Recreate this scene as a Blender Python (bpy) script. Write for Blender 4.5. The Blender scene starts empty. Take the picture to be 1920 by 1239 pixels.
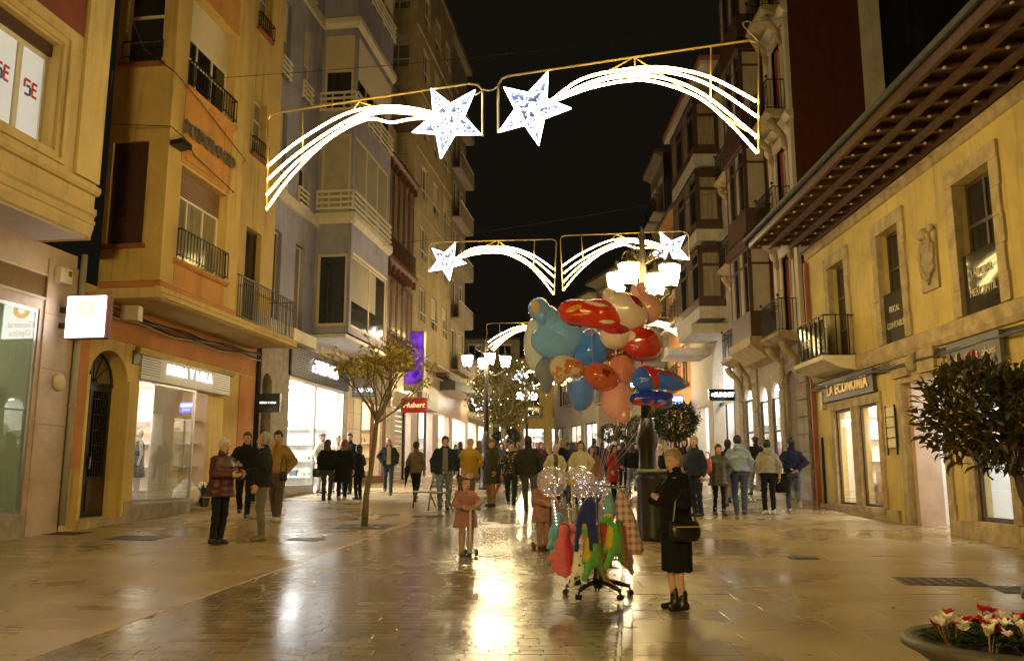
import bpy, bmesh, math, random
import numpy as np
from mathutils import Vector, Matrix
random.seed(7); np.random.seed(7)
SC = bpy.context.scene
COL = SC.collection
# ------------------------------------------------------------------ camera
CAM_H, SLOPE, PITCH = 1.63, 0.035, math.atan((890 - 619.5) / 1600.0)
cd = bpy.data.cameras.new('camera'); cam = bpy.data.objects.new('camera', cd); COL.objects.link(cam)
cd.sensor_width = 36; cd.lens = 36 * 1600 / 1920.0; cd.clip_end = 600; cd.clip_start = 0.1
cam.location = (0, 0, CAM_H); cam.rotation_euler = (math.pi / 2 + PITCH, 0, 0)
SC.camera = cam
# ------------------------------------------------------------------ world: black night sky faintly lit by the town
wd = bpy.data.worlds.new('World'); SC.world = wd; wd.use_nodes = True
nt = wd.node_tree; nt.nodes.clear()
wo = nt.nodes.new('ShaderNodeOutputWorld'); bg = nt.nodes.new('ShaderNodeBackground')
sky = nt.nodes.new('ShaderNodeTexSky'); sky.sky_type = 'NISHITA'; sky.sun_disc = False
sky.sun_elevation = math.radians(-8); sky.sun_rotation = math.radians(200)
mx = nt.nodes.new('ShaderNodeMix'); mx.data_type = 'RGBA'; mx.inputs['Factor'].default_value = 0.97
mx.inputs[7].default_value = (0.0100, 0.0082, 0.0052, 1)
nt.links.new(sky.outputs[0], mx.inputs[6]); nt.links.new(mx.outputs[2], bg.inputs['Color'])
bg.inputs['Strength'].default_value = 0.38
nt.links.new(bg.outputs[0], wo.inputs[0])
# ------------------------------------------------------------------ exposure and sampling
SC.view_settings.view_transform = 'Standard'; SC.view_settings.look = 'None'
SC.view_settings.exposure = 0.8; SC.view_settings.gamma = 1.0; SC.view_settings.use_curve_mapping = False
SC.cycles.use_denoising = True
SC.cycles.max_bounces = 6; SC.cycles.diffuse_bounces = 3; SC.cycles.glossy_bounces = 3
SC.cycles.transparent_max_bounces = 12; SC.cycles.transmission_bounces = 4
SC.cycles.caustics_reflective = False; SC.cycles.caustics_refractive = False
SC.cycles.sample_clamp_indirect = 4.0
SC.cycles.use_light_tree = True
# ------------------------------------------------------------------ measuring: a ray through a photo pixel, met with a ground or wall plane
_c, _s = math.cos(PITCH), math.sin(PITCH)
def ray(px, py):
    u = (px - 960) / 1600.0; v = (619.5 - py) / 1600.0
    return (u, _c - v * _s, _s + v * _c)
def gnd(px, py):
    d = ray(px, py); t = CAM_H / (SLOPE * d[1] - d[2])
    return Vector((d[0] * t, d[1] * t, CAM_H + d[2] * t))
def at(px, py, Y):
    d = ray(px, py); t = Y / d[1]
    return Vector((d[0] * t, Y, CAM_H + d[2] * t))
def gz(y): return SLOPE * y
# ------------------------------------------------------------------ objects
def link(o, parent=None):
    COL.objects.link(o)
    if parent is not None: o.parent = parent
    return o
def tag(o, label=None, cat=None, group=None, kind=None):
    if label: o['label'] = label
    if cat: o['category'] = cat
    if group: o['group'] = group
    if kind: o['kind'] = kind
    return o
def empty(name, loc, rz=0, label=None, cat=None, group=None, scale=1.0):
    o = bpy.data.objects.new(name, None); o.empty_display_size = .2
    o.location = loc; o.rotation_euler = (0, 0, rz); o.scale = (scale,) * 3
    link(o); return tag(o, label, cat, group)
def copy_tree(o, parent=None):
    c = o.copy(); COL.objects.link(c); c.parent = parent
    for ch in o.children: copy_tree(ch, c)
    return c
class MB:
    """collects shapes into ONE mesh; sg mirrors y, off shifts"""
    def __init__(s, sg=1, off=(0, 0, 0)):
        s.v = []; s.f = []; s.sg = sg; s.off = off
    def add(s, vs, fs):
        n = len(s.v); s.v += [tuple(p) for p in vs]; s.f += [tuple(i + n for i in f) for f in fs]; return s
    def box(s, x0, x1, y0, y1, z0, z1):
        return s.add([(x0, y0, z0), (x1, y0, z0), (x1, y1, z0), (x0, y1, z0), (x0, y0, z1), (x1, y0, z1), (x1, y1, z1), (x0, y1, z1)],
                     [(0, 3, 2, 1), (4, 5, 6, 7), (0, 1, 5, 4), (1, 2, 6, 5), (2, 3, 7, 6), (3, 0, 4, 7)])
    def bevbox(s, x0, x1, y0, y1, z0, z1, b=.01):
        vs = []
        for z, k in ((z0, 0), (z1 - b, 0), (z1, b)):
            vs += [(x0 + k, y0 + k, z), (x1 - k, y0 + k, z), (x1 - k, y1 - k, z), (x0 + k, y1 - k, z)]
        fs = [(3, 2, 1, 0), (8, 9, 10, 11)]
        for L in (0, 4):
            for i in range(4): fs.append((L + i, L + (i + 1) % 4, L + 4 + (i + 1) % 4, L + 4 + i))
        return s.add(vs, fs)
    def quad(s, a, b, c, d): return s.add([a, b, c, d], [(0, 1, 2, 3)])
    def prism(s, pts, axis, a0, a1):
        """polygon pts (2-D) pushed along axis 0/1/2 from a0 to a1"""
        def p3(p, a):
            if axis == 0: return (a, p[0], p[1])
            if axis == 1: return (p[0], a, p[1])
            return (p[0], p[1], a)
        n = len(pts); vs = [p3(p, a0) for p in pts] + [p3(p, a1) for p in pts]
        return s.add(vs, [tuple(range(n)), tuple(range(2 * n - 1, n - 1, -1))] + [(i, i + n, (i + 1) % n + n, (i + 1) % n) for i in range(n)])
    def tube(s, pts, r, n=6, closed=False, cap=True):
        pts = [Vector(p) for p in pts]; m = len(pts)
        rs = r if hasattr(r, '__len__') else [r] * m
        vs = []; prev = None
        for i, p in enumerate(pts):
            if closed: t = pts[(i + 1) % m] - pts[i - 1]
            else: t = pts[min(i + 1, m - 1)] - pts[max(i - 1, 0)]
            if t.length < 1e-9: t = Vector((0, 0, 1))
            t.normalize()
            if prev is None:
                a = Vector((0, 0, 1)) if abs(t.z) < .9 else Vector((1, 0, 0))
                prev = t.cross(a).normalized()
            else:
                prev = (prev - t * prev.dot(t))
                prev = prev.normalized() if prev.length > 1e-6 else t.orthogonal().normalized()
            b = t.cross(prev)
            for k in range(n):
                a = 2 * math.pi * k / n
                vs.append(p + (prev * math.cos(a) + b * math.sin(a)) * rs[i])
        fs = []
        for i in range(m if closed else m - 1):
            for k in range(n):
                j = (i + 1) % m
                fs.append((i * n + k, i * n + (k + 1) % n, j * n + (k + 1) % n, j * n + k))
        if cap and not closed: fs += [tuple(range(n))[::-1], tuple((m - 1) * n + k for k in range(n))]
        return s.add(vs, fs)
    def lathe(s, prof, c=(0, 0, 0), n=16):
        vs = []
        for r, z in prof:
            for k in range(n):
                a = 2 * math.pi * k / n; vs.append((c[0] + r * math.cos(a), c[1] + r * math.sin(a), c[2] + z))
        fs = []
        for i in range(len(prof) - 1):
            for k in range(n): fs.append((i * n + k, i * n + (k + 1) % n, (i + 1) * n + (k + 1) % n, (i + 1) * n + k))
        m = len(prof) - 1
        fs += [tuple(range(n))[::-1], tuple(m * n + k for k in range(n))]
        return s.add(vs, fs)
    def ball(s, c, r, n=10, m=6):
        rx, ry, rz = r if hasattr(r, '__len__') else (r, r, r)
        vs = [(c[0], c[1], c[2] - rz)]
        for i in range(1, m):
            a = math.pi * i / m
            for k in range(n):
                b = 2 * math.pi * k / n
                vs.append((c[0] + rx * math.sin(a) * math.cos(b), c[1] + ry * math.sin(a) * math.sin(b), c[2] - rz * math.cos(a)))
        vs.append((c[0], c[1], c[2] + rz)); L = len(vs) - 1; fs = []
        for k in range(n):
            fs.append((0, 1 + (k + 1) % n, 1 + k)); fs.append((L, 1 + (m - 2) * n + k, 1 + (m - 2) * n + (k + 1) % n))
        for i in range(m - 2):
            for k in range(n): fs.append((1 + i * n + k, 1 + i * n + (k + 1) % n, 1 + (i + 1) * n + (k + 1) % n, 1 + (i + 1) * n + k))
        return s.add(vs, fs)
    def mesh(s, name, mat=None, smooth=False, fix=True):
        me = bpy.data.meshes.new(name)
        o = s.off
        me.from_pydata([(p[0] - o[0], s.sg * p[1] - o[1], p[2] - o[2]) for p in s.v], [], s.f)
        if fix:
            bm = bmesh.new(); bm.from_mesh(me); bmesh.ops.recalc_face_normals(bm, faces=bm.faces); bm.to_mesh(me); bm.free()
        if mat is not None: me.materials.append(mat)
        if smooth: me.polygons.foreach_set('use_smooth', [True] * len(me.polygons))
        me.update(); return me
    def build(s, name, mat=None, parent=None, smooth=False, fix=True):
        return link(bpy.data.objects.new(name, s.mesh(name, mat, smooth, fix)), parent)
# ------------------------------------------------------------------ materials (all procedural)
_M = {}
def mat(key, col, rough=.6, metal=0.0, var=.12, scale=3.0, bump=0.0, bscale=40.0, spec=.5, streak=0.0, coat=0.0, rvar=0.0, stretch=(1, 1, 1), sheen=0.0):
    if key in _M: return _M[key]
    m = bpy.data.materials.new(key); m.use_nodes = True; nt = m.node_tree; N = nt.nodes; L = nt.links
    b = N['Principled BSDF']; b.inputs['Roughness'].default_value = rough; b.inputs['Metallic'].default_value = metal
    b.inputs['Specular IOR Level'].default_value = spec; b.inputs['Coat Weight'].default_value = coat
    b.inputs['Coat Roughness'].default_value = .08
    if sheen: b.inputs['Sheen Weight'].default_value = sheen
    tc = N.new('ShaderNodeTexCoord'); src = tc.outputs['Object']
    if stretch != (1, 1, 1):
        mp = N.new('ShaderNodeMapping'); mp.inputs['Scale'].default_value = stretch; L.new(src, mp.inputs[0]); src = mp.outputs[0]
    out = None
    if var or rvar:
        n1 = N.new('ShaderNodeTexNoise'); n1.inputs['Scale'].default_value = scale; n1.inputs['Detail'].default_value = 6; n1.inputs['Roughness'].default_value = .65
        L.new(src, n1.inputs['Vector'])
        r = N.new('ShaderNodeMapRange'); r.inputs[1].default_value = .3; r.inputs[2].default_value = .7
        r.inputs[3].default_value = 1 - var * 1.6; r.inputs[4].default_value = 1 + var
        L.new(n1.outputs[0], r.inputs[0])
        vm = N.new('ShaderNodeVectorMath'); vm.operation = 'SCALE'; vm.inputs[0].default_value = col
        L.new(r.outputs[0], vm.inputs['Scale']); out = vm.outputs[0]
        if rvar:
            rr = N.new('ShaderNodeMapRange'); rr.inputs[1].default_value = .3; rr.inputs[2].default_value = .7
            rr.inputs[3].default_value = max(rough - rvar, .03); rr.inputs[4].default_value = min(rough + rvar, 1)
            L.new(n1.outputs[0], rr.inputs[0]); L.new(rr.outputs[0], b.inputs['Roughness'])
    if streak:
        mp = N.new('ShaderNodeMapping'); mp.inputs['Scale'].default_value = (3.0, 3.0, .22); L.new(tc.outputs['Object'], mp.inputs[0])
        n2 = N.new('ShaderNodeTexNoise'); n2.inputs['Scale'].default_value = 1.6; n2.inputs['Detail'].default_value = 8; n2.inputs['Roughness'].default_value = .7
        L.new(mp.outputs[0], n2.inputs['Vector'])
        r2 = N.new('ShaderNodeMapRange'); r2.inputs[1].default_value = .52; r2.inputs[2].default_value = .75
        r2.inputs[3].default_value = 1; r2.inputs[4].default_value = 1 - streak; L.new(n2.outputs[0], r2.inputs[0])
        v2 = N.new('ShaderNodeVectorMath'); v2.operation = 'SCALE'
        if out is not None: L.new(out, v2.inputs[0])
        else: v2.inputs[0].default_value = col
        L.new(r2.outputs[0], v2.inputs['Scale']); out = v2.outputs[0]
    if out is not None: L.new(out, b.inputs['Base Color'])
    else: b.inputs['Base Color'].default_value = (*col, 1)
    if bump:
        n3 = N.new('ShaderNodeTexNoise'); n3.inputs['Scale'].default_value = bscale; n3.inputs['Detail'].default_value = 5
        L.new(src, n3.inputs['Vector'])
        bp = N.new('ShaderNodeBump'); bp.inputs['Strength'].default_value = bump; bp.inputs['Distance'].default_value = .02
        L.new(n3.outputs[0], bp.inputs['Height']); L.new(bp.outputs[0], b.inputs['Normal'])
    _M[key] = m; return m
def emit(key, col, strength):
    if key in _M: return _M[key]
    m = bpy.data.materials.new(key); m.use_nodes = True; nt = m.node_tree; nt.nodes.clear()
    o = nt.nodes.new('ShaderNodeOutputMaterial'); e = nt.nodes.new('ShaderNodeEmission')
    e.inputs[0].default_value = (*col, 1); e.inputs[1].default_value = strength; nt.links.new(e.outputs[0], o.inputs[0])
    _M[key] = m; return m
def clear_glass(key, tint=(1, 1, 1), refl=.9, ior=1.45, rough=.02, body=0.0, bodycol=(.8, .8, .8)):
    """thin pane: transparent with a Fresnel mirror coat"""
    if key in _M: return _M[key]
    m = bpy.data.materials.new(key); m.use_nodes = True; nt = m.node_tree; N = nt.nodes; L = nt.links; N.clear()
    o = N.new('ShaderNodeOutputMaterial'); t = N.new('ShaderNodeBsdfTransparent'); t.inputs[0].default_value = (*tint, 1)
    g = N.new('ShaderNodeBsdfGlossy'); g.inputs['Roughness'].default_value = rough; g.inputs[0].default_value = (refl, refl, refl, 1)
    lw = N.new('ShaderNodeLayerWeight'); lw.inputs[0].default_value = .5; pw = N.new('ShaderNodeMath'); pw.operation = 'POWER'; pw.inputs[1].default_value = 4.0
    L.new(lw.outputs['Facing'], pw.inputs[0]); f0 = ((ior - 1) / (ior + 1)) ** 2
    fr = N.new('ShaderNodeMapRange'); fr.inputs[3].default_value = f0; fr.inputs[4].default_value = 1.0; L.new(pw.outputs[0], fr.inputs[0])
    mxs = N.new('ShaderNodeMixShader'); L.new(fr.outputs[0], mxs.inputs[0])
    base = t
    if body:
        d = N.new('ShaderNodeBsdfDiffuse'); d.inputs[0].default_value = (*bodycol, 1)
        tr = N.new('ShaderNodeBsdfTranslucent'); tr.inputs[0].default_value = (*bodycol, 1)
        ad = N.new('ShaderNodeMixShader'); ad.inputs[0].default_value = .6; L.new(d.outputs[0], ad.inputs[1]); L.new(tr.outputs[0], ad.inputs[2])
        m2 = N.new('ShaderNodeMixShader'); m2.inputs[0].default_value = body; L.new(t.outputs[0], m2.inputs[1]); L.new(ad.outputs[0], m2.inputs[2]); base = m2
    L.new(base.outputs[0], mxs.inputs[1]); L.new(g.outputs[0], mxs.inputs[2]); L.new(mxs.outputs[0], o.inputs[0])
    _M[key] = m; return m
def wet_stone(key, col, rough, rvar, bump, tilevar=.18):
    """wet paving: blotchy stone colour, a film of water of uneven gloss, each piece a little different"""
    if key in _M: return _M[key]
    m = bpy.data.materials.new(key); m.use_nodes = True; nt = m.node_tree; N = nt.nodes; L = nt.links
    b = N['Principled BSDF']; g = N.new('ShaderNodeNewGeometry')
    n1 = N.new('ShaderNodeTexNoise'); n1.inputs['Scale'].default_value = 1.1; n1.inputs['Detail'].default_value = 8; n1.inputs['Roughness'].default_value = .7
    L.new(g.outputs['Position'], n1.inputs['Vector'])
    oi = N.new('ShaderNodeObjectInfo'); ri = g.outputs['Random Per Island']
    ad = N.new('ShaderNodeMath'); ad.operation = 'ADD'; L.new(oi.outputs['Random'], ad.inputs[0]); L.new(ri, ad.inputs[1])
    fr = N.new('ShaderNodeMath'); fr.operation = 'FRACT'; L.new(ad.outputs[0], fr.inputs[0])
    r = N.new('ShaderNodeMapRange'); r.inputs[3].default_value = 1 - tilevar; r.inputs[4].default_value = 1 + tilevar; L.new(fr.outputs[0], r.inputs[0])
    r1 = N.new('ShaderNodeMapRange'); r1.inputs[1].default_value = .3; r1.inputs[2].default_value = .7; r1.inputs[3].default_value = .62; r1.inputs[4].default_value = 1.15
    L.new(n1.outputs[0], r1.inputs[0])
    mu = N.new('ShaderNodeMath'); mu.operation = 'MULTIPLY'; L.new(r.outputs[0], mu.inputs[0]); L.new(r1.outputs[0], mu.inputs[1])
    vm = N.new('ShaderNodeVectorMath'); vm.operation = 'SCALE'; vm.inputs[0].default_value = col; L.new(mu.outputs[0], vm.inputs['Scale'])
    vo = N.new('ShaderNodeTexVoronoi'); vo.inputs['Scale'].default_value = 3.2; L.new(g.outputs['Position'], vo.inputs['Vector'])   # trodden gum and stains
    vr = N.new('ShaderNodeMapRange'); vr.inputs[1].default_value = .045; vr.inputs[2].default_value = .09; vr.inputs[3].default_value = .45; vr.inputs[4].default_value = 1.0; L.new(vo.outputs['Distance'], vr.inputs[0])
    v3 = N.new('ShaderNodeVectorMath'); v3.operation = 'SCALE'; L.new(vm.outputs[0], v3.inputs[0]); L.new(vr.outputs[0], v3.inputs['Scale']); L.new(v3.outputs[0], b.inputs['Base Color'])
    n2 = N.new('ShaderNodeTexNoise'); n2.inputs['Scale'].default_value = .55; n2.inputs['Detail'].default_value = 5; L.new(g.outputs['Position'], n2.inputs['Vector'])
    r2 = N.new('ShaderNodeMapRange'); r2.inputs[1].default_value = .35; r2.inputs[2].default_value = .65
    r2.inputs[3].default_value = rough - rvar; r2.inputs[4].default_value = rough + rvar; L.new(n2.outputs[0], r2.inputs[0]); L.new(r2.outputs[0], b.inputs['Roughness'])
    n3 = N.new('ShaderNodeTexNoise'); n3.inputs['Scale'].default_value = 14; n3.inputs['Detail'].default_value = 6; n3.inputs['Roughness'].default_value = .6
    L.new(g.outputs['Position'], n3.inputs['Vector'])
    bp = N.new('ShaderNodeBump'); bp.inputs['Strength'].default_value = bump; bp.inputs['Distance'].default_value = .01
    L.new(n3.outputs[0], bp.inputs['Height']); L.new(bp.outputs[0], b.inputs['Normal'])
    b.inputs['Specular IOR Level'].default_value = .6
    _M[key] = m; return m
# ------------------------------------------------------------------ lettering
def text_mesh(txt, size, depth=.02, bold=0.0, mirror=False, spacing=1.0, squeeze=1.0, shear=0.0):
    """lettering standing in local x (reading direction) / z (up); its face looks along -y"""
    cu = bpy.data.curves.new('lettering', 'FONT'); cu.body = txt; cu.size = size; cu.extrude = depth / 2
    cu.align_x = 'CENTER'; cu.align_y = 'CENTER'; cu.offset = bold; cu.space_character = spacing; cu.resolution_u = 2; cu.shear = shear
    ob = bpy.data.objects.new('lettering', cu); COL.objects.link(ob)
    dg = bpy.context.evaluated_depsgraph_get(); me = bpy.data.meshes.new_from_object(ob.evaluated_get(dg))
    bpy.data.objects.remove(ob); bpy.data.curves.remove(cu)
    k = -1 if mirror else 1
    co = np.empty(len(me.vertices) * 3, 'f'); me.vertices.foreach_get('co', co); co = co.reshape(-1, 3)
    new = np.stack([co[:, 0] * k * squeeze, -co[:, 2], co[:, 1]], 1); me.vertices.foreach_set('co', new.ravel())
    if mirror: me.flip_normals()
    me.update(); return me
def letters(txt, size, m, parent, loc, rz=0, depth=.02, bold=0.0, name='lettering', **k):
    me = text_mesh(txt, size, depth, bold, **k); me.materials.append(m)
    o = link(bpy.data.objects.new(name, me), parent); o.location = loc; o.rotation_euler = (0, 0, rz); o['kind'] = 'stuff'; return o
# ================================================================== facade kit
class Wall:
    def __init__(s, A, az, side):
        L = math.hypot(az, 1); s.A = A; s.t = (az / L, 1 / L); s.sg = -1 if side == 'L' else 1
        s.o = (s.t[1], -s.t[0]) if side == 'L' else (-s.t[1], s.t[0])
        s.rz = math.atan2(s.t[1], s.t[0])
    def xy(s, u, d=0): return (s.A[0] + s.t[0] * u + s.o[0] * d, s.A[1] + s.t[1] * u + s.o[1] * d)
    def px(s, px, py, d=0):
        r = ray(px, py); ax, ay = s.A[0] + s.o[0] * d, s.A[1] + s.o[1] * d
        k = (ax * s.o[0] + ay * s.o[1]) / (r[0] * s.o[0] + r[1] * s.o[1]); x, y = r[0] * k, r[1] * k
        return ((x - ax) * s.t[0] + (y - ay) * s.t[1], CAM_H + r[2] * k)
    def px_side(s, u, px, py):
        r = ray(px, py); x0, y0 = s.xy(u)
        k = (x0 * s.t[0] + y0 * s.t[1]) / (r[0] * s.t[0] + r[1] * s.t[1]); x, y = r[0] * k, r[1] * k
        return ((x - x0) * s.o[0] + (y - y0) * s.o[1], CAM_H + r[2] * k)
WL = Wall((-8.55 - .14 * 6.1, 10.0), .14, 'L')
WR = Wall((8.05, 10.0), .01, 'R')
class Bld:
    def __init__(s, name, wall, s0, label, cat='building', z0=None):
        s.w = wall; s.s0 = s0; x, y = wall.xy(s0); s.z0 = gz(y) if z0 is None else z0
        s.root = empty(name, (x, y, s.z0), wall.rz, label, cat)
    def mb(s): return MB(s.w.sg, (s.s0, 0, s.z0))
    def loc(s, u, d, z): return (u - s.s0, s.w.sg * d, z - s.z0)
    def front(s, d=0): return Face(s, 'f', d)
    def side(s, u): return Face(s, 's', u)
    def part(s, name, m, *boxes, parent=None):
        q = s.mb()
        for x in boxes: q.box(*x)
        return q.build(name, m, parent or s.root)
    def world(s, u, d, z):
        x, y = s.w.xy(u, d); return Vector((x, y, z))
    def text(s, txt, size, m, u, d, z, side=False, parent=None, **k):
        rz = -math.pi / 2 if side else (0 if s.w.sg < 0 else math.pi)
        return letters(txt, size, m, parent or s.root, s.loc(u, d, z), rz, **k)
class Face:
    """a plane of a building: u along it, z up, depth t positive into the building"""
    def __init__(s, b, kind, v): s.b = b; s.k = kind; s.v = v
    def P(s, u, t, z): return (u, s.v - t, z) if s.k == 'f' else (s.v + t, u, z)
    def px(s, x, y): return s.b.w.px(x, y, s.v) if s.k == 'f' else s.b.w.px_side(s.v, x, y)
    def rect(s, xa, ya, xb, yb):
        a = s.px(xa, ya); c = s.px(xb, yb)
        return (min(a[0], c[0]), max(a[0], c[0]), min(a[1], c[1]), max(a[1], c[1]))
    def box(s, q, u0, u1, t0, t1, z0, z1):
        vs = [s.P(u, t, z) for z in (z0, z1) for (u, t) in ((u0, t0), (u1, t0), (u1, t1), (u0, t1))]
        return q.add(vs, [(0, 3, 2, 1), (4, 5, 6, 7), (0, 1, 5, 4), (1, 2, 6, 5), (2, 3, 7, 6), (3, 0, 4, 7)])
    def part(s, name, m, *boxes, parent=None):
        q = s.b.mb()
        for x in boxes: s.box(q, *x)
        return q.build(name, m, parent or s.b.root)
    def wall(s, name, m, u0, u1, z0, z1, holes=(), reveal=.2, parent=None, arches=()):
        q = s.b.mb(); hs = [(max(h[0], u0), min(h[1], u1), max(h[2], z0), min(h[3], z1)) for h in holes]
        us = sorted({u0, u1} | {h[0] for h in hs} | {h[1] for h in hs}); zs = sorted({z0, z1} | {h[2] for h in hs} | {h[3] for h in hs})
        for i in range(len(us) - 1):
            for j in range(len(zs) - 1):
                cu, cz = (us[i] + us[i + 1]) / 2, (zs[j] + zs[j + 1]) / 2
                if any(h[0] < cu < h[1] and h[2] < cz < h[3] for h in hs): continue
                q.quad(s.P(us[i], 0, zs[j]), s.P(us[i + 1], 0, zs[j]), s.P(us[i + 1], 0, zs[j + 1]), s.P(us[i], 0, zs[j + 1]))
        for n, (a, b, c, d) in enumerate(hs):
            ar = arches[n] if n < len(arches) else 0
            if ar:   # round head: springing at d - (b-a)/2
                R = (b - a) / 2; cu = (a + b) / 2; sp = d - R; K = 16
                arc = [(cu - R * math.cos(math.pi * k / K), sp + R * math.sin(math.pi * k / K)) for k in range(K + 1)]
                for k in range(K):
                    (x0, y0), (x1, y1) = arc[k], arc[k + 1]
                    q.quad(s.P(x0, 0, y0), s.P(x1, 0, y1), s.P(x1, 0, d), s.P(x0, 0, d))
                    q.quad(s.P(x0, 0, y0), s.P(x1, 0, y1), s.P(x1, reveal, y1), s.P(x0, reveal, y0))
                top = sp
            else:
                top = d; q.quad(s.P(a, 0, d), s.P(b, 0, d), s.P(b, reveal, d), s.P(a, reveal, d))
            q.quad(s.P(a, 0, c), s.P(b, 0, c), s.P(b, reveal, c), s.P(a, reveal, c))
            q.quad(s.P(a, 0, c), s.P(a, 0, top), s.P(a, reveal, top), s.P(a, reveal, c))
            q.quad(s.P(b, 0, c), s.P(b, 0, top), s.P(b, reveal, top), s.P(b, reveal, c))
        return q.build(name, m, parent or s.b.root, fix=False)
    def win(s, r, fm, gm, cols=2, rows=1, t=.12, fw=.055, shutter=0, sm=None, sill=None, panes=True, name='window', hsplit=None):
        """frame of casements with panes set into them; optional roller shutter in the top, optional sill"""
        a, b, c, d = r; q = s.b.mb(); dz = d
        if shutter: dz = d - (d - c) * shutter
        us = [a + (b - a) * i / cols for i in range(cols + 1)]
        zs = [c + (dz - c) * j / rows for j in range(rows + 1)] if hsplit is None else [c] + [c + (dz - c) * h for h in hsplit] + [dz]
        s.box(q, a, b, t, t + .06, c, c + fw); s.box(q, a, b, t, t + .06, dz - fw, dz)
        for i, u in enumerate(us):
            w = fw if 0 < i < cols else fw
            u0 = u - (w / 2 if 0 < i < cols else 0 if i == 0 else w); s.box(q, u0, u0 + w, t + .002, t + .058, c + .002, dz - .002)
        for z in zs[1:-1]: s.box(q, a + .004, b - .004, t + .004, t + .056, z - fw / 2, z + fw / 2)
        o = q.build(name, fm, s.b.root)
        if gm is not None:
            if panes:
                for i in range(cols):
                    for j in range(len(zs) - 1):
                        s.part('pane', gm, (us[i] + .01, us[i + 1] - .01, t + .025, t + .032, zs[j] + .01, zs[j + 1] - .01), parent=o)
            else:
                s.part('pane', gm, (a + .01, b - .01, t + .025, t + .032, c + .01, dz - .01), parent=o)
        if shutter:
            k = max(4, int((d - dz) / .055)); q = s.b.mb()
            for i in range(k):
                z = dz + (d - dz) * i / k; h = (d - dz) / k
                q.add([s.P(u, tt, zz) for u in (a, b) for tt, zz in ((t + .0, z), (t - .018, z + h * .35), (t - .018, z + h * .75), (t, z + h))], [(0, 1, 5, 4), (1, 2, 6, 5), (2, 3, 7, 6)])
            q.build('roller_shutter', sm, o)
        if sill is not None: s.part('sill', sill, (a - .08, b + .08, -.09, .1, c - .09, c - .003), parent=o)
        return o
    def rail(s, u0, u1, z0, z1, m, gap=.11, t=-.05, ret=0, r=.009, name='railing', parent=None, scroll=False, nb=0):
        """iron railing along the face with optional returns to the wall"""
        q = s.b.mb()
        s.box(q, u0, u1, t - .014, t + .014, z1 - .03, z1); s.box(q, u0, u1, t - .009, t + .009, z0 + .04, z0 + .06)
        n = max(2, int((u1 - u0) / gap))
        for i in range(n + 1):
            u = u0 + (u1 - u0) * i / n; s.box(q, u - r, u + r, t - r, t + r, z0, z1 - .01)
            if scroll and i < n:
                uc = (u0 + (u1 - u0) * (i + .5) / n); pts = []
                for k in range(9):
                    a = k * .9; rr = .055 * (1 - k / 14); pts.append(s.P(uc + rr * math.cos(a), t, z0 + (z1 - z0) * .75 + rr * math.sin(a)))
                q.tube(pts, .007, 4)
        for k in range(nb): zz = z0 + (z1 - z0) * (k + 1) / (nb + 1); s.box(q, u0, u1, t - .008, t + .008, zz - .012, zz + .012)
        if ret:
            for u in (u0, u1):
                s.box(q, u - .012, u + .012, t, t + ret, z1 - .03, z1); s.box(q, u - .01, u + .01, t, t + ret, z0 + .04, z0 + .06)
                m2 = max(1, int(ret / gap))
                for i in range(1, m2 + 1): tt = t + ret * i / (m2 + .5); s.box(q, u - r, u + r, tt - r, tt + r, z0, z1 - .01)
        return q.build(name, m, parent or s.b.root)
    def moulding(s, name, m, u0, u1, prof, parent=None):
        """profile [(out, z)...] run along the face"""
        q = s.b.mb(); n = len(prof); vs = []
        for u in (u0, u1): vs += [s.P(u, -o, z) for o, z in prof]
        q.add(vs, [(i, i + 1, n + i + 1, n + i) for i in range(n - 1)] + [tuple(range(n)), tuple(range(2 * n - 1, n - 1, -1))])
        return q.build(name, m, parent or s.b.root)
STOCK = [mat('goods_%d' % i, c, .5, var=.1) for i, c in enumerate([(.35, .05, .05), (.06, .06, .07), (.42, .3, .14), (.55, .45, .35), (.12, .2, .3), (.3, .12, .2), (.6, .55, .2), (.15, .25, .12)])]
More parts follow.
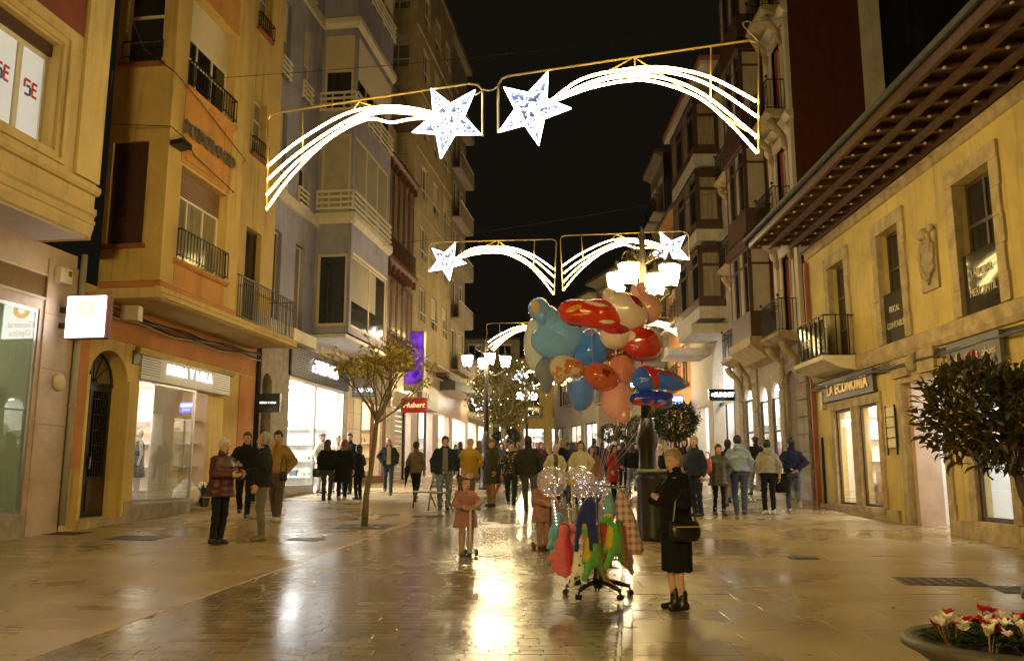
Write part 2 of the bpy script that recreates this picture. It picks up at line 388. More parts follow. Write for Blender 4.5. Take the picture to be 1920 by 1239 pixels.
def room(b, u0, u1, d0, d1, z0, z1, wm, fm, lights=3, lm=None, parent=None, back=None, stock=True):
    """a lit shop interior behind an opening: floor, walls, ceiling and ceiling lamps (d0 front, d1 back, both outward distances)"""
    q = b.mb()
    q.quad((u0, d1, z0), (u1, d1, z0), (u1, d1, z1), (u0, d1, z1))
    q.quad((u0, d0, z0), (u0, d1, z0), (u0, d1, z1), (u0, d0, z1)); q.quad((u1, d0, z0), (u1, d1, z0), (u1, d1, z1), (u1, d0, z1))
    q.quad((u0, d0, z1), (u1, d0, z1), (u1, d1, z1), (u0, d1, z1))
    o = q.build('interior', wm, parent or b.root, fix=False)
    b.part('floor', fm, (u0, u1, d1, d0, z0 - .02, z0), parent=o)
    for i in range(lights):
        u = u0 + (u1 - u0) * (i + .5) / lights; w = (u1 - u0) / lights * .3
        b.part('ceiling_lamp', lm, (u - w, u + w, d1 * .75 + d0 * .25, d1 * .25 + d0 * .75, z1 - .06, z1 - .02), parent=o)
    if stock:   # shelves with goods along the back wall and the far side wall
        rs = random.Random(int(u0 * 31 + z1 * 7)); H_ = min(z1 - z0, 2.6)
        for k in range(4):
            z = z0 + .5 + k * (H_ - .7) / 3.2; b.part('shelf_board', SHOP_W, (u0 + .1, u1 - .1, d1 + .02, d1 + .36, z, z + .035), parent=o)
            b.part('shelf_board', SHOP_W, (u1 - .36, u1 - .02, d1 + .4, d0 - .5, z, z + .035), parent=o)
            for j in range(7):
                c = rs.choice(STOCK); w_ = rs.uniform(.12, .32); h_ = rs.uniform(.12, .34)
                if j % 2: u = rs.uniform(u0 + .2, u1 - .6); b.part('goods', c, (u, u + w_, d1 + .08, d1 + .3, z + .036, z + .036 + h_), parent=o)
                else: d = rs.uniform(d1 + .5, d0 - 1.0); b.part('goods', c, (u1 - .32, u1 - .08, d, d + w_, z + .036, z + .036 + h_), parent=o)
        for j in range(2):
            u = u0 + (u1 - u0) * (.3 + .4 * j) - .3; b.part('display_table', rs.choice(STOCK), (u, u + .6, d1 * .55 + d0 * .45 - .3, d1 * .55 + d0 * .45 + .1, z0, z0 + rs.uniform(.7, 1.0)), parent=o)
    return o
# ------------------------------------------------------------------ shared materials
PLASTER_Y = mat('plaster_yellow', (.60, .43, .15), .85, var=.1, scale=1.2, bump=.15, bscale=60, streak=.5)
PLASTER_CREAM = mat('plaster_cream', (.58, .44, .2), .85, var=.1, scale=1.2, bump=.12, bscale=60, streak=.45)
PLASTER_O = mat('plaster_orange', (.55, .265, .07), .85, var=.12, scale=1.5, bump=.12, bscale=60, streak=.45)
PLASTER_OR = mat('plaster_dark_orange', (.52, .225, .075), .85, var=.12, scale=1.5, bump=.12, streak=.2)
PLASTER_RED = mat('plaster_oxblood', (.20, .05, .03), .85, var=.12, scale=1.0, bump=.1, streak=.2)
PLASTER_G = mat('plaster_grey', (.32, .31, .40), .85, var=.16, scale=1.0, bump=.12, streak=.5)
WHITE_ST = mat('pale_trim', (.62, .56, .45), .8, var=.1, scale=2, bump=.1, streak=.22)
STONE = mat('sandstone', (.40, .31, .18), .85, var=.25, scale=4, bump=.35, bscale=25, streak=.3)
STONE_G = mat('grey_stone', (.33, .28, .22), .85, var=.25, scale=4, bump=.35, bscale=25, streak=.35)
MARBLE = mat('beige_marble', (.50, .38, .29), .28, var=.14, scale=2.2, bump=.03)
WOOD_D = mat('dark_wood', (.07, .032, .018), .5, var=.3, scale=5, stretch=(6, 6, .6), bump=.15)
WOOD_R = mat('red_brown_wood', (.13, .045, .022), .5, var=.3, scale=5, stretch=(6, 6, .6), bump=.15)
WOOD_E = mat('eave_wood', (.085, .04, .02), .6, var=.3, scale=6, bump=.15)
IRON = mat('black_iron', (.018, .016, .015), .45, var=.1, metal=.3)
IRON_G = mat('grey_iron', (.10, .095, .085), .5, metal=.4, var=.15)
WHITE_F = mat('white_frame', (.68, .62, .52), .45, var=.05)
CREAM_F = mat('cream_frame', (.58, .48, .32), .45, var=.05)
SHUT_B = mat('brown_shutter', (.22, .12, .06), .5, var=.1, stretch=(1, 1, 8))
SHUT_C = mat('cream_shutter', (.55, .47, .34), .5, var=.06)
METAL = mat('brushed_metal', (.45, .42, .38), .3, metal=.9, var=.08)
DARK_M = mat('dark_metal', (.03, .03, .032), .35, metal=.5, var=.1)
GLASS_D = mat('dark_window_glass', (.022, .022, .024), .06, var=.3, scale=.8, spec=.8)
GLASS_C = mat('curtained_glass', (.30, .25, .17), .12, var=.35, scale=5, stretch=(5, 5, .3), spec=.6)
GLASS_P = mat('pale_blind_glass', (.42, .38, .30), .15, var=.12, scale=2, spec=.6)
GLASS = clear_glass('shop_glass', (.97, .98, .97), .9, 1.5, .015)
SHOP_W = mat('shop_white', (.82, .80, .76), .6, var=.03)
SHOP_F = mat('shop_floor', (.45, .40, .34), .25, var=.08)
TERRA = mat('terracotta_sill', (.30, .09, .05), .7, var=.15)
CABLE = mat('cable_black', (.012, .011, .010), .6, var=.1)
BEIGE_PL = mat('beige_plastic', (.45, .38, .27), .5, var=.05)
L_SHOP = emit('shop_ceiling_light', (1, .93, .82), 14)
L_SHOPW = emit('shop_ceiling_light_white', (1, .96, .9), 22)
# ================================================================== ground: one wide sheet, three paved strips laid on it
AZ = .14
TILT = math.atan(SLOPE)
DIRT = mat('wet_joint', (.09, .07, .045), .45, var=.2)
gq = MB(); gq.quad((-160, -40, -.05), (160, -40, -.05), (160, 260, -.05), (-160, 260, -.05))
g = gq.build('ground', mat('far_paving', (.13, .11, .085), .35, var=.2, rvar=.1)); g.rotation_euler = (TILT, 0, 0); tag(g, kind='structure')
ST_L = wet_stone('wet_slab', (.40, .30, .155), .32, .14, .17, .12)
ST_R = wet_stone('wet_slab_right', (.40, .305, .16), .30, .14, .17, .12)
ST_B = wet_stone('wet_sett', (.24, .195, .13), .215, .06, .12, .25)
def kerbL(y): return -3.4 + AZ * (y - 9)
def kerbR(y): return 1.1 + AZ * (y - 9)
def paving(name, x0f, x1f, ya, yb, row, lens, m, piece, field, seed, gap, bev):
    """rows of separate pieces in running bond; the nearest become parts, the far ones one field"""
    rnd = random.Random(seed); P = []
    y = ya; i = 0
    while y < yb:
        x = x0f(y) - rnd.random() * lens[1] * .9; end = x1f(y)
        while x < end:
            w = rnd.uniform(*lens); a, b = max(x, x0f(y)), min(x + w, end)
            if b - a > .06: P.append((y, a, b))
            x += w
        y += row; i += 1
    bed = MB(); bed.quad((x0f(ya), ya, -.012), (x1f(ya), ya, -.012), (x1f(yb), yb, -.012), (x0f(yb), yb, -.012))
    root = bed.build(name, DIRT); root.rotation_euler = (TILT, 0, 0); tag(root, kind='structure')
    def seen(p):
        c = gnd_px((p[1] + p[2]) / 2, p[0]); return -60 < c[0] < 1980 and c[1] < 1260
    vis = [p for p in P if seen(p)]; vis.sort(key=lambda p: p[0]); near = set(vis[:300]); shapes = {}
    q = MB()
    for p in P:
        yy, a, b = p; h = rnd.uniform(-.0012, .0012)
        if p in near:
            k = round((b - a) / .06)
            if k not in shapes:
                w = k * .06; s = MB(); s.bevbox(-w / 2 + gap, w / 2 - gap, gap, row - gap, -.03, 0, bev); shapes[k] = s.mesh(piece, m)
            o = link(bpy.data.objects.new(piece, shapes[k]), root); o.location = ((a + b) / 2, yy, h)
            o.rotation_euler = (rnd.uniform(-.004, .004), rnd.uniform(-.003, .003), 0); o.scale = ((b - a) / (k * .06), 1, 1)
        else: q.bevbox(a + gap, b - gap, yy + gap, yy + row - gap, -.03, h, bev)
    o = q.build(field, m, root, fix=False); tag(o, kind='stuff')
    return root
def gnd_px(x, y):
    z = SLOPE * y - CAM_H; f = y * _c + z * _s
    if f < .1: return (-9999, 9999)
    return (960 + x / f * 1600, 619.5 - (-y * _s + z * _c) / f * 1600)
def wl_x(y): return -8.55 + AZ * (y - 16.1)
paving('roadway', kerbL, kerbR, 1.0, 62, .14, (.17, .25), ST_B, 'sett', 'sett_field', 3, .0035, .0012)
paving('pavement_left', lambda y: wl_x(y) - .6, lambda y: kerbL(y) - .05, 1.0, 62, .46, (.6, 1.1), ST_L, 'slab', 'slab_field', 4, .0022, .002)
paving('pavement_right', lambda y: kerbR(y) + .08, lambda y: 9.4, 1.0, 62, .46, (.6, 1.15), ST_R, 'slab', 'slab_field', 5, .0022, .002)
# kerb stones: a flush row along the left edge of the roadway, an iron-dark gutter along the right one
KERB = wet_stone('wet_kerb', (.40, .30, .18), .3, .08, .12)
kq = MB(); kq.quad((kerbL(1) - .17, 1, -.012), (kerbL(1), 1, -.012), (kerbL(60), 60, -.012), (kerbL(60) - .17, 60, -.012))
kb = kq.build('kerb', DIRT); kb.rotation_euler = (TILT, 0, 0); tag(kb, kind='structure')
ks = MB(); ks.bevbox(-.075, .075, .004, .996, -.03, .004, .01); ksm = ks.mesh('kerb_stone', KERB)
for i in range(58):
    o = link(bpy.data.objects.new('kerb_stone', ksm), kb); y = 1 + i; o.location = (kerbL(y) - .08, y, 0); o.rotation_euler = (0, 0, -math.atan(AZ))
kq = MB(); kq.add([(kerbR(1), 1, -.02), (kerbR(1) + .12, 1, -.02), (kerbR(60) + .12, 60, -.02), (kerbR(60), 60, -.02)], [(0, 1, 2, 3)])
gu = kq.build('gutter', mat('gutter_dark', (.03, .027, .024), .3, var=.2)); gu.rotation_euler = (TILT, 0, 0); tag(gu, kind='structure')
gs = MB(); gs.bevbox(.03, .125, .004, .996, -.03, .004, .006); gsm = gs.mesh('gutter_stone', ST_B)
for i in range(45):
    o = link(bpy.data.objects.new('gutter_stone', gsm), gu); y = 1 + i; o.location = (kerbR(y) , y, 0); o.rotation_euler = (0, 0, -math.atan(AZ))
# ================================================================== left side of the street
# ---- L1: optician with overhanging cream upper floor
b = Bld('corner_building', WL, 2.0, 'cream plastered building with framed frosted window and overhanging ledge, nearest on the left')
F0 = b.front(0); U = b.front(1.0)
S1 = 6.35; ZS = 5.85
gr = (1.0, 5.42, .95, 4.62)
vent = F0.rect(-60, 460, 95, 562); vent = (3.2, F0.px(95, 540)[0], 4.86, 5.26)
F0.wall('wall', MARBLE, -3, S1, .2, ZS, [gr, vent], .12)
for i in range(5):   # marble facing of the end pier
    z0, z1 = .5 + i * 1.02, .5 + (i + 1) * 1.02
    F0.part('marble_panel', MARBLE, (5.52, S1 + .03, -.03, 0, z0 + .004, z1 - .004))
F0.part('plinth', STONE_G, (1.0, 5.5, -.03, .1, .3, .945))
sw = F0.win(gr, METAL, None, cols=2, t=.02, fw=.07, name='shop_window')
GL_GREEN = clear_glass('optician_glass', (.80, .88, .80), .95, 1.7, .012, body=.22, bodycol=(.62, .68, .52))
F0.part('pane', GL_GREEN, (1.05, 3.18, .03, .04, 1.0, 4.56), parent=sw); F0.part('pane', GL_GREEN, (3.24, 5.37, .03, .04, 1.0, 4.56), parent=sw)
room(b, .9, 5.45, -.1, -3.2, .9, 4.7, mat('optician_wall', (.62, .62, .5), .6, var=.05), SHOP_F, 3, emit('optician_light', (1, .95, .8), 1.5))
for (s0, s1, z0, z1) in ((2.2, 3.4, 1.0, 2.2), (3.8, 5.0, 1.0, 1.9)): b.part('display_case', SHOP_W, (s0, s1, -1.6, -1.1, z0, z1))
for i in range(14):
    z = vent[2] + (vent[3] - vent[2]) * (i + .5) / 14
    F0.part('vent_slat', mat('brass_vent', (.35, .22, .09), .4, metal=.4), (vent[0], vent[1], .01, .05, z - .008, z + .006))
F0.part('vent_frame', CREAM_F, (vent[0] - .04, vent[1] + .04, -.02, .0, vent[3], vent[3] + .05), (vent[0] - .04, vent[1] + .04, -.02, 0, vent[2] - .05, vent[2]), (vent[1] - .0, vent[1] + .045, -.019, .0, vent[2] - .03, vent[3] + .03), (4.1, 4.15, -.018, .06, vent[2], vent[3]))
b.part('vent_back', DARK_M, (vent[0], vent[1], -.11, -.10, vent[2], vent[3]))
E1 = 5.28   # end of the overhanging storey
b.part('soffit', mat('soffit_plaster', (.5, .42, .34), .8, var=.08), (-3, E1 - .1, 0, .93, ZS, ZS + .12))
U.moulding('ledge', PLASTER_CREAM, -3, E1, [(-.95, ZS + .02), (-.1, ZS + .02), (-.02, ZS + .06), (.02, ZS + .2), (0.02, ZS + .26), (.05, ZS + .28), (.05, ZS + .34), (.02, ZS + .36), (.02, ZS + .42), (.06, ZS + .46), (.06, ZS + .56), (.0, ZS + .58), (-.1, ZS + .6)])
U.moulding('cornice', PLASTER_CREAM, -3, E1 + .02, [(-.1, 6.66), (.06, 6.68), (.1, 6.74), (.1, 6.82), (.04, 6.86), (-.1, 6.88)])
W1 = (1.35, 4.0, 7.12, 9.0)
U.wall('wall', PLASTER_CREAM, -3, E1, ZS + .58, 14.5, [W1], .3)
fr = b.mb()   # stepped frame round the window
for k, (g, o) in enumerate(((.40, .05), (.28, .09), (.16, .05))):
    a0, a1, c0, c1 = W1[0] - g, W1[1] + g, W1[2] - g * .75, W1[3] + g
    i0, i1, j0, j1 = W1[0] - (g - .115), W1[1] + (g - .115), W1[2] - (g - .115) * .75, W1[3] + (g - .115)
    U.box(fr, a0, i0, -o, 0, c0, c1); U.box(fr, i1, a1, -o, 0, c0, c1); U.box(fr, i0, i1, -o + .001, 0, c0, j0); U.box(fr, i0, i1, -o + .001, 0, j1, c1)
fr.build('window_surround', PLASTER_CREAM, b.root)
FROST = mat('frosted_pane', (.62, .64, .66), .35, var=.05)
w = U.win((W1[0], W1[1], W1[2], W1[3] - .22), WHITE_F, None, cols=4, t=.2, fw=.085)
U.part('blind_box', WOOD_D, (W1[0], W1[1], .14, .26, W1[3] - .22, W1[3]), parent=w)
FE = bpy.data.materials.new('backlit_frosted_glass'); FE.use_nodes = True
_b = FE.node_tree.nodes['Principled BSDF']; _b.inputs['Base Color'].default_value = (.6, .62, .62, 1); _b.inputs['Roughness'].default_value = .3
_b.inputs['Emission Color'].default_value = (.82, .88, .92, 1); _b.inputs['Emission Strength'].default_value = .2
RED = mat('print_red', (.55, .03, .035), .5, var=.03); BLUE = mat('print_blue', (.03, .07, .33), .5, var=.03)
for i in range(4):
    u0 = W1[0] + (W1[1] - W1[0]) * i / 4 + .08; u1 = W1[0] + (W1[1] - W1[0]) * (i + 1) / 4 - .07
    p = U.part('pane', FE, (u0, u1, .226, .232, W1[2] + .08, W1[3] - .3), parent=w)
    cu, cz = (u0 + u1) / 2 - .02, W1[2] + .92
    q = b.mb()
    for (x0, x1, z0, z1) in ((-.13, .0, .10, .145), (-.16, -.115, -.02, .115), (.05, .16, .10, .145), (.03, .075, -.1, .12), (.08, .15, .0, .045), (.05, .16, -.13, -.085)): U.box(q, cu + x0, cu + x1, .218, .224, cz + z0, cz + z1)
    q.build('printed_mark', RED, w)
    q = b.mb()
    for (x0, x1, z0, z1) in ((-.09, .0, -.0, .045), (-.02, .02, -.13, .02), (-.12, -.03, -.15, -.105)): U.box(q, cu + x0, cu + x1, .2175, .2235, cz + z0, cz + z1)
    q.build('printed_mark', BLUE, w)
U.part('red_panel', PLASTER_RED, (.7, 4.58, -.012, 0, 9.45, 13.5))
U.part('pilaster', PLASTER_CREAM, (4.62, E1 + .015, -.06, 0, 6.9, 14.4))
U.part('ornament_block', PLASTER_CREAM, (2.9, 3.9, -.1, 0, 9.95, 10.4))
b.part('end_wall', PLASTER_O, (E1 - .06, E1, -.02, .98, ZS, 14.5))
b.part('roof', STONE_G, (-3, E1, -6, .9, 14.5, 14.7))
# ---- L2: yellow building with bay
b = Bld('bay_building', WL, 6.4, 'yellow and orange building with projecting bay over the fashion shop')
L2 = b; F0 = b.front(0); BD = 1.3; FB = b.front(BD); SB0, SB1 = 7.1, 10.45; ZB = 5.38; FS = b.side(SB0); FF = b.front(.5); E2 = 14.3
dl, dr = F0.px(150, 900)[0], F0.px(226, 900)[0]
DOOR = (dl, dr, .78, 4.18)
sl, sr = F0.px(248, 900)[0], F0.px(411, 900)[0]
SHOP = (sl, sr, .74, F0.px(250, 706)[1])
F0.wall('wall', PLASTER_Y, 6.45, 14.6, .4, 5.4, [DOOR, SHOP], .45, arches=[1, 0])
F0.part('orange_pier', PLASTER_OR, (6.5, dl - .07, -.03, 0, 1.75, 5.2))
F0.part('orange_band', PLASTER_OR, (dl + .1, 14.55, -.025, 0, 4.42, 5.3))
F0.part('orange_pier', PLASTER_OR, (F0.px(440, 880)[0], 14.5, -.025, 0, .9, 4.35))
for (a0, a1) in ((dl - .09, dl), (dr, dr + .09)): F0.part('door_architrave', PLASTER_Y, (a0, a1, -.05, 0, .75, 3.6))
F0.moulding('shop_hood', PLASTER_Y, sl - .25, sr + .35, [(0, 4.22), (.1, 4.25), (.13, 4.33), (.13, 4.38), (0, 4.41)])
F0.part('plinth', STONE_G, (dr + .12, F0.px(347, 950)[0], -.05, .0, .45, 1.08)); F0.part('plinth', PLASTER_CREAM, (sr + .1, 14.5, -.04, 0, .6, 1.3))
F0.part('door_step', STONE, (dl - .05, dr + .05, -.1, .42, .5, .775))
# arched door
q = b.mb(); t = .36; cu, R = (dl + dr) / 2, (dr - dl) / 2; sp = DOOR[3] - R
F0.box(q, dl, dr, t, t + .06, .8, sp)
DW = mat('door_leaf', (.028, .018, .012), .35, var=.3, scale=8); dw = q.build('door', DW, b.root)
for u0, u1 in ((dl + .1, cu - .05), (cu + .05, dr - .1)):
    F0.part('door_panel', WOOD_D, (u0, u1, t - .02, t, .9, 1.5), parent=dw); F0.part('door_panel', GLASS_D, (u0, u1, t - .012, t - .002, 1.6, sp - .15), parent=dw)
    q = b.mb()
    for k in range(6): u = u0 + (u1 - u0) * (k + .5) / 6; F0.box(q, u - .009, u + .009, t - .035, t - .015, 1.6, sp - .15)
    for k in range(5): z = 1.9 + k * .32; F0.box(q, u0, u1, t - .037, t - .017, z, z + .018)
    for k in range(4): q.tube([F0.P((u0 + u1) / 2 + .11 * math.cos(a * .6), t - .03, 2.2 + k * .32 + .1 * math.sin(a * .6)) for a in range(11)], .009, 4, closed=True)
    q.build('door_grille', IRON, dw)
F0.part('door_handle', METAL, (cu + .03, cu + .06, t - .06, t, 1.75, 2.0), parent=dw)
q = b.mb(); K = 14; arc = [(cu - R * .98 * math.cos(math.pi * k / K), sp + R * .98 * math.sin(math.pi * k / K)) for k in range(K + 1)]
q.add([F0.P(cu, t + .02, sp)] + [F0.P(x, t + .02, z) for x, z in arc], [(0, k + 1, k + 2) for k in range(K)]); fl = q.build('fanlight', mat('fanlight_glass', (.16, .12, .05), .2, var=.2, spec=.6), dw, fix=False)
q = b.mb()
for k in (3, 5, 7, 9, 11): q.tube([F0.P(cu, t, sp), F0.P(arc[k][0], t, arc[k][1])], .014, 4)
q.tube([F0.P(x, t, z) for x, z in arc], .03, 5); q.tube([F0.P(cu - .12 * math.cos(math.pi * k / 8), t, sp + .12 * math.sin(math.pi * k / 8)) for k in range(9)], .02, 4)
F0.box(q, dl, dr, t - .03, t + .03, sp - .05, sp + .03); q.build('fanlight_bars', IRON, dw)
# fashion shop
zs0, zs1 = SHOP[3] - .62, SHOP[3]
F0.part('vent_box', IRON_G, (dr + .1, dr + .45, -.04, 0, 4.0, 4.3))
fas = F0.part('fascia', mat('pale_fascia', (.36, .33, .28), .4, var=.04), (sl - .05, sr + .18, -.06, .05, zs1 - .02, zs1 + .62))
for (u0, u1) in ((sl + .0, sl + .72), (sr - .75, sr + .1)):
    for i in range(8):
        z = zs1 + .08 + i * .058; F0.part('vent_slat', DARK_M, (u0, u1, -.065, -.06, z, z + .024), parent=fas)
mid = (sl + sr) / 2 + .05
HALO = emit('letter_halo', (1, .97, .92), 2.4); BLK = mat('black_acrylic', (.012, .012, .013), .25, var=.05)
b.text('BIMBA Y LOLA', .33, HALO, mid, .085, zs1 + .3, bold=.004, spacing=1.2, name='lit_lettering', squeeze=.86, depth=.02)
gl = F0.px(362, 860)[0]
sw = F0.part('shop_window', METAL, (sl, sl + .05, .02, .08, 1.0, zs1), (sl, gl, .02, .08, 1.0, 1.1), (sl, gl, .02, .08, zs1 - .08, zs1), (gl - .05, gl, .019, .081, 1.0, zs1))
F0.part('pane', clear_glass('display_glass', (.95, .97, .96), .95, 1.75, .012), (sl + .05, gl - .05, .045, .055, 1.1, zs1 - .08), parent=sw)
F0.part('display_plinth', METAL, (sl, gl, -.0, .5, .76, 1.0)); F0.part('metal_sill', METAL, (sl, gl + .03, -.06, .03, 1.0, 1.06), parent=sw)
PEACH = mat('peach_wall', (.62, .36, .22), .6, var=.08, scale=1)
room(b, sl - .3, sr + .02, -.1, -4.2, .74, zs1 + .3, mat('boutique_wall', (.72, .58, .46), .6, var=.05), SHOP_F, 3, emit('boutique_light', (1, .9, .74), 7))
b.part('display_backdrop', mat('backdrop_copper', (.36, .17, .08), .3, metal=.3, var=.15, scale=1.5), (sl + .7, sl + 2.2, -1.55, -1.5, .8, 3.3)); b.part('display_backdrop', SHOP_W, (gl + .02, sr - .01, -1.2, -1.15, .74, zs1 + .2))
b.part('display_backdrop', mat('orange_board', (.62, .22, .04), .4, var=.1), (sl + .0, sl + .62, -.95, -.9, .95, 2.4))
for k in range(3):
    z = 1.7 + k * .42; b.part('shelf', SHOP_W, (sl + 2.3, gl - .15, -2.4, -2.05, z, z + .03))
    for j in range(4):
        u = sl + 2.4 + j * .22
        if u < gl - .3: b.part('handbag', mat('bag_%d' % ((j + k) % 4), [(.5, .06, .05), (.05, .05, .06), (.45, .3, .12), (.6, .55, .5)][(j + k) % 4], .5), (u, u + .15, -2.3, -2.15, z + .03, z + .2))
b.text('BIMBA Y LOLA', .12, SHOP_W, sl + 1.1, -1.45, 2.55, depth=.01)
# balcony slab, bay and flat wall
b.part('bay_slab', PLASTER_CREAM, (SB0 - .12, E2 - .2, 0, BD + .1, ZB - .22, ZB - .04))
F0m = b.front(BD); F0m.moulding('slab_edge', PLASTER_Y, SB0 - .14, E2 - .18, [(-.05, ZB - .26), (.02, ZB - .24), (.06, ZB - .16), (.12, ZB - .12), (.12, ZB - .03), (.0, ZB)])
FS.moulding('slab_edge', PLASTER_CREAM, 0, BD + .1, [(-.05, ZB - .26), (.12, ZB - .24), (.13, ZB - .03), (-.02, ZB)])
FS.moulding('red_skirting', PLASTER_OR, 0, BD + .05, [(0, ZB), (.05, ZB), (.06, ZB + .1), (0, ZB + .14)]); FB.moulding('red_skirting', PLASTER_OR, SB0, SB1, [(0, ZB), (.04, ZB), (.05, ZB + .1), (0, ZB + .14)])
wa = (7.66, 9.78, 6.14, 8.16); wb = (7.66, 9.78, 10.0, 12.25); wc = (7.66, 9.78, 13.9, 16.0)
FB.wall('wall', PLASTER_Y, SB0, SB1, ZB, 17.5, [wa, wb, wc], .28)
for (z0, z1) in ((ZB + .16, 6.04), (8.22, 9.86), (12.3, 13.8)): FB.part('orange_panel', PLASTER_O, (7.6, 9.84, -.012, 0, z0, z1))
FB.part('panel_frame', PLASTER_O, (7.72, 9.3, -.03, -.012, 8.32, 8.36), (9.42, 9.5, -.03, -.012, 8.4, 9.75))
for z in (9.9, 6.05, 13.82): FB.moulding('orange_ledge', PLASTER_O, 7.55, 9.9, [(0, z - .08), (.06, z - .05), (.1, z), (.1, z + .04), (0, z + .05)])
FB.win(wa, WHITE_F, GLASS_C, cols=3, t=.22, shutter=.27, sm=SHUT_B); FB.rail(wa[0], wa[1], wa[2] + .0, wa[2] + .62, IRON, .13, -.1, ret=.12)
FB.win(wb, WHITE_F, GLASS_D, cols=3, t=.22, shutter=.42, sm=SHUT_C, hsplit=[.62]); FB.rail(wb[0], wb[1], wb[2], wb[2] + .55, IRON, .13, -.1, ret=.12)
FB.win(wc, WHITE_F, GLASS_D, cols=3, t=.22, shutter=.4, sm=SHUT_C)
LETR = mat('zinc_letters', (.26, .24, .21), .35, metal=.5)
b.text('PODOLOGO', .42, LETR, 8.72, BD + .075, 8.98, bold=.008, spacing=1.12, name='lettering', depth=.06, squeeze=.9)
sa = FS.rect(213, 268, 266, 457); sb = (sa[0] + .08, sa[1] + .15, FS.px(230, 122)[1], FS.px(230, 122)[1] + 2.2)
FS.wall('wall', PLASTER_Y, -.05, BD, ZB, 17.5, [sa, sb], .16)
w = FS.win(sa, WOOD_D, None, cols=1, t=.06, fw=.05, sill=TERRA); FS.part('closed_shutter', WOOD_D, (sa[0], sa[1], .08, .1, sa[2], sa[3]), parent=w)
q = b.mb()
for k in range(24): z = sa[2] + (sa[3] - sa[2]) * k / 24; FS.box(q, sa[0] + .05, sa[1] - .05, .072, .08, z, z + .04)
q.build('shutter_slats', WOOD_D, w)
FS.win(sb, WHITE_F, GLASS_D, cols=1, rows=4, t=.08, fw=.07, sill=TERRA); FS.rail(sb[0] - .02, sb[1] + .02, sb[2] + .1, sb[2] + .5, IRON, .2)
# flat wall to the right of the bay
b.part('bay_return', PLASTER_Y, (SB1 - .05, SB1, .4, BD - .002, ZB, 17.5))
na = FF.rect(478, 178, 496, 305); nb_ = (na[0], na[1], na[2] + 3.7, na[3] + 3.7); dd = FF.rect(466, 425, 476, 575); dd = (dd[0] - .1, dd[0] + .85, ZB, dd[3])
n2 = FF.rect(506, 428, 522, 520); n2 = (min(n2[0], 12.9), 13.55, 6.1, dd[3])
FF.wall('wall', PLASTER_Y, SB1 - .02, E2, ZB, 17.5, [na, nb_, dd], .25)
for r in (na, nb_):
    FF.win(r, WHITE_F, GLASS_C, cols=1, rows=3, t=.18, sill=TERRA); FF.rail(r[0] - .05, r[1] + .05, r[2], r[2] + .45, IRON, .12, -.1, ret=.1)
FF.win(dd, WOOD_D, GLASS_D, cols=1, rows=2, t=.15, name='balcony_door')
FBal = b.front(BD); FBal.rail(SB1 + .12, E2 - .25, ZB, ZB + 1.08, IRON_G, .12, .0, ret=.75, name='balcony_railing', scroll=True)
b.part('end_wall', PLASTER_Y, (E2 - .03, E2, -2, .49, 5.4, 17.5)); b.part('roof', STONE_G, (6.4, E2, -6, 1.2, 17.5, 17.7))
# ---- L3: grey-lavender building with bay over the accessories shop
b = Bld('grey_building', WL, 14.7, 'grey lavender plastered apartment house with cream framed bay windows over the bright accessories shop')
L3 = b; F0 = b.front(0); BD = 1.5; FB = b.front(BD); FF = b.front(.25); SB0, SB1 = 18.15, 22.55; FS = b.side(SB0); E3 = 23.3; ZB = 6.25
sl, sr = F0.px(537, 850)[0], F0.px(642, 850)[0]
SHOP = (sl, sr, 1.05, F0.px(650, 735)[1])
DOORN = (15.05, 15.75, .9, 4.6)
F0.wall('wall', STONE_G, 14.7, E3 + .6, .6, 6.1, [SHOP, DOORN], .3, arches=[0, 1])
b.part('door', DW, (15.05, 15.75, -.32, -.27, .9, 4.25))
for i in range(7): F0.part('stone_block', STONE_G, (14.72, 15.0, -.035, 0, .7 + i * .62, 1.3 + i * .62))
for i in range(7): F0.part('stone_block', MARBLE, (sr + .35, sr + 1.0, -.03, 0, .9 + i * .62, 1.5 + i * .62))
zt = SHOP[3]
lv = F0.px(545, 650)
fas = F0.part('fascia', DARK_M, (sl - .1, sr + .3, -.05, .05, zt + .02, lv[1] + .1))
SLAT = mat('louvre_grey', (.10, .10, .11), .4, metal=.4)
for i in range(13):
    z = zt + .05 + i * (lv[1] - zt) / 13
    q = b.mb(); F0.box(q, sl - .1, sr + .3, -.1, -.052, z, z + .035); q.build('louvre_slat', SLAT, fas)
WL_E = emit('white_letters', (.95, .97, 1.0), 2.2)
b.text('PARFOIS', .62, WL_E, (sl + sr) / 2 + .15, .16, zt + (lv[1] - zt) * .54, bold=.004, spacing=1.15, name='lit_lettering', depth=.06, squeeze=.95)
mu = F0.px(590, 850)[0]
sw = F0.part('shop_window', METAL, (sl, sl + .06, .02, .1, 1.05, zt), (mu - .06, mu + .06, .018, .102, 1.05, zt), (sl, sr, .02, .1, zt - .1, zt), (sr - .06, sr, .02, .1, 1.05, zt), (sl, mu, .02, .1, 1.05, 1.3))
F0.part('pane', GLASS, (sl + .06, mu - .06, .05, .06, 1.3, zt - .1), parent=sw)
room(b, sl - .4, sr + .1, -.12, -5, 1.04, zt + .2, SHOP_W, SHOP_F, 4, emit('accessories_shop_light', (.95, .97, 1), 48))
for k, (u, dd_, z0, z1, w_) in enumerate(((sl + .5, -2.2, 1.05, 1.9, .6), (sl + 1.5, -3.0, 1.05, 2.4, .8), (mu + 1.0, -3.6, 1.05, 2.0, 1.0))): b.part('display_table', mat('display_cream', (.7, .62, .5), .5), (u, u + w_, dd_ - .5, dd_, z0, z1))
for k in range(4): b.part('spot_rail', DARK_M, (sl + .2 + k * .28, sl + .3 + k * .28, -.8, -.7, zt - .35, zt - .02))
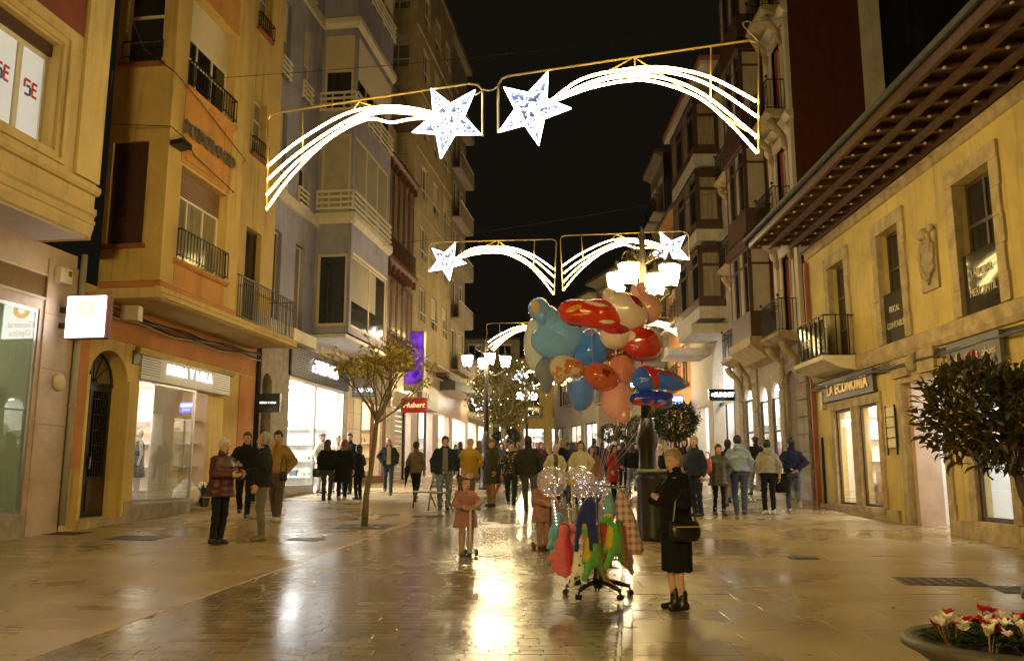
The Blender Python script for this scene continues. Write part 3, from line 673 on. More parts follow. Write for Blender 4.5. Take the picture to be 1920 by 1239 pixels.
F0.part('plinth', STONE_G, (sl - .2, mu, -.05, .02, .7, 1.04)); F0.part('door_step', STONE_G, (mu, sr, -.02, .3, .8, 1.045))
# upper floors
b.part('soffit', mat('soffit_white', (.6, .58, .55), .7), (SB0 - .1, SB1 + .3, 0, BD - .05, ZB - .16, ZB - .04))
b.part('string_course', WHITE_ST, (14.3, SB0, .15, .42, 5.72, 6.1))
wins = []
for z0, z1 in ((6.35, 8.9), (10.25, 12.75), (13.9, 16.4), (17.6, 20.0)):
    for u0, u1 in ((14.75, 15.4), (16.5, 17.25)): wins.append((u0, u1, z0 - .15, z1))
FF.wall('wall', PLASTER_G, 14.25, SB0, 5.9, 24, wins, .22)
for i, r in enumerate(wins):
    o = FF.win(r, WHITE_F, [GLASS_D, GLASS_C, GLASS_P][i % 3], cols=1, t=.14, shutter=(.0 if i < 2 else .45), sm=SHUT_C)
    q = b.mb()
    if i > 1:
        for k in range(4): FF.box(q, r[0] - .05, r[1] + .05, -.1, -.06, r[2] + .1 + k * .17, r[2] + .17 + k * .17)
        FF.box(q, r[0] - .02, r[0] + .02, -.061, 0, r[2] + .1, r[2] + .7); FF.box(q, r[1] - .02, r[1] + .02, -.061, 0, r[2] + .1, r[2] + .7)
        q.build('white_rail', WHITE_F, o)
FF.part('string_course', WHITE_ST, (14.25, SB0, -.1, 0, 9.85, 10.2)); FF.part('string_course', WHITE_ST, (14.25, SB0, -.1, 0, 17.1, 17.45))
# bay: storeys of glazing between plaster bands with cream ledges
f1 = (SB0 + .2, SB1 - .15, 6.5, 8.95); f2 = (SB0 + .2, SB1 - .15, 10.45, 13.2); f3 = (SB0 + .2, SB1 - .15, 14.0, 16.85); f4 = (SB0 + .2, SB1 - .15, 18.8, 21.3)
FB.wall('wall', PLASTER_G, SB0, SB1, ZB, 24, [f1, f2, f3, f4], .14)
FS.wall('wall', PLASTER_G, .2, BD, ZB, 24, [(.35, BD - .1, r[2], r[3]) for r in (f1, f2, f3, f4)], .14)
FB.part('white_band', WHITE_F, (f1[0], f1[1], -.012, 0, f1[3], f1[3] + .1))
for i, r in enumerate((f1, f2, f3, f4)):
    sr_ = (.35, BD - .1, r[2], r[3])
    if i == 0: o = FB.win(r, CREAM_F, GLASS_D, cols=2, t=.03, fw=.09); FS.win(sr_, CREAM_F, GLASS_D, cols=1, t=.03, fw=.09); FB.part('net_curtain', GLASS_P, (r[0] + .1, r[1] - 1.2, .05, .06, r[2] + .9, r[3] - .1), parent=o)
    elif i == 1: o = FB.win(r, CREAM_F, GLASS_P, cols=3, t=.03, fw=.09); FS.win(sr_, CREAM_F, GLASS_P, cols=1, t=.03, fw=.09)
    else: o = FB.win(r, CREAM_F, GLASS_D, cols=4, t=.03, fw=.09, shutter=.5, sm=SHUT_C); FS.win(sr_, CREAM_F, GLASS_D, cols=1, t=.03, fw=.09, shutter=.45, sm=SHUT_C)
    if i:
        for F_, a0, a1 in ((FB, SB0 - .04, SB1), (FS, .25, BD + .02)):
            q = b.mb()
            for k in range(4): F_.box(q, a0, a1, -.12, -.07, r[2] + .02 + k * .2, r[2] + .1 + k * .2)
            for k in range(4): u = a0 + (a1 - a0) * k / 3 * .98; F_.box(q, u, u + .04, -.071, 0, r[2] + .02, r[2] + .7)
            q.build('white_rail', WHITE_F, o)
for z in (10.05, 17.15):
    FB.moulding('bay_ledge', WHITE_ST, SB0 - .12, SB1 + .1, [(0, z - .05), (.06, z), (.14, z + .1), (.14, z + .3), (0, z + .33)])
    FS.moulding('bay_ledge', WHITE_ST, .2, BD + .12, [(0, z - .05), (.06, z), (.14, z + .1), (.14, z + .3), (0, z + .33)])
b.part('roof', STONE_G, (14.3, E3, -6, 1.4, 24, 24.2)); b.part('wall', PLASTER_G, (SB1, E3, .2, .24, 6, 24)); b.part('bay_return', PLASTER_G, (SB1 - .03, SB1, .2, BD - .01, ZB, 24))
# ---- L4: narrow house with a carved wooden gallery
b = Bld('gallery_house', WL, 23.3, 'narrow house with dark red brown carved wooden gallery, between the grey and cream buildings')
F0 = b.front(0); FB = b.front(1.0); FS = b.side(24.0); G0, G1 = 24.0, 28.3
sh = (24.4, 27.8, 1.3, 4.6)
F0.wall('wall', STONE_G, 23.3, 28.6, .8, 6.3, [sh], .25)
room(b, 24.2, 28.0, -.1, -3.5, 1.3, 4.9, mat('warm_shop', (.68, .55, .38), .6), SHOP_F, 2, emit('warm_light', (1, .84, .6), 12))
F0.part('shop_window', WOOD_R, (sh[0], sh[0] + .12, 0, .1, sh[2], sh[3]), (25.9, 26.15, 0, .1, sh[2], sh[3]), (sh[1] - .12, sh[1], 0, .1, sh[2], sh[3]), (sh[0], sh[1], .01, .09, sh[2], sh[2] + .3))
for i in range(6): F0.part('stone_block', WHITE_ST, (23.35, 24.2, -.04, 0, 1.0 + i * .6, 1.58 + i * .6)); F0.part('stone_block', WHITE_ST, (27.9, 28.5, -.04, 0, 1.0 + i * .6, 1.58 + i * .6))
F0.wall('wall', PLASTER_CREAM, 23.3, 28.6, 6.3, 17.6, [], .1)
for z0, z1 in ((6.5, 10.0), (10.4, 14.6)):
    n = 5
    for k in range(n):
        u0 = G0 + (G1 - G0) * k / n; u1 = G0 + (G1 - G0) * (k + 1) / n
        o = FB.win((u0 + .04, u1 - .04, z0 + .8, z1 - .3), WOOD_R, GLASS_C, cols=1, hsplit=[.78], t=.0, fw=.11)
        FB.part('carved_panel', WOOD_R, (u0 + .08, u1 - .08, -.03, .05, z0 + .15, z0 + .7), parent=o)
    FS.win((.1, .95, z0 + .8, z1 - .3), WOOD_R, GLASS_C, cols=1, hsplit=[.78], t=.0, fw=.14); FS.part('carved_panel', WOOD_R, (.05, .98, -.03, .05, z0, z0 + .8))
    FB.rail(G0, G1, z0 + .1, z0 + .95, WOOD_D, .14, -.1, ret=.1)
for z in (6.2, 10.1, 14.5): FB.moulding('gallery_cornice', WOOD_R, G0 - .15, G1 + .1, [(-.9, z), (.02, z), (.1, z + .12), (.2, z + .2), (.2, z + .34), (-.9, z + .36)]); FS.moulding('gallery_cornice', WOOD_R, 0, 1.18, [(0, z), (.02, z), (.1, z + .12), (.18, z + .2), (.18, z + .34), (0, z + .36)])
for k in range(7):   # carved brackets under the cornices
    for z in (14.2, 9.85): u = G0 + .15 + k * .66; FB.part('bracket', WOOD_R, (u - .06, u + .06, -.16, 0, z, z + .32))
b.part('roof', mat('dark_tile_roof', (.10, .05, .035), .8), (23.3, 28.6, -5, 1.2, 17.6, 17.8))
# ---- L5: cream apartment house
b = Bld('cream_building', WL, 28.6, 'cream apartment house with white shuttered windows above the purple lit screen')
F0 = b.front(0); FB = b.front(.8); FS = b.side(28.9); B0, B1, Z5 = 28.9, 37.2, 27.5
CREAM = mat('aged_cream_plaster', (.50, .40, .22), .85, var=.15, scale=1, streak=.45, bump=.1)
F0.wall('wall', MARBLE, 28.6, 37.4, .8, 7.3, [(29.4, 32.2, 1.3, 4.7), (33.6, 36.8, 1.3, 4.9)], .3)
fw_, sw_ = [], []
for k in range(6):
    z = 8.1 + k * 3.05
    for u in (30.2, 32.7, 35.2): fw_.append((u, u + 1.3, z + .8, z + 2.45))
    sw_.append((.12, .72, z + .8, z + 2.45))
FB.wall('wall', CREAM, B0, B1, 7.3, Z5, fw_, .2); FS.wall('wall', CREAM, -1.2, .8, 7.3, Z5, [(-.75, .45, r[2], r[3]) for r in sw_], .2)
for i, r in enumerate(fw_): o = FB.win(r, WHITE_F, [GLASS_C, GLASS_D, GLASS_P][(i * 7) % 3], cols=2, t=.1, shutter=[.0, .35, .6][(i * 5) % 3], sm=SHUT_C); FB.part('guard_rail', WHITE_F, (r[0] - .05, r[1] + .05, -.05, -.01, r[2] + .35, r[2] + .4), parent=o)
for i, r in enumerate(sw_):
    r2 = (-.75, .45, r[2], r[3]); o = FS.win(r2, WHITE_F, GLASS_C, cols=2, t=.1, shutter=.25, sm=SHUT_C); FS.part('guard_rail', WHITE_F, (-.8, .5, -.06, -.01, r[2] + .35, r[2] + .4), parent=o)
for k in range(1, 6):
    z = 8.0 + k * 3.05; FB.part('floor_band', CREAM, (B0, B1, -.06, 0, z, z + .14)); FS.part('floor_band', CREAM, (-1.2, .86, -.06, 0, z, z + .14))
b.part('soffit', WHITE_ST, (B0, B1, 0, .8, 7.2, 7.32)); b.part('roof', STONE_G, (28.6, 37.4, -6, .9, Z5, Z5 + .25))
room(b, 29.2, 32.4, -.1, -3, 1.3, 4.8, SHOP_W, SHOP_F, 2, L_SHOP); room(b, 33.4, 37.0, -.1, -3, 1.3, 5.0, SHOP_W, SHOP_F, 2, L_SHOP)
for k in range(14): b.part('shutter_slat', SHUT_C, (29.4, 30.9, -.12, -.08, 1.35 + k * .23, 1.55 + k * .23))
b.part('door_frame', DARK_M, (30.9, 31.1, -.1, .02, 1.3, 4.7), (33.5, 33.7, -.1, .02, 1.3, 4.9), (35.2, 35.35, -.1, .02, 1.3, 4.9))
b.part('fascia', WHITE_ST, (29.3, 32.3, 0, .12, 4.75, 5.4)); b.text('LAN', .5, DARK_M, 30.8, .13, 5.07, depth=.02)
b.part('fascia', mat('stone_fascia', (.45, .4, .32), .5), (33.4, 37.0, 0, .25, 5.0, 6.2)); b.text('D A', .5, DARK_M, 34.4, .27, 5.6, depth=.02)
# ---- L6: brick-brown building with concrete bands and balcony fronts
b = Bld('brown_building', WL, 37.4, 'tall brown and concrete apartment block with slanting balcony bands, last tall one on the left')
F0 = b.front(0); FB = b.front(.55); FS = b.side(37.4); B0, B1, Z6 = 37.4, 42.6, 27.3
BRN = mat('brown_brick', (.17, .07, .045), .85, var=.15, scale=2); CONC = mat('concrete_panel', (.36, .30, .23), .85, var=.15, streak=.35)
F0.wall('wall', MARBLE, 37.4, 47, .9, 7.0, [(38.2, 41, 1.5, 5.0), (42, 46, 1.5, 5.0)], .3)
room(b, 38, 41.2, -.1, -3, 1.5, 5.1, SHOP_W, SHOP_F, 2, L_SHOP); room(b, 41.8, 46.4, -.1, -3, 1.5, 5.1, SHOP_W, SHOP_F, 2, L_SHOPW)
hs = []
for k in range(6):
    z = 7.6 + k * 3.0
    for u in (38.7, 40.8): hs.append((u, u + 1.4, z + .9, z + 2.4))
FB.wall('wall', CONC, 38.2, B1, 7.0, Z6, hs, .2); FS.wall('wall', BRN, -.5, .6, 7.0, Z6, [], .1); FB.part('brown_pier', BRN, (37.4, 38.2, -.05, 0, 7, Z6))
for i, r in enumerate(hs): FB.win(r, WHITE_F, [GLASS_D, GLASS_C, GLASS_P][(i * 2) % 3], cols=2, t=.1, panes=False)
for k in range(6):
    z = 7.6 + k * 3.0; FB.part('balcony_front', CONC, (38.5, B1, -.55, -.45, z - .1, z + .75), (38.5, B1, -.5, 0, z - .16, z - .06)); FB.part('balcony_rail', WHITE_F, (38.5, B1, -.56, -.5, z + .85, z + .9))
b.part('cornice', CONC, (37.2, B1 + .2, -1, .9, Z6, Z6 + .4)); b.part('roof', STONE_G, (37.4, B1, -6, .5, Z6 + .4, Z6 + .5))
# rounded canopy slab over the shop
q = b.mb(); pts = [(38.4, 0), (38.4, .9)] + [(42.6 + 2.6 * math.sin(a), .9 + .9 * (1 - abs(1 - a / .785)) * 0 + 1.1 * math.cos(a - .0) * .9) for a in [i * math.pi / 16 for i in range(9)]] + [(45.2, 0)]
q.prism(pts, 2, 6.35, 6.85); q.build('canopy', mat('canopy_dark', (.10, .095, .09), .5), b.root); b.part('canopy_soffit', mat('canopy_white', (.6, .58, .58), .6), (38.5, 44.6, 0, 1.0, 6.3, 6.345))
# ---- L7: low shops beyond
b = Bld('end_shop_building', WL, 47, 'pale low building with bright shopfront at the far left of the street')
F0 = b.front(-.3)
hs = [(48, 51.5, 1.7, 5.2), (52.5, 57, 1.7, 5.2)]; up = [(u, u + 1.3, z, z + 1.9) for z in (6.6,) for u in (48, 50.4, 52.8, 55.2)]
F0.wall('wall', CREAM, 47, 59, 1, 9.3, hs + up, .25)
for i, r in enumerate(up): F0.win(r, WHITE_F, [GLASS_D, GLASS_C][i % 2], cols=2, panes=False)
room(b, 47.8, 51.8, -.5, -3, 1.7, 5.4, SHOP_W, SHOP_F, 2, L_SHOPW); room(b, 52.2, 57.4, -.5, -3, 1.7, 5.4, SHOP_W, SHOP_F, 2, L_SHOPW)
b.part('roof', STONE_G, (47, 59, -6, 0, 9.3, 9.5)); b.part('canopy', WHITE_ST, (47.5, 53, -.3, 1.2, 5.5, 5.75))
# ================================================================== right side of the street
# ---- R1: old yellow house with stone frames and a deep wooden eave
b = Bld('old_yellow_house', WR, 0.0, 'old yellow plastered house with stone window frames and a deep wooden eave on the right')
R1 = b; F0 = b.front(0); E = 13.1; S0 = -3.0; ZT = 7.62
PLY = mat('ochre_plaster', (.54, .42, .15), .85, var=.2, scale=.7, bump=.25, bscale=25, streak=.45)
a1 = (10.35, 11.45, 4.42, 6.85); a2 = (7.3, 8.4, 4.42, 6.85); a3 = (3.75, 5.0, 4.42, 6.85); a4 = (.9, 2.1, 4.42, 6.85)
g1 = (10.5, 11.62, .92, 3.22); g2 = (8.98, 10.1, .92, 3.22); g3 = (6.1, 7.72, .5, 3.5); g4 = (4.0, 5.1, .84, 3.3)
F0.wall('wall', PLY, S0, E, .1, ZT + .15, [a1, a2, a3, a4, g1, g2, g3, g4], .24)
def surround(F, r, w, m, out=.05, sill=True, head=None, n=5):
    """stone frame of separate blocks round an opening"""
    a, b_, c, d = r; h = (d - c) / n
    for k in range(n):
        z0, z1 = c + k * h, c + (k + 1) * h; e = .0 if k % 2 else .035
        F.part('stone_block', m, (a - w - e, a + .004, -out, .1, z0 + .004, z1 - .004)); F.part('stone_block', m, (b_ - .004, b_ + w + e, -out, .1, z0 + .004, z1 - .004))
    F.part('lintel', m, (a - w - .02, b_ + w + .02, -out - .004, .1, d + .003, d + (head or w)))
    if sill: F.part('sill_stone', m, (a - w, b_ + w, -out - .05, .1, c - .12, c - .004))
for r in (a1, a2, a3, a4):
    surround(F0, r, .24, STONE, head=.3, sill=False)
    o = F0.win(r, WOOD_D, GLASS_D, cols=2, rows=3, t=.2, fw=.07)
F0.moulding('string_course', STONE, S0, E, [(0, 4.02), (.06, 4.04), (.1, 4.14), (.1, 4.36), (.05, 4.4), (0, 4.4)])
F0.moulding('wall_cornice', STONE, S0, E, [(0, ZT - .14), (.05, ZT - .12), (.05, ZT + .02), (.12, ZT + .06), (0, ZT + .1)])
PANEL = mat('smoked_guard_glass', (.03, .028, .025), .05, var=.1, spec=.45)
LETW = mat('pale_lettering', (.62, .56, .42), .5, var=.02)
for r, t1, t2 in ((a2, 'FISCAL', 'CONTABLE'), (a3, 'LABORAL', 'MERCANTIL')):
    p = F0.part('guard_panel', PANEL, (r[0] + .03, r[1] - .03, .03, .05, r[2], r[2] + 1.08)); cu = (r[0] + r[1]) / 2
    b.text(t1, .19, LETW, cu, -.02, r[2] + .7, depth=.008, squeeze=.85); b.text(t2, .19, LETW, cu, -.02, r[2] + .36, depth=.008, squeeze=.85)
# balcony of the first window
BF = b.front(.75)
q = b.mb(); q.prism([(0, 4.05), (.45, 4.12), (.7, 4.24), (.86, 4.3), (.86, 4.4), (0, 4.4)], 0, 9.85, 11.95); q.build('balcony_slab', WHITE_ST, b.root)
rl = BF.rail(9.95, 11.85, 4.4, 5.4, IRON, .3, 0, ret=.72, name='balcony_railing', nb=0, r=.012)
BF.part('guard_panel', PANEL, (10.0, 11.8, .015, .03, 4.5, 5.3), parent=rl); BF.part('guard_panel', PANEL, (11.83, 11.845, .03, .7, 4.5, 5.3), parent=rl)
b.text('MEDI', .3, LETW, 11.2, .752, 4.85, depth=.008)
# carved coat of arms
fc = b.mb(); cu, cz = 6.08, 5.75
F0.box(fc, cu - .34, cu + .34, -.05, .02, cz - .62, cz + .5); cb = fc.build('coat_of_arms', STONE, b.root)
q = b.mb(); q.prism([(cu - .26, cz + .3), (cu + .26, cz + .3), (cu + .26, cz - .2), (cu, cz - .52), (cu - .26, cz - .2)], 1, .05, .1); q.build('shield', STONE_G, cb)
q = b.mb()
for k in range(7): a = k * .9; q.tube([(cu + .3 * math.cos(a + j * .3) * (1 - j * .1), .07 + .01 * j, cz + .05 + .5 * math.sin(a + j * .3) * (1 - j * .1)) for j in range(5)], [.05, .05, .045, .035, .02], 6)
q.ball((cu, .09, cz + .5), (.14, .09, .12)); q.ball((cu - .22, .07, cz + .56), (.1, .06, .08)); q.ball((cu + .22, .07, cz + .52), (.1, .06, .08)); tag(q.build('carved_mantling', STONE, cb, smooth=True), kind='stuff')
# eave: boards, two long beams, rafters with pale knobs added in place of glints, gutter
ED = 1.66; ZE = 7.78; EE = 12.55
b.part('soffit_boards', WOOD_D, (S0, EE + .1, 0, ED, ZE + .14, ZE + .18))
for d in (.55, 1.12): b.part('eave_beam', WOOD_E, (S0, EE + .12, d - .045, d + .045, ZE - .06, ZE + .06))
b.part('fascia_board', WOOD_D, (S0, EE + .12, ED - .05, ED + .03, ZE - .04, ZE + .2)); b.part('wall_plate', WOOD_D, (S0, E + .1, .002, .12, ZT + .1, ZE + .13))
n = 26; ra = b.mb(); ra.prism([(0, 0), (ED - .06, 0), (ED - .06, .12), (.0, .12)], 0, -.05, .05)
kn = b.mb()
KN = mat('pale_glint_knob', (.7, .62, .48), .25)
rmesh = None
for i in range(n):
    u = S0 + .4 + (EE - S0 - .35) * i / (n - 1)
    q = b.mb(); q.prism([(.12, ZE + .02), (.5, ZE - .02), (.56, ZE + .05), (1.06, ZE - .02), (1.12, ZE + .05), (ED - .06, ZE - .03), (ED - .06, ZE + .136), (.12, ZE + .136)], 0, u - .05, u + .05)
    o = q.build('rafter', WOOD_E, b.root)
    for d in (.33, .82, 1.45):
        q = b.mb(); q.ball((u - .06, d, ZE - .0), (.03, .035, .028), 6, 4); q.build('glint_knob', KN, o, smooth=True)
q = b.mb(); pr = [(ED + .1 + .075 * math.cos(a), ZE + .2 + .075 * math.sin(a)) for a in [math.pi + i * math.pi / 6 for i in range(7)]]
q.prism(pr, 0, S0, EE + .2); q.build('gutter', mat('zinc_green', (.018, .02, .014), .7), b.root)
q = b.mb(); q.quad((S0, ED + .1, ZE + .22), (EE + .2, ED + .1, ZE + .22), (EE + .2, -4.5, ZE + 2.0), (S0, -4.5, ZE + 2.0)); q.build('roof', mat('clay_tile', (.25, .1, .06), .8, var=.25, scale=8), b.root, fix=False)
# shops of the ground floor
for r in (g1, g2): surround(F0, r, .2, STONE, out=.045, head=.22)
SHOPBACK = mat('shop_cream', (.74, .68, .56), .6, var=.04)
rm = room(b, 8.6, 12.1, -.25, -3.4, .9, 3.4, SHOPBACK, mat('shop_boards', (.4, .24, .1), .35, var=.15), 3, emit('dry_goods_light', (1, .95, .86), 24))
for r in (g1, g2):
    w = F0.win(r, WOOD_D, GLASS, cols=1, t=.03, fw=.06, name='shop_window')
SHELF_W = mat('honey_wood', (.5, .28, .1), .45, var=.2)
for k in range(7): b.part('shelf', SHOP_W, (8.7, 12.0, -2.6, -2.25, 1.3 + k * .3, 1.33 + k * .3), parent=rm)
for j in range(10):
    for k in (0, 1, 2): b.part('packet', mat('packet_%d' % ((j + k) % 5), [(.6, .1, .08), (.1, .3, .5), (.6, .5, .2), (.2, .4, .2), (.75, .7, .65)][(j + k) % 5], .5), (8.8 + j * .32, 8.98 + j * .32, -2.5, -2.3, 1.33 + k * .3, 1.5 + k * .3), parent=rm)
b.part('counter', SHELF_W, (8.9, 11.8, -1.5, -1.0, .92, 1.7), parent=rm)
sg = F0.part('sign_board', mat('sign_black_wood', (.05, .045, .03), .5, var=.1), (8.95, 12.05, -.1, -.02, 3.5, 3.95))
GOLD = mat('gold_paint', (.75, .52, .12), .35, metal=.2, var=.05)
b.text('LA ECONOMIA', .36, GOLD, 10.5, .115, 3.72, bold=.012, spacing=1.08, depth=.02, parent=None)
F0.part('sign_frame', WOOD_D, (8.9, 12.1, -.115, -.02, 3.95, 3.99), (8.9, 12.1, -.115, -.02, 3.46, 3.5))
# notice rack on the wall
rk = b.mb(); u0, u1 = 8.05, 8.5
for u in (u0, u1): F0.box(rk, u - .015, u + .015, -.07, -.04, 2.05, 3.1)
o = rk.build('notice_rack', IRON, b.root)
for k in range(4): F0.part('notice_plate', mat('plate_cream', (.6, .5, .3), .5, var=.1), (u0 + .02, u1 - .02, -.06, -.045, 2.2 + k * .22, 2.39 + k * .22), parent=o)
# doorway to the shoe shop: recess with white lit walls
surround(F0, g3, .22, STONE, out=.04, head=.3, sill=False)
room(b, 6.0, 7.9, -.25, -3.2, .52, 3.52, SHOP_W, SHOP_F, 2, emit('shoe_shop_light', (1, .95, .88), 9), stock=False)
F0.part('jamb_lining', MARBLE, (7.55, 7.72, .1, .6, .52, 3.5)); F0.part('jamb_lining', SHOP_W, (6.1, 6.2, .05, 1.2, .52, 3.5))
b.part('notice', mat('paper_white', (.8, .8, .78), .5, var=.0), (6.62, 7.2, -3.15, -3.12, 1.9, 2.4))
cb = F0.part('capital_block', STONE, (7.2, 7.95, -.12, 0, 3.62, 4.0), (6.05, 6.75, -.12, 0, 3.6, 4.05))
q = b.mb(); q.ball((6.98, .1, 3.86), (.17, .12, .19), 12, 8); q.build('carved_boss', STONE, cb, smooth=True)
# display window of the shoe shop
surround(F0, g4, .2, STONE, out=.04, head=.25, sill=False)
F0.win(g4, WOOD_D, GLASS, cols=1, t=.03, fw=.08, name='shop_window'); room(b, 3.6, 5.4, -.25, -3, .8, 3.4, SHOP_W, SHOP_F, 2, emit('display_light', (.9, .95, 1), 12), stock=False)
q = b.mb(); q.tube([F0.P(4.72, .08, 1.55), F0.P(4.72, .0, 1.62), F0.P(4.72, .0, 2.15), F0.P(4.72, .08, 2.22)], .018, 6); q.build('door_handle', IRON, b.root)
F0.part('plinth', STONE, (-3, 3.8, -.08, 0, .1, .82), (5.3, 5.9, -.08, 0, .2, .82)); F0.part('plinth', STONE, (8.2, 12.9, -.07, 0, .3, .9)); F0.part('plinth', STONE, (3.8, 5.3, -.09, .3, .1, .835))
sg = F0.part('sign_board', mat('silver_sign', (.13, .13, .145), .6, var=.1, scale=1), (3.75, 5.5, -.14, -.06, 3.42, 3.98))
b.text('pablo', .2, LETW, 5.12, .155, 3.68, depth=.01, squeeze=.9); b.text('ochoa', .2, mat('sign_red', (.6, .02, .02), .4), 4.62, .155, 3.68, depth=.01, bold=.006, squeeze=.9); b.text('.shoes', .2, LETW, 4.08, .155, 3.68, depth=.01, squeeze=.9)
# cables sagging along the string course, boxes
rnd = random.Random(2)
for k in range(5):
    q = b.mb(); pts = []
    for i in range(50):
        u = S0 + (E - S0) * i / 49; pts.append((u, .06 + k * .022 + .015 * math.sin(i * 1.7 + k), 3.98 - k * .03 - .035 * abs(math.sin(i * .45 + k * .7))))
    q.tube(pts, .014, 5); q.build('cable', CABLE, b.root)
b.part('junction_box', BEIGE_PL, (12.2, 12.4, .0, .1, 3.3, 3.75)); b.part('drain_pipe', TERRA, (12.92, 13.04, .02, .12, .5, 7.4)); b.part('drain_pipe', DARK_M, (12.55, 12.62, .01, .07, .5, 2.6))
b.part('end_wall', PLASTER_OR, (E, E + .03, -5, .02, .2, 8.0))
# ---- R2: ornate red and cream house with iron balconies
WR2 = Wall((8.86, 10.0), .0, 'R')
b = Bld('ornate_red_house', WR2, 15.4, 'ornate tall house with oxblood side wall, iron balconies and rusticated stone arches')
F0 = b.front(0); FS = b.side(15.4); B0, B1, Z2 = 15.4, 23.2, 24.0
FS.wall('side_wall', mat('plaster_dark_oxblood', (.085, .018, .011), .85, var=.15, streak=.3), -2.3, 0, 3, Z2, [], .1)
FS.part('white_pilaster', WHITE_ST, (-2.95, -2.3, -.05, .3, 3, Z2)); FS.win((-6.4, -3.0, 11.2, 22), DARK_M, GLASS_D, cols=3, rows=3, t=.3, name='glazed_gallery'); FS.rail(-3.05, -2.2, 11.4, 12.5, IRON, .35, -.4, ret=.4)
ar = [(16.5, 17.5, 1.15, 4.9), (18.2, 19.1, 1.25, 4.7), (19.6, 20.5, 1.25, 4.7), (21.4, 22.5, 1.2, 4.9)]
F0.wall('ground_wall', STONE_G, B0, B1, .6, 5.8, ar, .12, arches=[1, 1, 1, 1])
hg = .52
for k in range(9):   # rusticated blocks of the piers
    for (u0, u1) in ((15.42, 16.35), (17.6, 18.1), (20.6, 21.25), (22.6, 23.15)):
        z0 = .75 + k * hg; e = .1 * (k % 2); F0.part('rusticated_block', STONE_G, (u0 + e * .3, u1 - e * .3, -.07, 0, z0 + .015, z0 + hg - .015))
room(b, 17.7, 23, -.13, -3.4, 1.2, 4.9, SHOP_W, SHOP_F, 4, L_SHOPW)
for r in ar[1:]: F0.win((r[0], r[1], r[2], r[3] - .5), DARK_M, GLASS, cols=1, t=.04, fw=.07, hsplit=[.62], name='shop_window')
b.part('door', mat('stone_niche', (.2, .17, .13), .8), (16.5, 17.5, -.13, -.1, 1.15, 4.9))
hs = []
for z in (6.0, 9.6, 13.2, 16.8):
    hs += [(16.2, 17.2, z, z + 2.6), (21.6, 22.5, z, z + 2.6)]
REDW = mat('brick_red_wall', (.38, .085, .04), .85, var=.12, streak=.2)
F0.wall('wall', REDW, B0, B1, 5.8, Z2, hs, .3)
for r in hs:
    F0.win(r, WHITE_F, GLASS_C, cols=2, rows=2, t=.2, panes=False, name='french_window')
    F0.part('window_frame_stone', WHITE_ST, (r[0] - .2, r[0], -.06, .1, r[2], r[3]), (r[1], r[1] + .2, -.06, .1, r[2], r[3]), (r[0] - .28, r[1] + .28, -.1, .1, r[3], r[3] + .32))
    q = b.mb(); q.prism([(0, r[2] - .35), (.35, r[2] - .3), (.72, r[2] - .14), (.72, r[2] - .02), (0, r[2] - .02)], 0, r[0] - .45, r[1] + .45); sl_ = q.build('balcony_slab', STONE, b.root)
    for u in (r[0] - .2, r[1] + .2):   # carved consoles
        q = b.mb(); pts = [(u, .05 + .5 * (1 - k / 10) ** 1.5 + .05 * math.sin(k * .9), r[2] - .3 - k * .1) for k in range(11)]; q.tube(pts, [.12, .13, .13, .12, .1, .09, .08, .08, .09, .1, .05], 8); q.build('console', STONE, sl_, smooth=True)
    G = b.front(.66); rl = G.rail(r[0] - .4, r[1] + .4, r[2], r[2] + 1.02, IRON, .12, 0, ret=.62, name='balcony_railing', scroll=True)
    for u in (r[0] - .4, r[1] + .4): q = b.mb(); q.ball((u, .66, r[2] + 1.1), .05, 8, 5); q.build('finial', IRON, rl)
for u in (15.4, 17.5, 20.9, 22.85): F0.part('pilaster', WHITE_ST, (u, u + .3, -.12, 0, 5.9, Z2 - .3))
for z in (5.75, 9.1, 12.7, 16.3, 23.4): F0.moulding('cornice', WHITE_ST, B0 - .05, B1, [(0, z), (.1, z + .04), (.2, z + .12), (.25, z + .2), (.25, z + .28), (0, z + .3)])
for z in (8.85, 12.45):
    for u in (15.45, 17.55, 20.95, 22.9): q = b.mb(); q.ball((u + .13, .14, z), (.16, .14, .22), 8, 6); q.build('carved_capital', WHITE_ST, b.root, smooth=True)
# dark timber oriel
GD = .85; G = b.front(GD); GS = b.side(18.2); GF = b.side(20.6)
for z in (6.2, 9.8, 13.4, 17.0):
    for k in range(4):
        u0 = 18.2 + .6 * k; G.win((u0, u0 + .58, z + .8, z + 3.1), WOOD_D, GLASS_P if k % 2 else GLASS_D, cols=1, hsplit=[.75], t=0, fw=.08, panes=False)
    GS.win((.05, GD - .05, z + .8, z + 3.1), WOOD_D, GLASS_P, cols=1, hsplit=[.75], t=0, fw=.08)
    b.part('oriel_panel', WOOD_D, (18.2, 20.6, 0, GD, z, z + .8)); b.part('oriel_cornice', WOOD_D, (18.1, 20.7, 0, GD + .1, z + 3.1, z + 3.45))
q = b.mb(); q.prism([(0, 5.4), (.4, 5.5), (.95, 5.9), (.95, 6.18), (0, 6.18)], 0, 18.0, 20.8); q.build('oriel_base', STONE, b.root)
b.part('roof', STONE_G, (B0, B1, -8, .4, Z2, Z2 + .3))
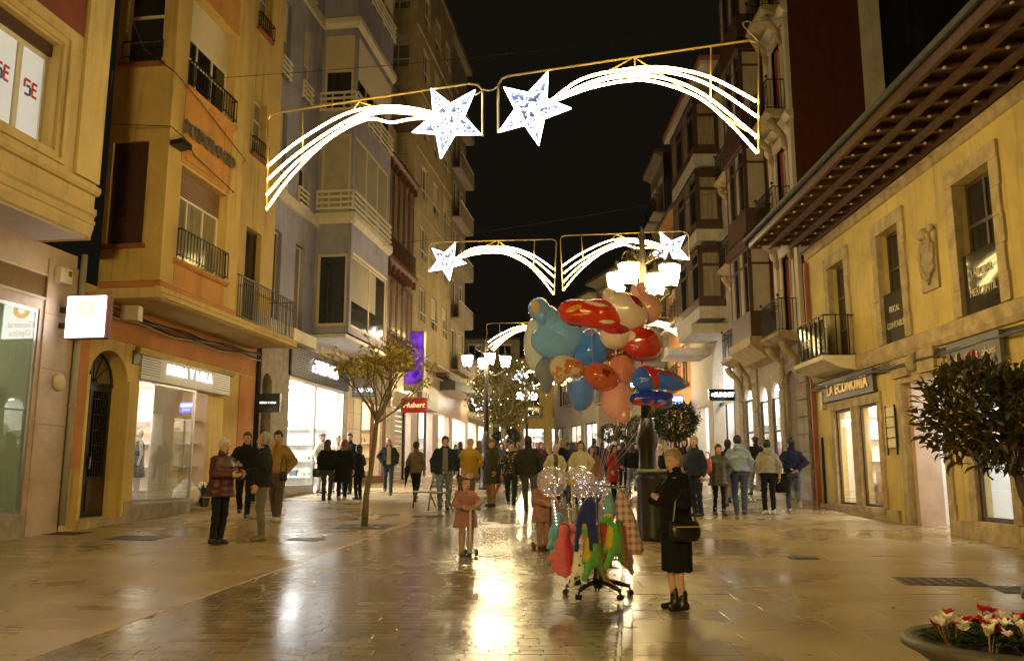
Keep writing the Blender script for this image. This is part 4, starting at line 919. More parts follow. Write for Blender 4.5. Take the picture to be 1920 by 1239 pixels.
# ---- R3: white galleried building with a tall arch
b = Bld('galleried_building', WR2, 23.2, 'pale building with dark framed glass galleries, white canopies and a tall white arch')
F0 = b.front(0); FB = b.front(1.1); FS = b.side(24.6); B0, B1 = 23.2, 32.0
CREAM2 = mat('warm_white_wall', (.42, .38, .31), .8, var=.1, streak=.25)
ar = [(24.0, 27.6, 1.4, 7.4)]
F0.wall('wall', CREAM2, B0, B1, .8, 18.5, ar + [(28.6, 31.4, 1.5, 4.8)], .5, arches=[1, 0])
room(b, 23.6, 28, -.5, -3.5, 1.4, 7.2, SHOP_W, SHOP_F, 2, emit('arch_light', (.98, .97, 1), 15)); room(b, 28.4, 31.6, -.5, -3, 1.5, 5, SHOP_W, SHOP_F, 2, L_SHOP)
F0.part('transom', DARK_M, (24.0, 27.6, .3, .36, 4.6, 4.75)); F0.part('door_frame', DARK_M, (25.2, 25.3, .3, .36, 1.4, 4.6), (26.6, 26.7, .3, .36, 1.4, 4.6))
WPAN = mat('white_panel', (.46, .42, .36), .7, var=.15, streak=.4)
for z in (7.9, 11.2, 14.5):
    for k in range(4):
        u0 = 24.6 + k * 1.25; FB.win((u0, u0 + 1.23, z + .9, z + 3.0), WOOD_D, GLASS_C if k % 2 else GLASS_D, cols=1, hsplit=[.75], t=0, fw=.1, panes=False)
    FS.win((.08, 1.05, z + .9, z + 3.0), WOOD_D, GLASS_C, cols=1, hsplit=[.7], t=0, fw=.13)
    b.part('white_parapet', WPAN, (24.6, 29.6, 0, 1.12, z + .1, z + .6)); b.part('dark_sill', WOOD_D, (24.58, 29.62, 0, 1.13, z + .6, z + .9))
    b.part('gallery_head', WOOD_D, (24.55, 29.6, 0, 1.15, z + 3.0, z + 3.2))
b.part('canopy', WPAN, (24.4, 27.2, 0, 1.5, 7.35, 7.75)); b.part('canopy', WPAN, (27.6, 30.0, 0, 1.9, 6.9, 7.2))
b.part('eave', WPAN, (23.2, 32, 0, 1.0, 18.5, 18.65)); b.part('roof', TERRA, (23.2, 32, -7, 1.05, 18.66, 18.9))
# ---- R4, R5: darker houses following the bend
def plain_house(name, wall, s0, s1, z1, m, label, cols, zrows, seed, balc=True, lit=True, gshop=True, d=0, eave=.5, fm=None):
    b = Bld(name, wall, s0, label); F = b.front(d); rnd = random.Random(seed); hs = []; base = b.z0
    w = (s1 - s0) / cols; ups = []
    for z in zrows:
        for c in range(cols): ups.append((s0 + w * (c + .28), s0 + w * (c + .72), z, z + 2.0))
    if gshop: hs = [(s0 + w * (c + .12), s0 + w * (c + .88), base + .3, base + 3.3) for c in range(cols)]
    F.wall('wall', m, s0, s1, base - .4, z1, hs + ups, .25)
    for i, r in enumerate(ups):
        o = F.win(r, fm or WHITE_F, rnd.choice([GLASS_D, GLASS_D, GLASS_C, GLASS_P]), cols=2, t=.12, panes=False)
        F.part('lintel', WHITE_ST, (r[0] - .12, r[1] + .12, -.05, 0, r[3], r[3] + .2))
        if balc and rnd.random() < .75:
            F.part('balcony_slab', STONE_G, (r[0] - .3, r[1] + .3, -.6, 0, r[2] - .15, r[2] - .02)); G = b.front(d + .55); G.rail(r[0] - .28, r[1] + .28, r[2], r[2] + 1.0, IRON, .16, 0, ret=.5, name='balcony_railing')
    if gshop:
        for i, r in enumerate(hs):
            room(b, r[0] - .1, r[1] + .1, d - .3, d - 2.8, r[2], r[3] + .1, SHOP_W, SHOP_F, 1, rnd.choice([L_SHOP, L_SHOPW, emit('warm_light', (1, .84, .6), 12)]) if (lit and rnd.random() < .8) else SHOP_W)
            F.win(r, DARK_M, None, cols=2, t=.1, fw=.09, name='shop_window')
    F.moulding('cornice', m, s0, s1, [(0, z1 - .4), (.12, z1 - .3), (eave, z1 - .1), (eave, z1), (0, z1 + .02)])
    b.part('roof', mat('dark_tile_roof', (.10, .05, .035), .8), (s0, s1, d - 7, d + eave, z1, z1 + .2)); return b
OR_W = mat('orange_wall', (.42, .2, .07), .85, var=.12, streak=.25); GREY_W = mat('weathered_grey', (.2, .165, .12), .85, var=.2, streak=.45)
plain_house('orange_house', WR2, 32.0, 37.6, 15.5, OR_W, 'orange plastered house with iron balconies beyond the white arch', 2, (6.2, 9.4, 12.4), 3)
plain_house('weathered_grey_house', WR2, 37.6, 42.2, 20.3, GREY_W, 'weathered grey house with crumbling corner stones, tallest on the far right', 2, (6.6, 10.0, 13.4, 16.8), 5, fm=WOOD_D)
WB = Wall((8.9, 54.6), -.29, 'R')
plain_house('grey_corner_house', WB, 0, 9, 15.8, mat('dusky_wall', (.27, .22, .16), .85, var=.15, streak=.3), 'dusky house with sloping eave line where the street bends', 3, (6.8, 10.0, 13.0), 6, eave=.9)
plain_house('cream_corner_house', WB, 9, 19, 15.2, CREAM2, 'cream house with balconies past the dusky one at the bend', 3, (7.2, 10.4, 12.9), 7, eave=.7)
# ---- houses closing the view
WF = Wall((-9.0, 88.0), 30.0, 'L')   # faces the camera: runs left to right
plain_house('far_yellow_house', WF, 9.8, 15.6, 13.5, mat('far_yellow', (.5, .36, .12), .85, streak=.2), 'small yellow house closing the far end of the street', 2, (7.6, 10.6), 8)
plain_house('far_stone_house', WF, 3.6, 9.8, 15.5, mat('far_grey', (.32, .27, .2), .85, streak=.3), 'grey stone house with jutting white balcony box at the far end', 2, (7.4, 10.3, 13.0), 9)
plain_house('far_cream_house', WF, 15.6, 24, 17.0, CREAM2, 'cream house behind the balloons at the far end', 3, (7.4, 10.4, 13.4), 10)
plain_house('far_dark_house', WF, -5, 3.6, 18.0, GREY_W, 'dark tall house half hidden by the leafy tree', 3, (7.4, 10.6, 13.8), 11)
# ================================================================== street lamps
LAMP_IRON = mat('lamp_iron', (.055, .045, .035), .4, metal=.4, var=.2, bump=.1)
def lantern(parent, c, glow, s=1.0):
    x, y, z = c
    q = MB(); q.lathe([(.125 * s, 0), (.165 * s, .16 * s), (.195 * s, .36 * s), (.19 * s, .38 * s)], c, 10); g = q.build('lantern_glass', glow, parent, smooth=True)
    q = MB(); q.lathe([(.21 * s, .385 * s), (.2 * s, .42 * s), (.1 * s, .5 * s), (.05 * s, .53 * s), (.03 * s, .62 * s), (.005, .66 * s)], c, 10); q.build('lantern_cap', LAMP_IRON, parent, smooth=True)
    q = MB(); q.lathe([(.012, -.16 * s), (.03 * s, -.12 * s), (.03 * s, -.08 * s), (.11 * s, -.02 * s), (.13 * s, -.003)], c, 10); q.build('lantern_cup', LAMP_IRON, parent, smooth=True)
    return g
def street_lamp(x, y, glow, label, hl=4.55, n=4, rot=.4, arm=.55, s=1.0):
    r = empty('street_lamp', (x, y, gz(y)), 0, label, 'street lamp', 'street lamps along the pedestrian street')
    q = MB(); q.lathe([(.27, 0), (.27, .12), (.24, .16), (.22, .3), (.2, .9), (.23, .96), (.23, 1.05), (.17, 1.12), (.15, 1.5), (.19, 1.62), (.2, 1.75), (.13, 1.9), (.11, 2.1)], n=12); q.build('pedestal', LAMP_IRON, r, smooth=True)
    q = MB(); q.lathe([(.1, 2.05), (.085, 3.2), (.1, 3.24), (.1, 3.3), (.075, 3.36), (.062, hl + .9), (.09, hl + .95), (.05, hl + 1.05), (.02, hl + 1.15), (.003, hl + 1.2)], n=12); q.build('shaft', LAMP_IRON, r, smooth=True)
    for k in range(n):
        a = rot + k * 2 * math.pi / n; cx, cy = math.cos(a), math.sin(a)
        q = MB(); pts = []
        for i in range(15):
            t = i / 14; rr = .06 + (arm - .06) * t; zz = hl - .22 - .28 * math.sin(t * math.pi) * (1 - t) + .02 * t
            pts.append((cx * rr, cy * rr, zz))
        q.tube(pts, .022, 6)
        q.tube([(cx * (.3 + .13 * math.cos(b) * (1 - j / 20)), cy * (.3 + .13 * math.cos(b) * (1 - j / 20)), hl + .62 + .16 * math.sin(b) * (1 - j / 20)) for j, b in enumerate([i * .55 for i in range(16)])], .016, 5)
        q.tube([(cx * .06, cy * .06, hl + .45), (cx * .2, cy * .2, hl + .5), (cx * .43, cy * .43, hl + .62)], .016, 5)
        q.build('bracket', LAMP_IRON, r); lantern(r, (cx * arm, cy * arm, hl - .05), glow, s)
    return r
G_WARM = emit('lantern_warm', (1, .70, .22), 74); G_MID = emit('lantern_white', (1, .77, .42), 110)
street_lamp(2.46, 15.66, G_WARM, 'four armed iron street lamp with glowing lanterns behind the balloons', rot=.95)
street_lamp(-.95, 31.6, G_MID, 'iron street lamp with white lanterns in front of the fairy light tree', rot=.2, arm=.72)
street_lamp(.95, 55, G_MID, 'far iron street lamp over the crowd left of the balloons', rot=.5)
street_lamp(5.6, 77, G_MID, 'farthest iron street lamp, under the balloon cluster', rot=.5)
street_lamp(5.95, 43.8, G_MID, 'distant iron street lamp right of the balloons', rot=.5)
G_BACK = emit('lantern_warm_row', (1, .71, .24), 320)
street_lamp(-4.4, -2.6, G_BACK, 'iron street lamp standing left of the viewer, nearest of all', rot=.3)
street_lamp(-1.6, -11.0, G_BACK, 'iron street lamp down the street behind the viewer', rot=.3)
# ================================================================== Christmas light frames strung across the street
FR_M = mat('gold_frame', (.55, .40, .12), .35, metal=.7, var=.05)
TUBE = emit('led_rope_warm', (1, .73, .27), 26); STAR_E = emit('led_star_white', (.90, .94, 1), 8); STAR_W = emit('led_star_wire', (.90, .94, 1), 2.2); STAR_D = mat('star_film', (.05, .065, .12), .4, var=.2)
CREAM_C = mat('cream_cable', (.55, .48, .36), .6)
def plane_uz(P0, D):
    L = math.hypot(*D); d = (D[0] / L, D[1] / L); n = (-d[1], d[0])
    def f(px, py):
        r = ray(px, py); k = (P0[0] * n[0] + P0[1] * n[1]) / (r[0] * n[0] + r[1] * n[1])
        return ((r[0] * k - P0[0]) * d[0] + (r[1] * k - P0[1]) * d[1], CAM_H + r[2] * k)
    return f
def spline(pts, n):
    P = [Vector((p[0], p[1], 0)) for p in pts]; out = []
    for i in range(n + 1):
        t = i / n * (len(P) - 1); k = min(int(t), len(P) - 2); f = t - k
        p0, p1, p2, p3 = P[max(k - 1, 0)], P[k], P[k + 1], P[min(k + 2, len(P) - 1)]
        q = .5 * ((2 * p1) + (p2 - p0) * f + (2 * p0 - 5 * p1 + 4 * p2 - p3) * f * f + (3 * p1 - p0 - 3 * p2 + p3) * f ** 3); out.append((q.x, q.y))
    return out
def comet(name, P0, D, zref, tips, arcs, frame, braces, label, seed):
    f = plane_uz(P0, D); rz = math.atan2(D[1], D[0]); z0 = zref
    r = empty(name, (P0[0], P0[1], z0), rz, label, 'christmas light', 'comet shaped Christmas light frames over the street')
    cv = lambda p: (lambda a: (a[0], 0, a[1] - z0))(f(*p))
    q = MB()
    for line in frame: q.tube([cv(p) for p in line], .022, 6)
    q.build('frame', FR_M, r)
    q = MB()
    for line in braces: q.tube([(lambda c: (c[0], .03, c[2]))(cv(p)) for p in line], .013, 5)
    q.build('brace', FR_M, r)
    for a in arcs:
        q = MB(); q.tube([(x, -.05, z) for x, z in spline([(cv(p)[0], cv(p)[2]) for p in a], 26)], .023, 6); q.build('light_rope', TUBE, r)
    T = [cv(p) for p in tips]; c = Vector((sum(t[0] for t in T) / 5, 0, sum(t[2] for t in T) / 5)); out = []
    for i in range(5):
        a, b_ = Vector(T[i]), Vector(T[(i + 1) % 5]); out += [a, c + ((a + b_) / 2 - c) * .52]
    q = MB(); q.tube([(p.x, -.06, p.z) for p in out], .035, 6, closed=True); so = q.build('star_outline', STAR_E, r)
    rnd = random.Random(seed); q = MB()
    def inside(p):
        ins = False
        for i in range(10):
            a, b_ = out[i], out[(i + 1) % 10]
            if (a.z > p[1]) != (b_.z > p[1]) and p[0] < (b_.x - a.x) * (p[1] - a.z) / (b_.z - a.z) + a.x: ins = not ins
        return ins
    k = 0
    while k < 150:
        i = rnd.randrange(5); t = rnd.random() ** .7; base = c + (Vector(T[i]) - c) * t
        p = (base.x + rnd.uniform(-.2, .2), base.z + rnd.uniform(-.2, .2)); a = rnd.uniform(0, 6.28); l = rnd.uniform(.08, .17); e = (p[0] + l * math.cos(a), p[1] + l * math.sin(a))
        if inside(p) and inside(e): q.tube([(p[0], -.06, p[1]), (e[0], -.05, e[1])], .0105, 4); k += 1
    tag(q.build('star_wires', STAR_W, so), kind='stuff')
    q = MB(); n = len(out); q.add([(c.x, .0, c.z)] + [(p.x, 0, p.z) for p in out], [(0, i + 1, (i + 1) % n + 1) for i in range(n)]); q.build('star_film', STAR_D, so, fix=False)
    return r
PC, PR_, PLx = (-.4, 15.1), (4.25, 13.6), (-5.0, 16.5)
ZN = 8.9
cA = comet('comet_light', PC, (PR_[0] - PC[0], PR_[1] - PC[1]), ZN, [(1028, 140), (1070, 206), (1011, 273), (939, 249), (948, 168)],
    [[(1036, 190), (1090, 152), (1160, 135), (1240, 129), (1330, 147), (1417, 192)], [(1040, 192), (1100, 160), (1170, 142), (1250, 138), (1330, 162), (1419, 221)], [(1034, 193), (1090, 166), (1160, 147), (1240, 148), (1320, 180), (1419, 259)], [(1036, 194), (1100, 170), (1170, 155), (1230, 156), (1310, 185), (1370, 235), (1420, 289)]],
    [[(934, 249), (934, 160), (941, 148), (952, 143), (1190, 107), (1405, 76), (1420, 80), (1423, 88), (1423, 288)]], [[(1188, 106), (1130, 138)], [(1188, 106), (1300, 178), (1400, 245)], [(1333, 88), (1332, 192)], [(1190, 106), (1190, 130)], [(1423, 190), (1415, 190)], [(1423, 259), (1415, 259)]],
    'comet light frame at right of the nearest pair, white star on its left', 5)
cB = comet('comet_light', PLx, (PC[0] - PLx[0], PC[1] - PLx[1]), ZN, [(812, 171), (891, 174), (902, 254), (829, 297), (778, 250)],
    [[(505, 313), (560, 268), (640, 220), (700, 204), (760, 203), (825, 216)], [(505, 338), (560, 290), (640, 236), (700, 210), (760, 208), (822, 219)], [(503, 367), (560, 305), (640, 246), (700, 216), (760, 214), (822, 222)], [(503, 393), (550, 330), (620, 262), (690, 226), (735, 232), (775, 225), (825, 224)]],
    [[(500, 396), (503, 226), (508, 216), (520, 211), (680, 187), (880, 157), (897, 160), (905, 170), (905, 255)]], [[(672, 190), (655, 212)], [(672, 190), (715, 204)], [(566, 210), (566, 285)], [(905, 168), (890, 178)]],
    'comet light frame at left of the nearest pair, hung before the yellow bay', 6)
def again(src, px, py, Y, rz, sc, label):
    """another frame of the same make farther up the street; px,py is where its upper near-end corner hangs"""
    o = copy_tree(src); p = at(px, py, Y); o.location = p; o.rotation_euler = (0, 0, rz); o.scale = (sc,) * 3; o['label'] = label; return o
again(cA, 797, 460, 27.6, -.10, .90, 'comet light frame at left of the second pair, star at its outer end')
again(cB, 1050, 443, 27.3, -.10, .90, 'comet light frame at right of the second pair, star above the street lamp')
again(cB, 912, 607, 46.0, -.08, .92, 'comet light frame half behind the pale blue balloon')
again(cA, 1140, 600, 45.4, -.08, .92, 'comet light frame behind the balloons, right half of the third pair')
again(cA, 955, 688, 62.0, -.05, .95, 'small far comet light frame, left half of the fourth pair')
again(cB, 1060, 700, 78.0, -.05, 1.0, 'smallest farthest comet light frame, seen under the balloons')
again(cA, 975, 712, 74.0, -.05, 1.0, 'tiny comet light frame low over the street at its far end')
# wires
def wire(name, a, b_, sag, label, r=.008, m=CABLE):
    a, b_ = Vector(a), Vector(b_); q = MB(); n = 24
    q.tube([Vector((0, 0, -sag * 4 * (i / n) * (1 - i / n))) + (b_ - a) * (i / n) for i in range(n + 1)], r, 5)
    o = q.build(name, m); o.location = a; return tag(o, label, 'wire', 'wires across the street')
wire('span_wire', at(270, 155, 18.2), at(1490, 30, 24), .25, 'thin wire spanning the street above the nearest light frames', .007)
wire('span_wire', at(640, 470, 31), at(1500, 330, 30), .2, 'thin wire spanning the street above the second light frames', .007)
wire('feed_cable', at(893, 158, 15.3), at(936, 160, 15.1), .12, 'pale cable joining the two nearest light frames', .016, CREAM_C)
q = MB(); q.tube([at(x, y, 13.7) for x, y in ((1423, 80), (1412, 66), (1396, 52), (1392, 44), (1400, 40), (1408, 42), (1402, 56), (1416, 72))], .012, 5); o = q.build('loose_cable', CREAM_C); tag(o, 'loose looped cable end at the right corner of the nearest light frame', 'cable')
# ================================================================== soft shapes: distance fields turned into one continuous skin
def rcone(P, a, b_, ra, rb):
    a = np.asarray(a, 'f'); ab = np.asarray(b_, 'f') - a; pa = P - a
    t = np.clip((pa @ ab) / max(float(ab @ ab), 1e-9), 0, 1)
    return np.linalg.norm(pa - t[:, None] * ab, axis=1) - (ra + (rb - ra) * t)
def ell(P, c, r, rot=None):
    q = P - np.asarray(c, 'f')
    if rot is not None: q = q @ np.asarray(rot, 'f')
    r = np.asarray(r, 'f'); k0 = np.linalg.norm(q / r, axis=1); k1 = np.linalg.norm(q / (r * r), axis=1)
    return k0 * (k0 - 1) / np.maximum(k1, 1e-6)
def loft(P, tab, soft=0.02):
    """tab rows: z, rx, ry, cx, cy - an elliptical trunk with changing section"""
    T = np.asarray(tab, 'f'); z = P[:, 2]; rx = np.interp(z, T[:, 0], T[:, 1]); ry = np.interp(z, T[:, 0], T[:, 2]); cx = np.interp(z, T[:, 0], T[:, 3]); cy = np.interp(z, T[:, 0], T[:, 4])
    d = (np.sqrt(((P[:, 0] - cx) / rx) ** 2 + ((P[:, 1] - cy) / ry) ** 2) - 1) * np.minimum(rx, ry)
    return np.maximum(d, np.maximum(z - T[-1, 0], T[0, 0] - z))
def smin(a, b_, k):
    h = np.clip(.5 + .5 * (b_ - a) / k, 0, 1); return b_ + (a - b_) * h - k * h * (1 - h)
def rotm(ax, ang):
    return np.array(Matrix.Rotation(ang, 3, ax), 'f')
def skin_mesh(f, lo, hi, h):
    """surface nets"""
    lo = np.asarray(lo, float); n = np.maximum(np.ceil((np.asarray(hi, float) - lo) / h).astype(int) + 1, 3)
    ax = [lo[i] + h * np.arange(n[i]) for i in range(3)]
    G = np.stack(np.meshgrid(*ax, indexing='ij'), -1).reshape(-1, 3).astype('f')
    V = f(G).reshape(n).astype('f'); S = V < 0
    c = S[:-1, :-1, :-1].astype(np.int8)
    offs = [(i, j, k) for i in (0, 1) for j in (0, 1) for k in (0, 1)]
    cnt = sum(S[i:n[0] - 1 + i, j:n[1] - 1 + j, k:n[2] - 1 + k].astype(np.int8) for i, j, k in offs)
    act = (cnt > 0) & (cnt < 8); idx = np.argwhere(act)
    if len(idx) == 0: return np.zeros((0, 3)), []
    ids = -np.ones(act.shape, int); ids[act] = np.arange(len(idx))
    acc = np.zeros((len(idx), 3)); num = np.zeros(len(idx))
    for d in range(3):
        o1, o2 = [x for x in range(3) if x != d]
        for a in (0, 1):
            for b_ in (0, 1):
                p = idx.copy(); p[:, o1] += a; p[:, o2] += b_; q = p.copy(); q[:, d] += 1
                v0 = V[p[:, 0], p[:, 1], p[:, 2]]; v1 = V[q[:, 0], q[:, 1], q[:, 2]]; m = (v0 < 0) != (v1 < 0)
                t = np.where(m, v0 / np.where(v0 == v1, 1, v0 - v1), 0)
                pos = p.astype(float); pos[:, d] += t; acc[m] += pos[m]; num[m] += 1
    verts = lo + h * acc / num[:, None]
    faces = []
    for d in range(3):
        o1, o2 = (d + 1) % 3, (d + 2) % 3
        sl0 = [slice(1, -1)] * 3; sl0[d] = slice(0, n[d] - 1); A = S[tuple(sl0)]
        sl1 = [slice(1, -1)] * 3; sl1[d] = slice(1, n[d]); B = S[tuple(sl1)]
        for flip, M_ in ((0, A & ~B), (1, ~A & B)):
            e = np.argwhere(M_)
            if len(e) == 0: continue
            p = e.copy(); p[:, o1] += 1; p[:, o2] += 1
            def cell(a, b_): q = p.copy(); q[:, o1] -= a; q[:, o2] -= b_; return ids[q[:, 0], q[:, 1], q[:, 2]]
            Q = np.stack([cell(1, 1), cell(0, 1), cell(0, 0), cell(1, 0)], 1)
            faces.append(Q[:, ::-1] if flip else Q)
    return verts, np.concatenate(faces)
def np_mesh(name, parts, m):
    """one mesh out of [(verts, faces)...]"""
    vs = []; fs = []; n = 0
    for v, f in parts:
        if len(v) == 0: continue
        vs.append(np.asarray(v, float)); fs.append(np.asarray(f) + n); n += len(v)
    me = bpy.data.meshes.new(name)
    if not vs: return me
    V = np.concatenate(vs); Fq = np.concatenate(fs); k = Fq.shape[1]
    me.vertices.add(len(V)); me.vertices.foreach_set('co', V.astype('f').ravel())
    me.loops.add(len(Fq) * k); me.loops.foreach_set('vertex_index', Fq.ravel().astype('i'))
    me.polygons.add(len(Fq)); me.polygons.foreach_set('loop_start', np.arange(0, len(Fq) * k, k, dtype='i')); me.polygons.foreach_set('loop_total', np.full(len(Fq), k, 'i'))
    me.update(calc_edges=True); me.validate(); me.polygons.foreach_set('use_smooth', [True] * len(me.polygons)); me.materials.append(m); return me
def soft(name, f, lo, hi, h, m, parent=None):
    return link(bpy.data.objects.new(name, np_mesh(name, [skin_mesh(f, lo, hi, h)], m)), parent)
# a hand, palm and five bent fingers, pointing down -z, palm facing +x side of the thigh (right hand: thumb to -y)
def _hand(curl):
    def f(P):
        d = ell(P, (0, 0, -.05), (.016, .042, .055)); d = smin(d, rcone(P, (0, 0, .03), (0, 0, -.02), .024, .026), .02)
        for k, (y, L) in enumerate(((-.030, .075), (-.010, .085), (.010, .08), (.029, .062))):
            a = np.array((0, y, -.088)); b_ = a + np.array((.012 * curl, y * .08, -L * .5)); c = b_ + np.array((.030 * curl, 0, -L * .45))
            d = smin(d, np.minimum(rcone(P, a, b_, .0105, .009), rcone(P, b_, c, .009, .0075)), .006)
        a = np.array((.004, -.032, -.03)); b_ = a + np.array((.014, -.026, -.035)); c = b_ + np.array((.012, -.006, -.032))
        return smin(d, np.minimum(rcone(P, a, b_, .0135, .011), rcone(P, b_, c, .011, .009)), .008)
    return skin_mesh(f, (-.05, -.08, -.21), (.09, .07, .07), .0078)
HANDS = {0: _hand(1.0), 1: _hand(2.2)}
def place_hand(w, e, side, curl=0, sc=1.0):
    """hand at wrist w continuing the line from elbow e; side -1 right, +1 left"""
    v, f = HANDS[curl]; v = v.copy() * sc
    if side > 0: v[:, 0] *= -1; f = f[:, ::-1]
    v[:, 0] *= 1
    d = Vector(w) - Vector(e); q = Vector((0, 0, -1)).rotation_difference(d.normalized()); R = np.array(q.to_matrix())
    return (v @ R.T + np.asarray(w)), f
# ================================================================== people
SKIN = mat('skin', (.50, .27, .175), .5, var=.06, scale=8); SKIN2 = mat('skin_pale', (.56, .33, .23), .5, var=.06, scale=8); EYE = mat('eye_dark', (.02, .014, .01), .2, var=0); LIP = mat('lips', (.34, .10, .08), .5, var=0)
def cloth(c, kind='wool'):
    key = 'cloth_%s_%.3f_%.3f_%.3f' % (kind, *c)
    if kind == 'denim': return mat(key, c, .85, var=.25, scale=9, bump=.25, bscale=60)
    if kind == 'leather': return mat(key, c, .35, var=.15, scale=9, bump=.15, bscale=50)
    if kind == 'puffer': return mat(key, c, .5, var=.12, scale=6, bump=.15, bscale=30)
    if kind == 'print': return print_mat(key, c)
    if kind == 'mottle': return print_mat(key, c, tuple(x * .55 for x in c), 42)
    return mat(key, c, .9, var=.16, scale=7, bump=.3, bscale=80, sheen=(.12 if max(c) > .06 else 0.0), spec=(.5 if max(c) > .06 else .2))
def print_mat(key, c, c2=(.45, .33, .12), sc=16):
    if key in _M: return _M[key]
    m = mat(key, c, .8, var=0); nt = m.node_tree; b_ = nt.nodes['Principled BSDF']
    tc = nt.nodes.new('ShaderNodeTexCoord'); v = nt.nodes.new('ShaderNodeTexVoronoi'); v.inputs['Scale'].default_value = sc; nt.links.new(tc.outputs['Object'], v.inputs['Vector'])
    r = nt.nodes.new('ShaderNodeMapRange'); r.inputs[1].default_value = .22; r.inputs[2].default_value = .34; nt.links.new(v.outputs['Distance'], r.inputs[0])
    mxx = nt.nodes.new('ShaderNodeMix'); mxx.data_type = 'RGBA'; mxx.inputs[6].default_value = (*c2, 1); mxx.inputs[7].default_value = (*c, 1); nt.links.new(r.outputs[0], mxx.inputs[0]); nt.links.new(mxx.outputs[2], b_.inputs['Base Color'])
    return m
ARMS = dict(down=((.235, .02, 1.13), (.245, -.05, .89)), pocket=((.285, .07, 1.14), (.19, -.09, .95)), cross=((.26, -.06, 1.13), (.0, -.125, 1.11)), fwd=((.23, -.04, 1.13), (.13, -.29, 1.10)),
            hold=((.22, -.07, 1.12), (.07, -.22, 1.32)), bar=((.25, -.10, 1.13), (.17, -.32, 1.06)), back=((.28, .10, 1.13), (.06, .17, .96)), swingf=((.24, -.06, 1.14), (.22, -.2, .93)), swingb=((.24, .12, 1.14), (.25, .12, .90)), bag=((.25, .03, 1.13), (.2, -.16, 1.02)), face=((.23, -.1, 1.14), (.06, -.17, 1.40)))
def person(px, py, hy, rz, label, top=((.03, .03, .03), .92, .02, 'wool'), legs=('trousers', (.03, .03, .035), 'wool'), hair=('short', (.05, .03, .02)), arms=('down', 'down'), stride=.0, skin=None, shoes=(.02, .02, .02), res=None, wide=1.0, head=1.0, inner=None, turn=0.0, hood=False, H=None, group='people out walking in the evening'):
    g = gnd(px, py); x, y, z = g
    if H is None: H = at(px, hy, y).z - z
    k = H / 1.70; h = res or (.0125 if y < 17 else .017 if y < 24 else .024 if y < 34 else .032)
    h = h / k; skin = skin or SKIN
    root_pt = (x, y, z + .002)
    W = wide; tcol, hem, puff, tk = top
    # joints (unit person 1.70 m, facing -y)
    sx = .165 * W; J = {}
    for s_, nm in ((-1, 0), (1, 1)):
        e, w = ARMS[arms[nm]]; jt = random.Random(int(px * 5 + py + nm)); jj = [jt.uniform(-.035, .035) for _ in range(6)]; e = (e[0] + abs(jj[0]), e[1] + jj[1], e[2] + jj[2] * .5); w = (w[0] + jj[3], w[1] + jj[4], w[2] + jj[5]); e = (e[0] * s_ * (1 + (W - 1) * .8), e[1], e[2]); w = (w[0] * s_ * (1 + (W - 1) * .6), w[1], w[2])
        if arms[nm] == 'cross': w = (w[0], w[1] - .02 * nm * W, w[2] + .03 * nm)
        fy = -stride * s_; lift = max(0, -fy * s_ * 0) ; hip = (.085 * s_ * W, 0, .90); ank = (.085 * s_, fy, .085 + (.10 if fy > .1 else 0)); kn = (.09 * s_ * W, fy * .35 - .03 - abs(stride) * .12, .49)
        J[s_] = (e, w, hip, kn, ank, fy)
    hr = head; jr = random.Random(int(px * 3 + hy)); tl = math.radians(turn + jr.uniform(-28, 28)); Rh = rotm('Z', tl)
    def headf(P, grow=0.0):
        Q = (P - np.array((0, -.015, 1.575), 'f')) @ Rh / hr
        d = ell(Q, (0, .012, .03), (.076 + grow, .095 + grow, .098 + grow)); d = smin(d, ell(Q, (0, -.022, -.04), (.056 + grow, .066 + grow, .075 + grow)), .04)
        return d * hr, Q
    def bodyf(P):
        d, Q = headf(P)
        d2 = rcone(Q, (0, -.085, .01), (0, -.108, -.022), .010, .016); d = smin(d, d2 * hr, .012)
        d = smin(d, np.minimum(ell(Q, (.08, .012, -.005), (.012, .022, .034)), ell(Q, (-.08, .012, -.005), (.012, .022, .034))) * hr, .01)
        d = smin(d, np.minimum(ell(Q, (.03, -.078, .012), (.022, .012, .012)), ell(Q, (-.03, -.078, .012), (.022, .012, .012))) * hr, .012)
        d = smin(d, rcone(P, (0, .01, 1.36), (0, 0, 1.52), .058, .052), .03)
        d = smin(d, loft(P, [(.88, .13 * W, .09, 0, 0), (1.05, .12 * W, .085, 0, 0), (1.3, .15 * W, .10, 0, 0), (1.40, .12 * W, .07, 0, 0)]), .05)
        for s_ in (-1, 1):
            e, w, hip, kn, ank, fy = J[s_]; sh = (sx * .9 * s_, .005, 1.34)
            d = smin(d, np.minimum(rcone(P, sh, e, .048, .038), rcone(P, e, w, .038, .026)), .03)
            d = smin(d, np.minimum(rcone(P, hip, kn, .075, .05), rcone(P, kn, ank, .05, .034)), .03)
            d = smin(d, rcone(P, (ank[0], ank[1] + .01, ank[2]), (ank[0], ank[1] - .05, .045 + ank[2] - .085), .026, .018), .01)
        return d
    lo, hi = (-.44 * W, -.48, -.02), (.44 * W, .45 + stride * .3, 1.74 + .1 * (hr - 1))
    bparts = [skin_mesh(bodyf, (lo[0], lo[1], lo[2]), (hi[0], hi[1], 1.46), h * 1.5), skin_mesh(bodyf, (-.17 * hr, -.2 * hr, 1.43), (.17 * hr, .19 * hr, hi[2]), min(h, .013))]
    for s_, nm in ((-1, 0), (1, 1)):
        if arms[nm] not in ('pocket',): bparts.append(place_hand(J[s_][1], (J[s_][0] if arms[nm] != 'cross' else (J[s_][1][0] + .2 * s_, J[s_][1][1] - .01, J[s_][1][2] - .03)), s_, 1 if arms[nm] in ('bar', 'bag', 'hold') else 0, 1.0 * hr ** .3))
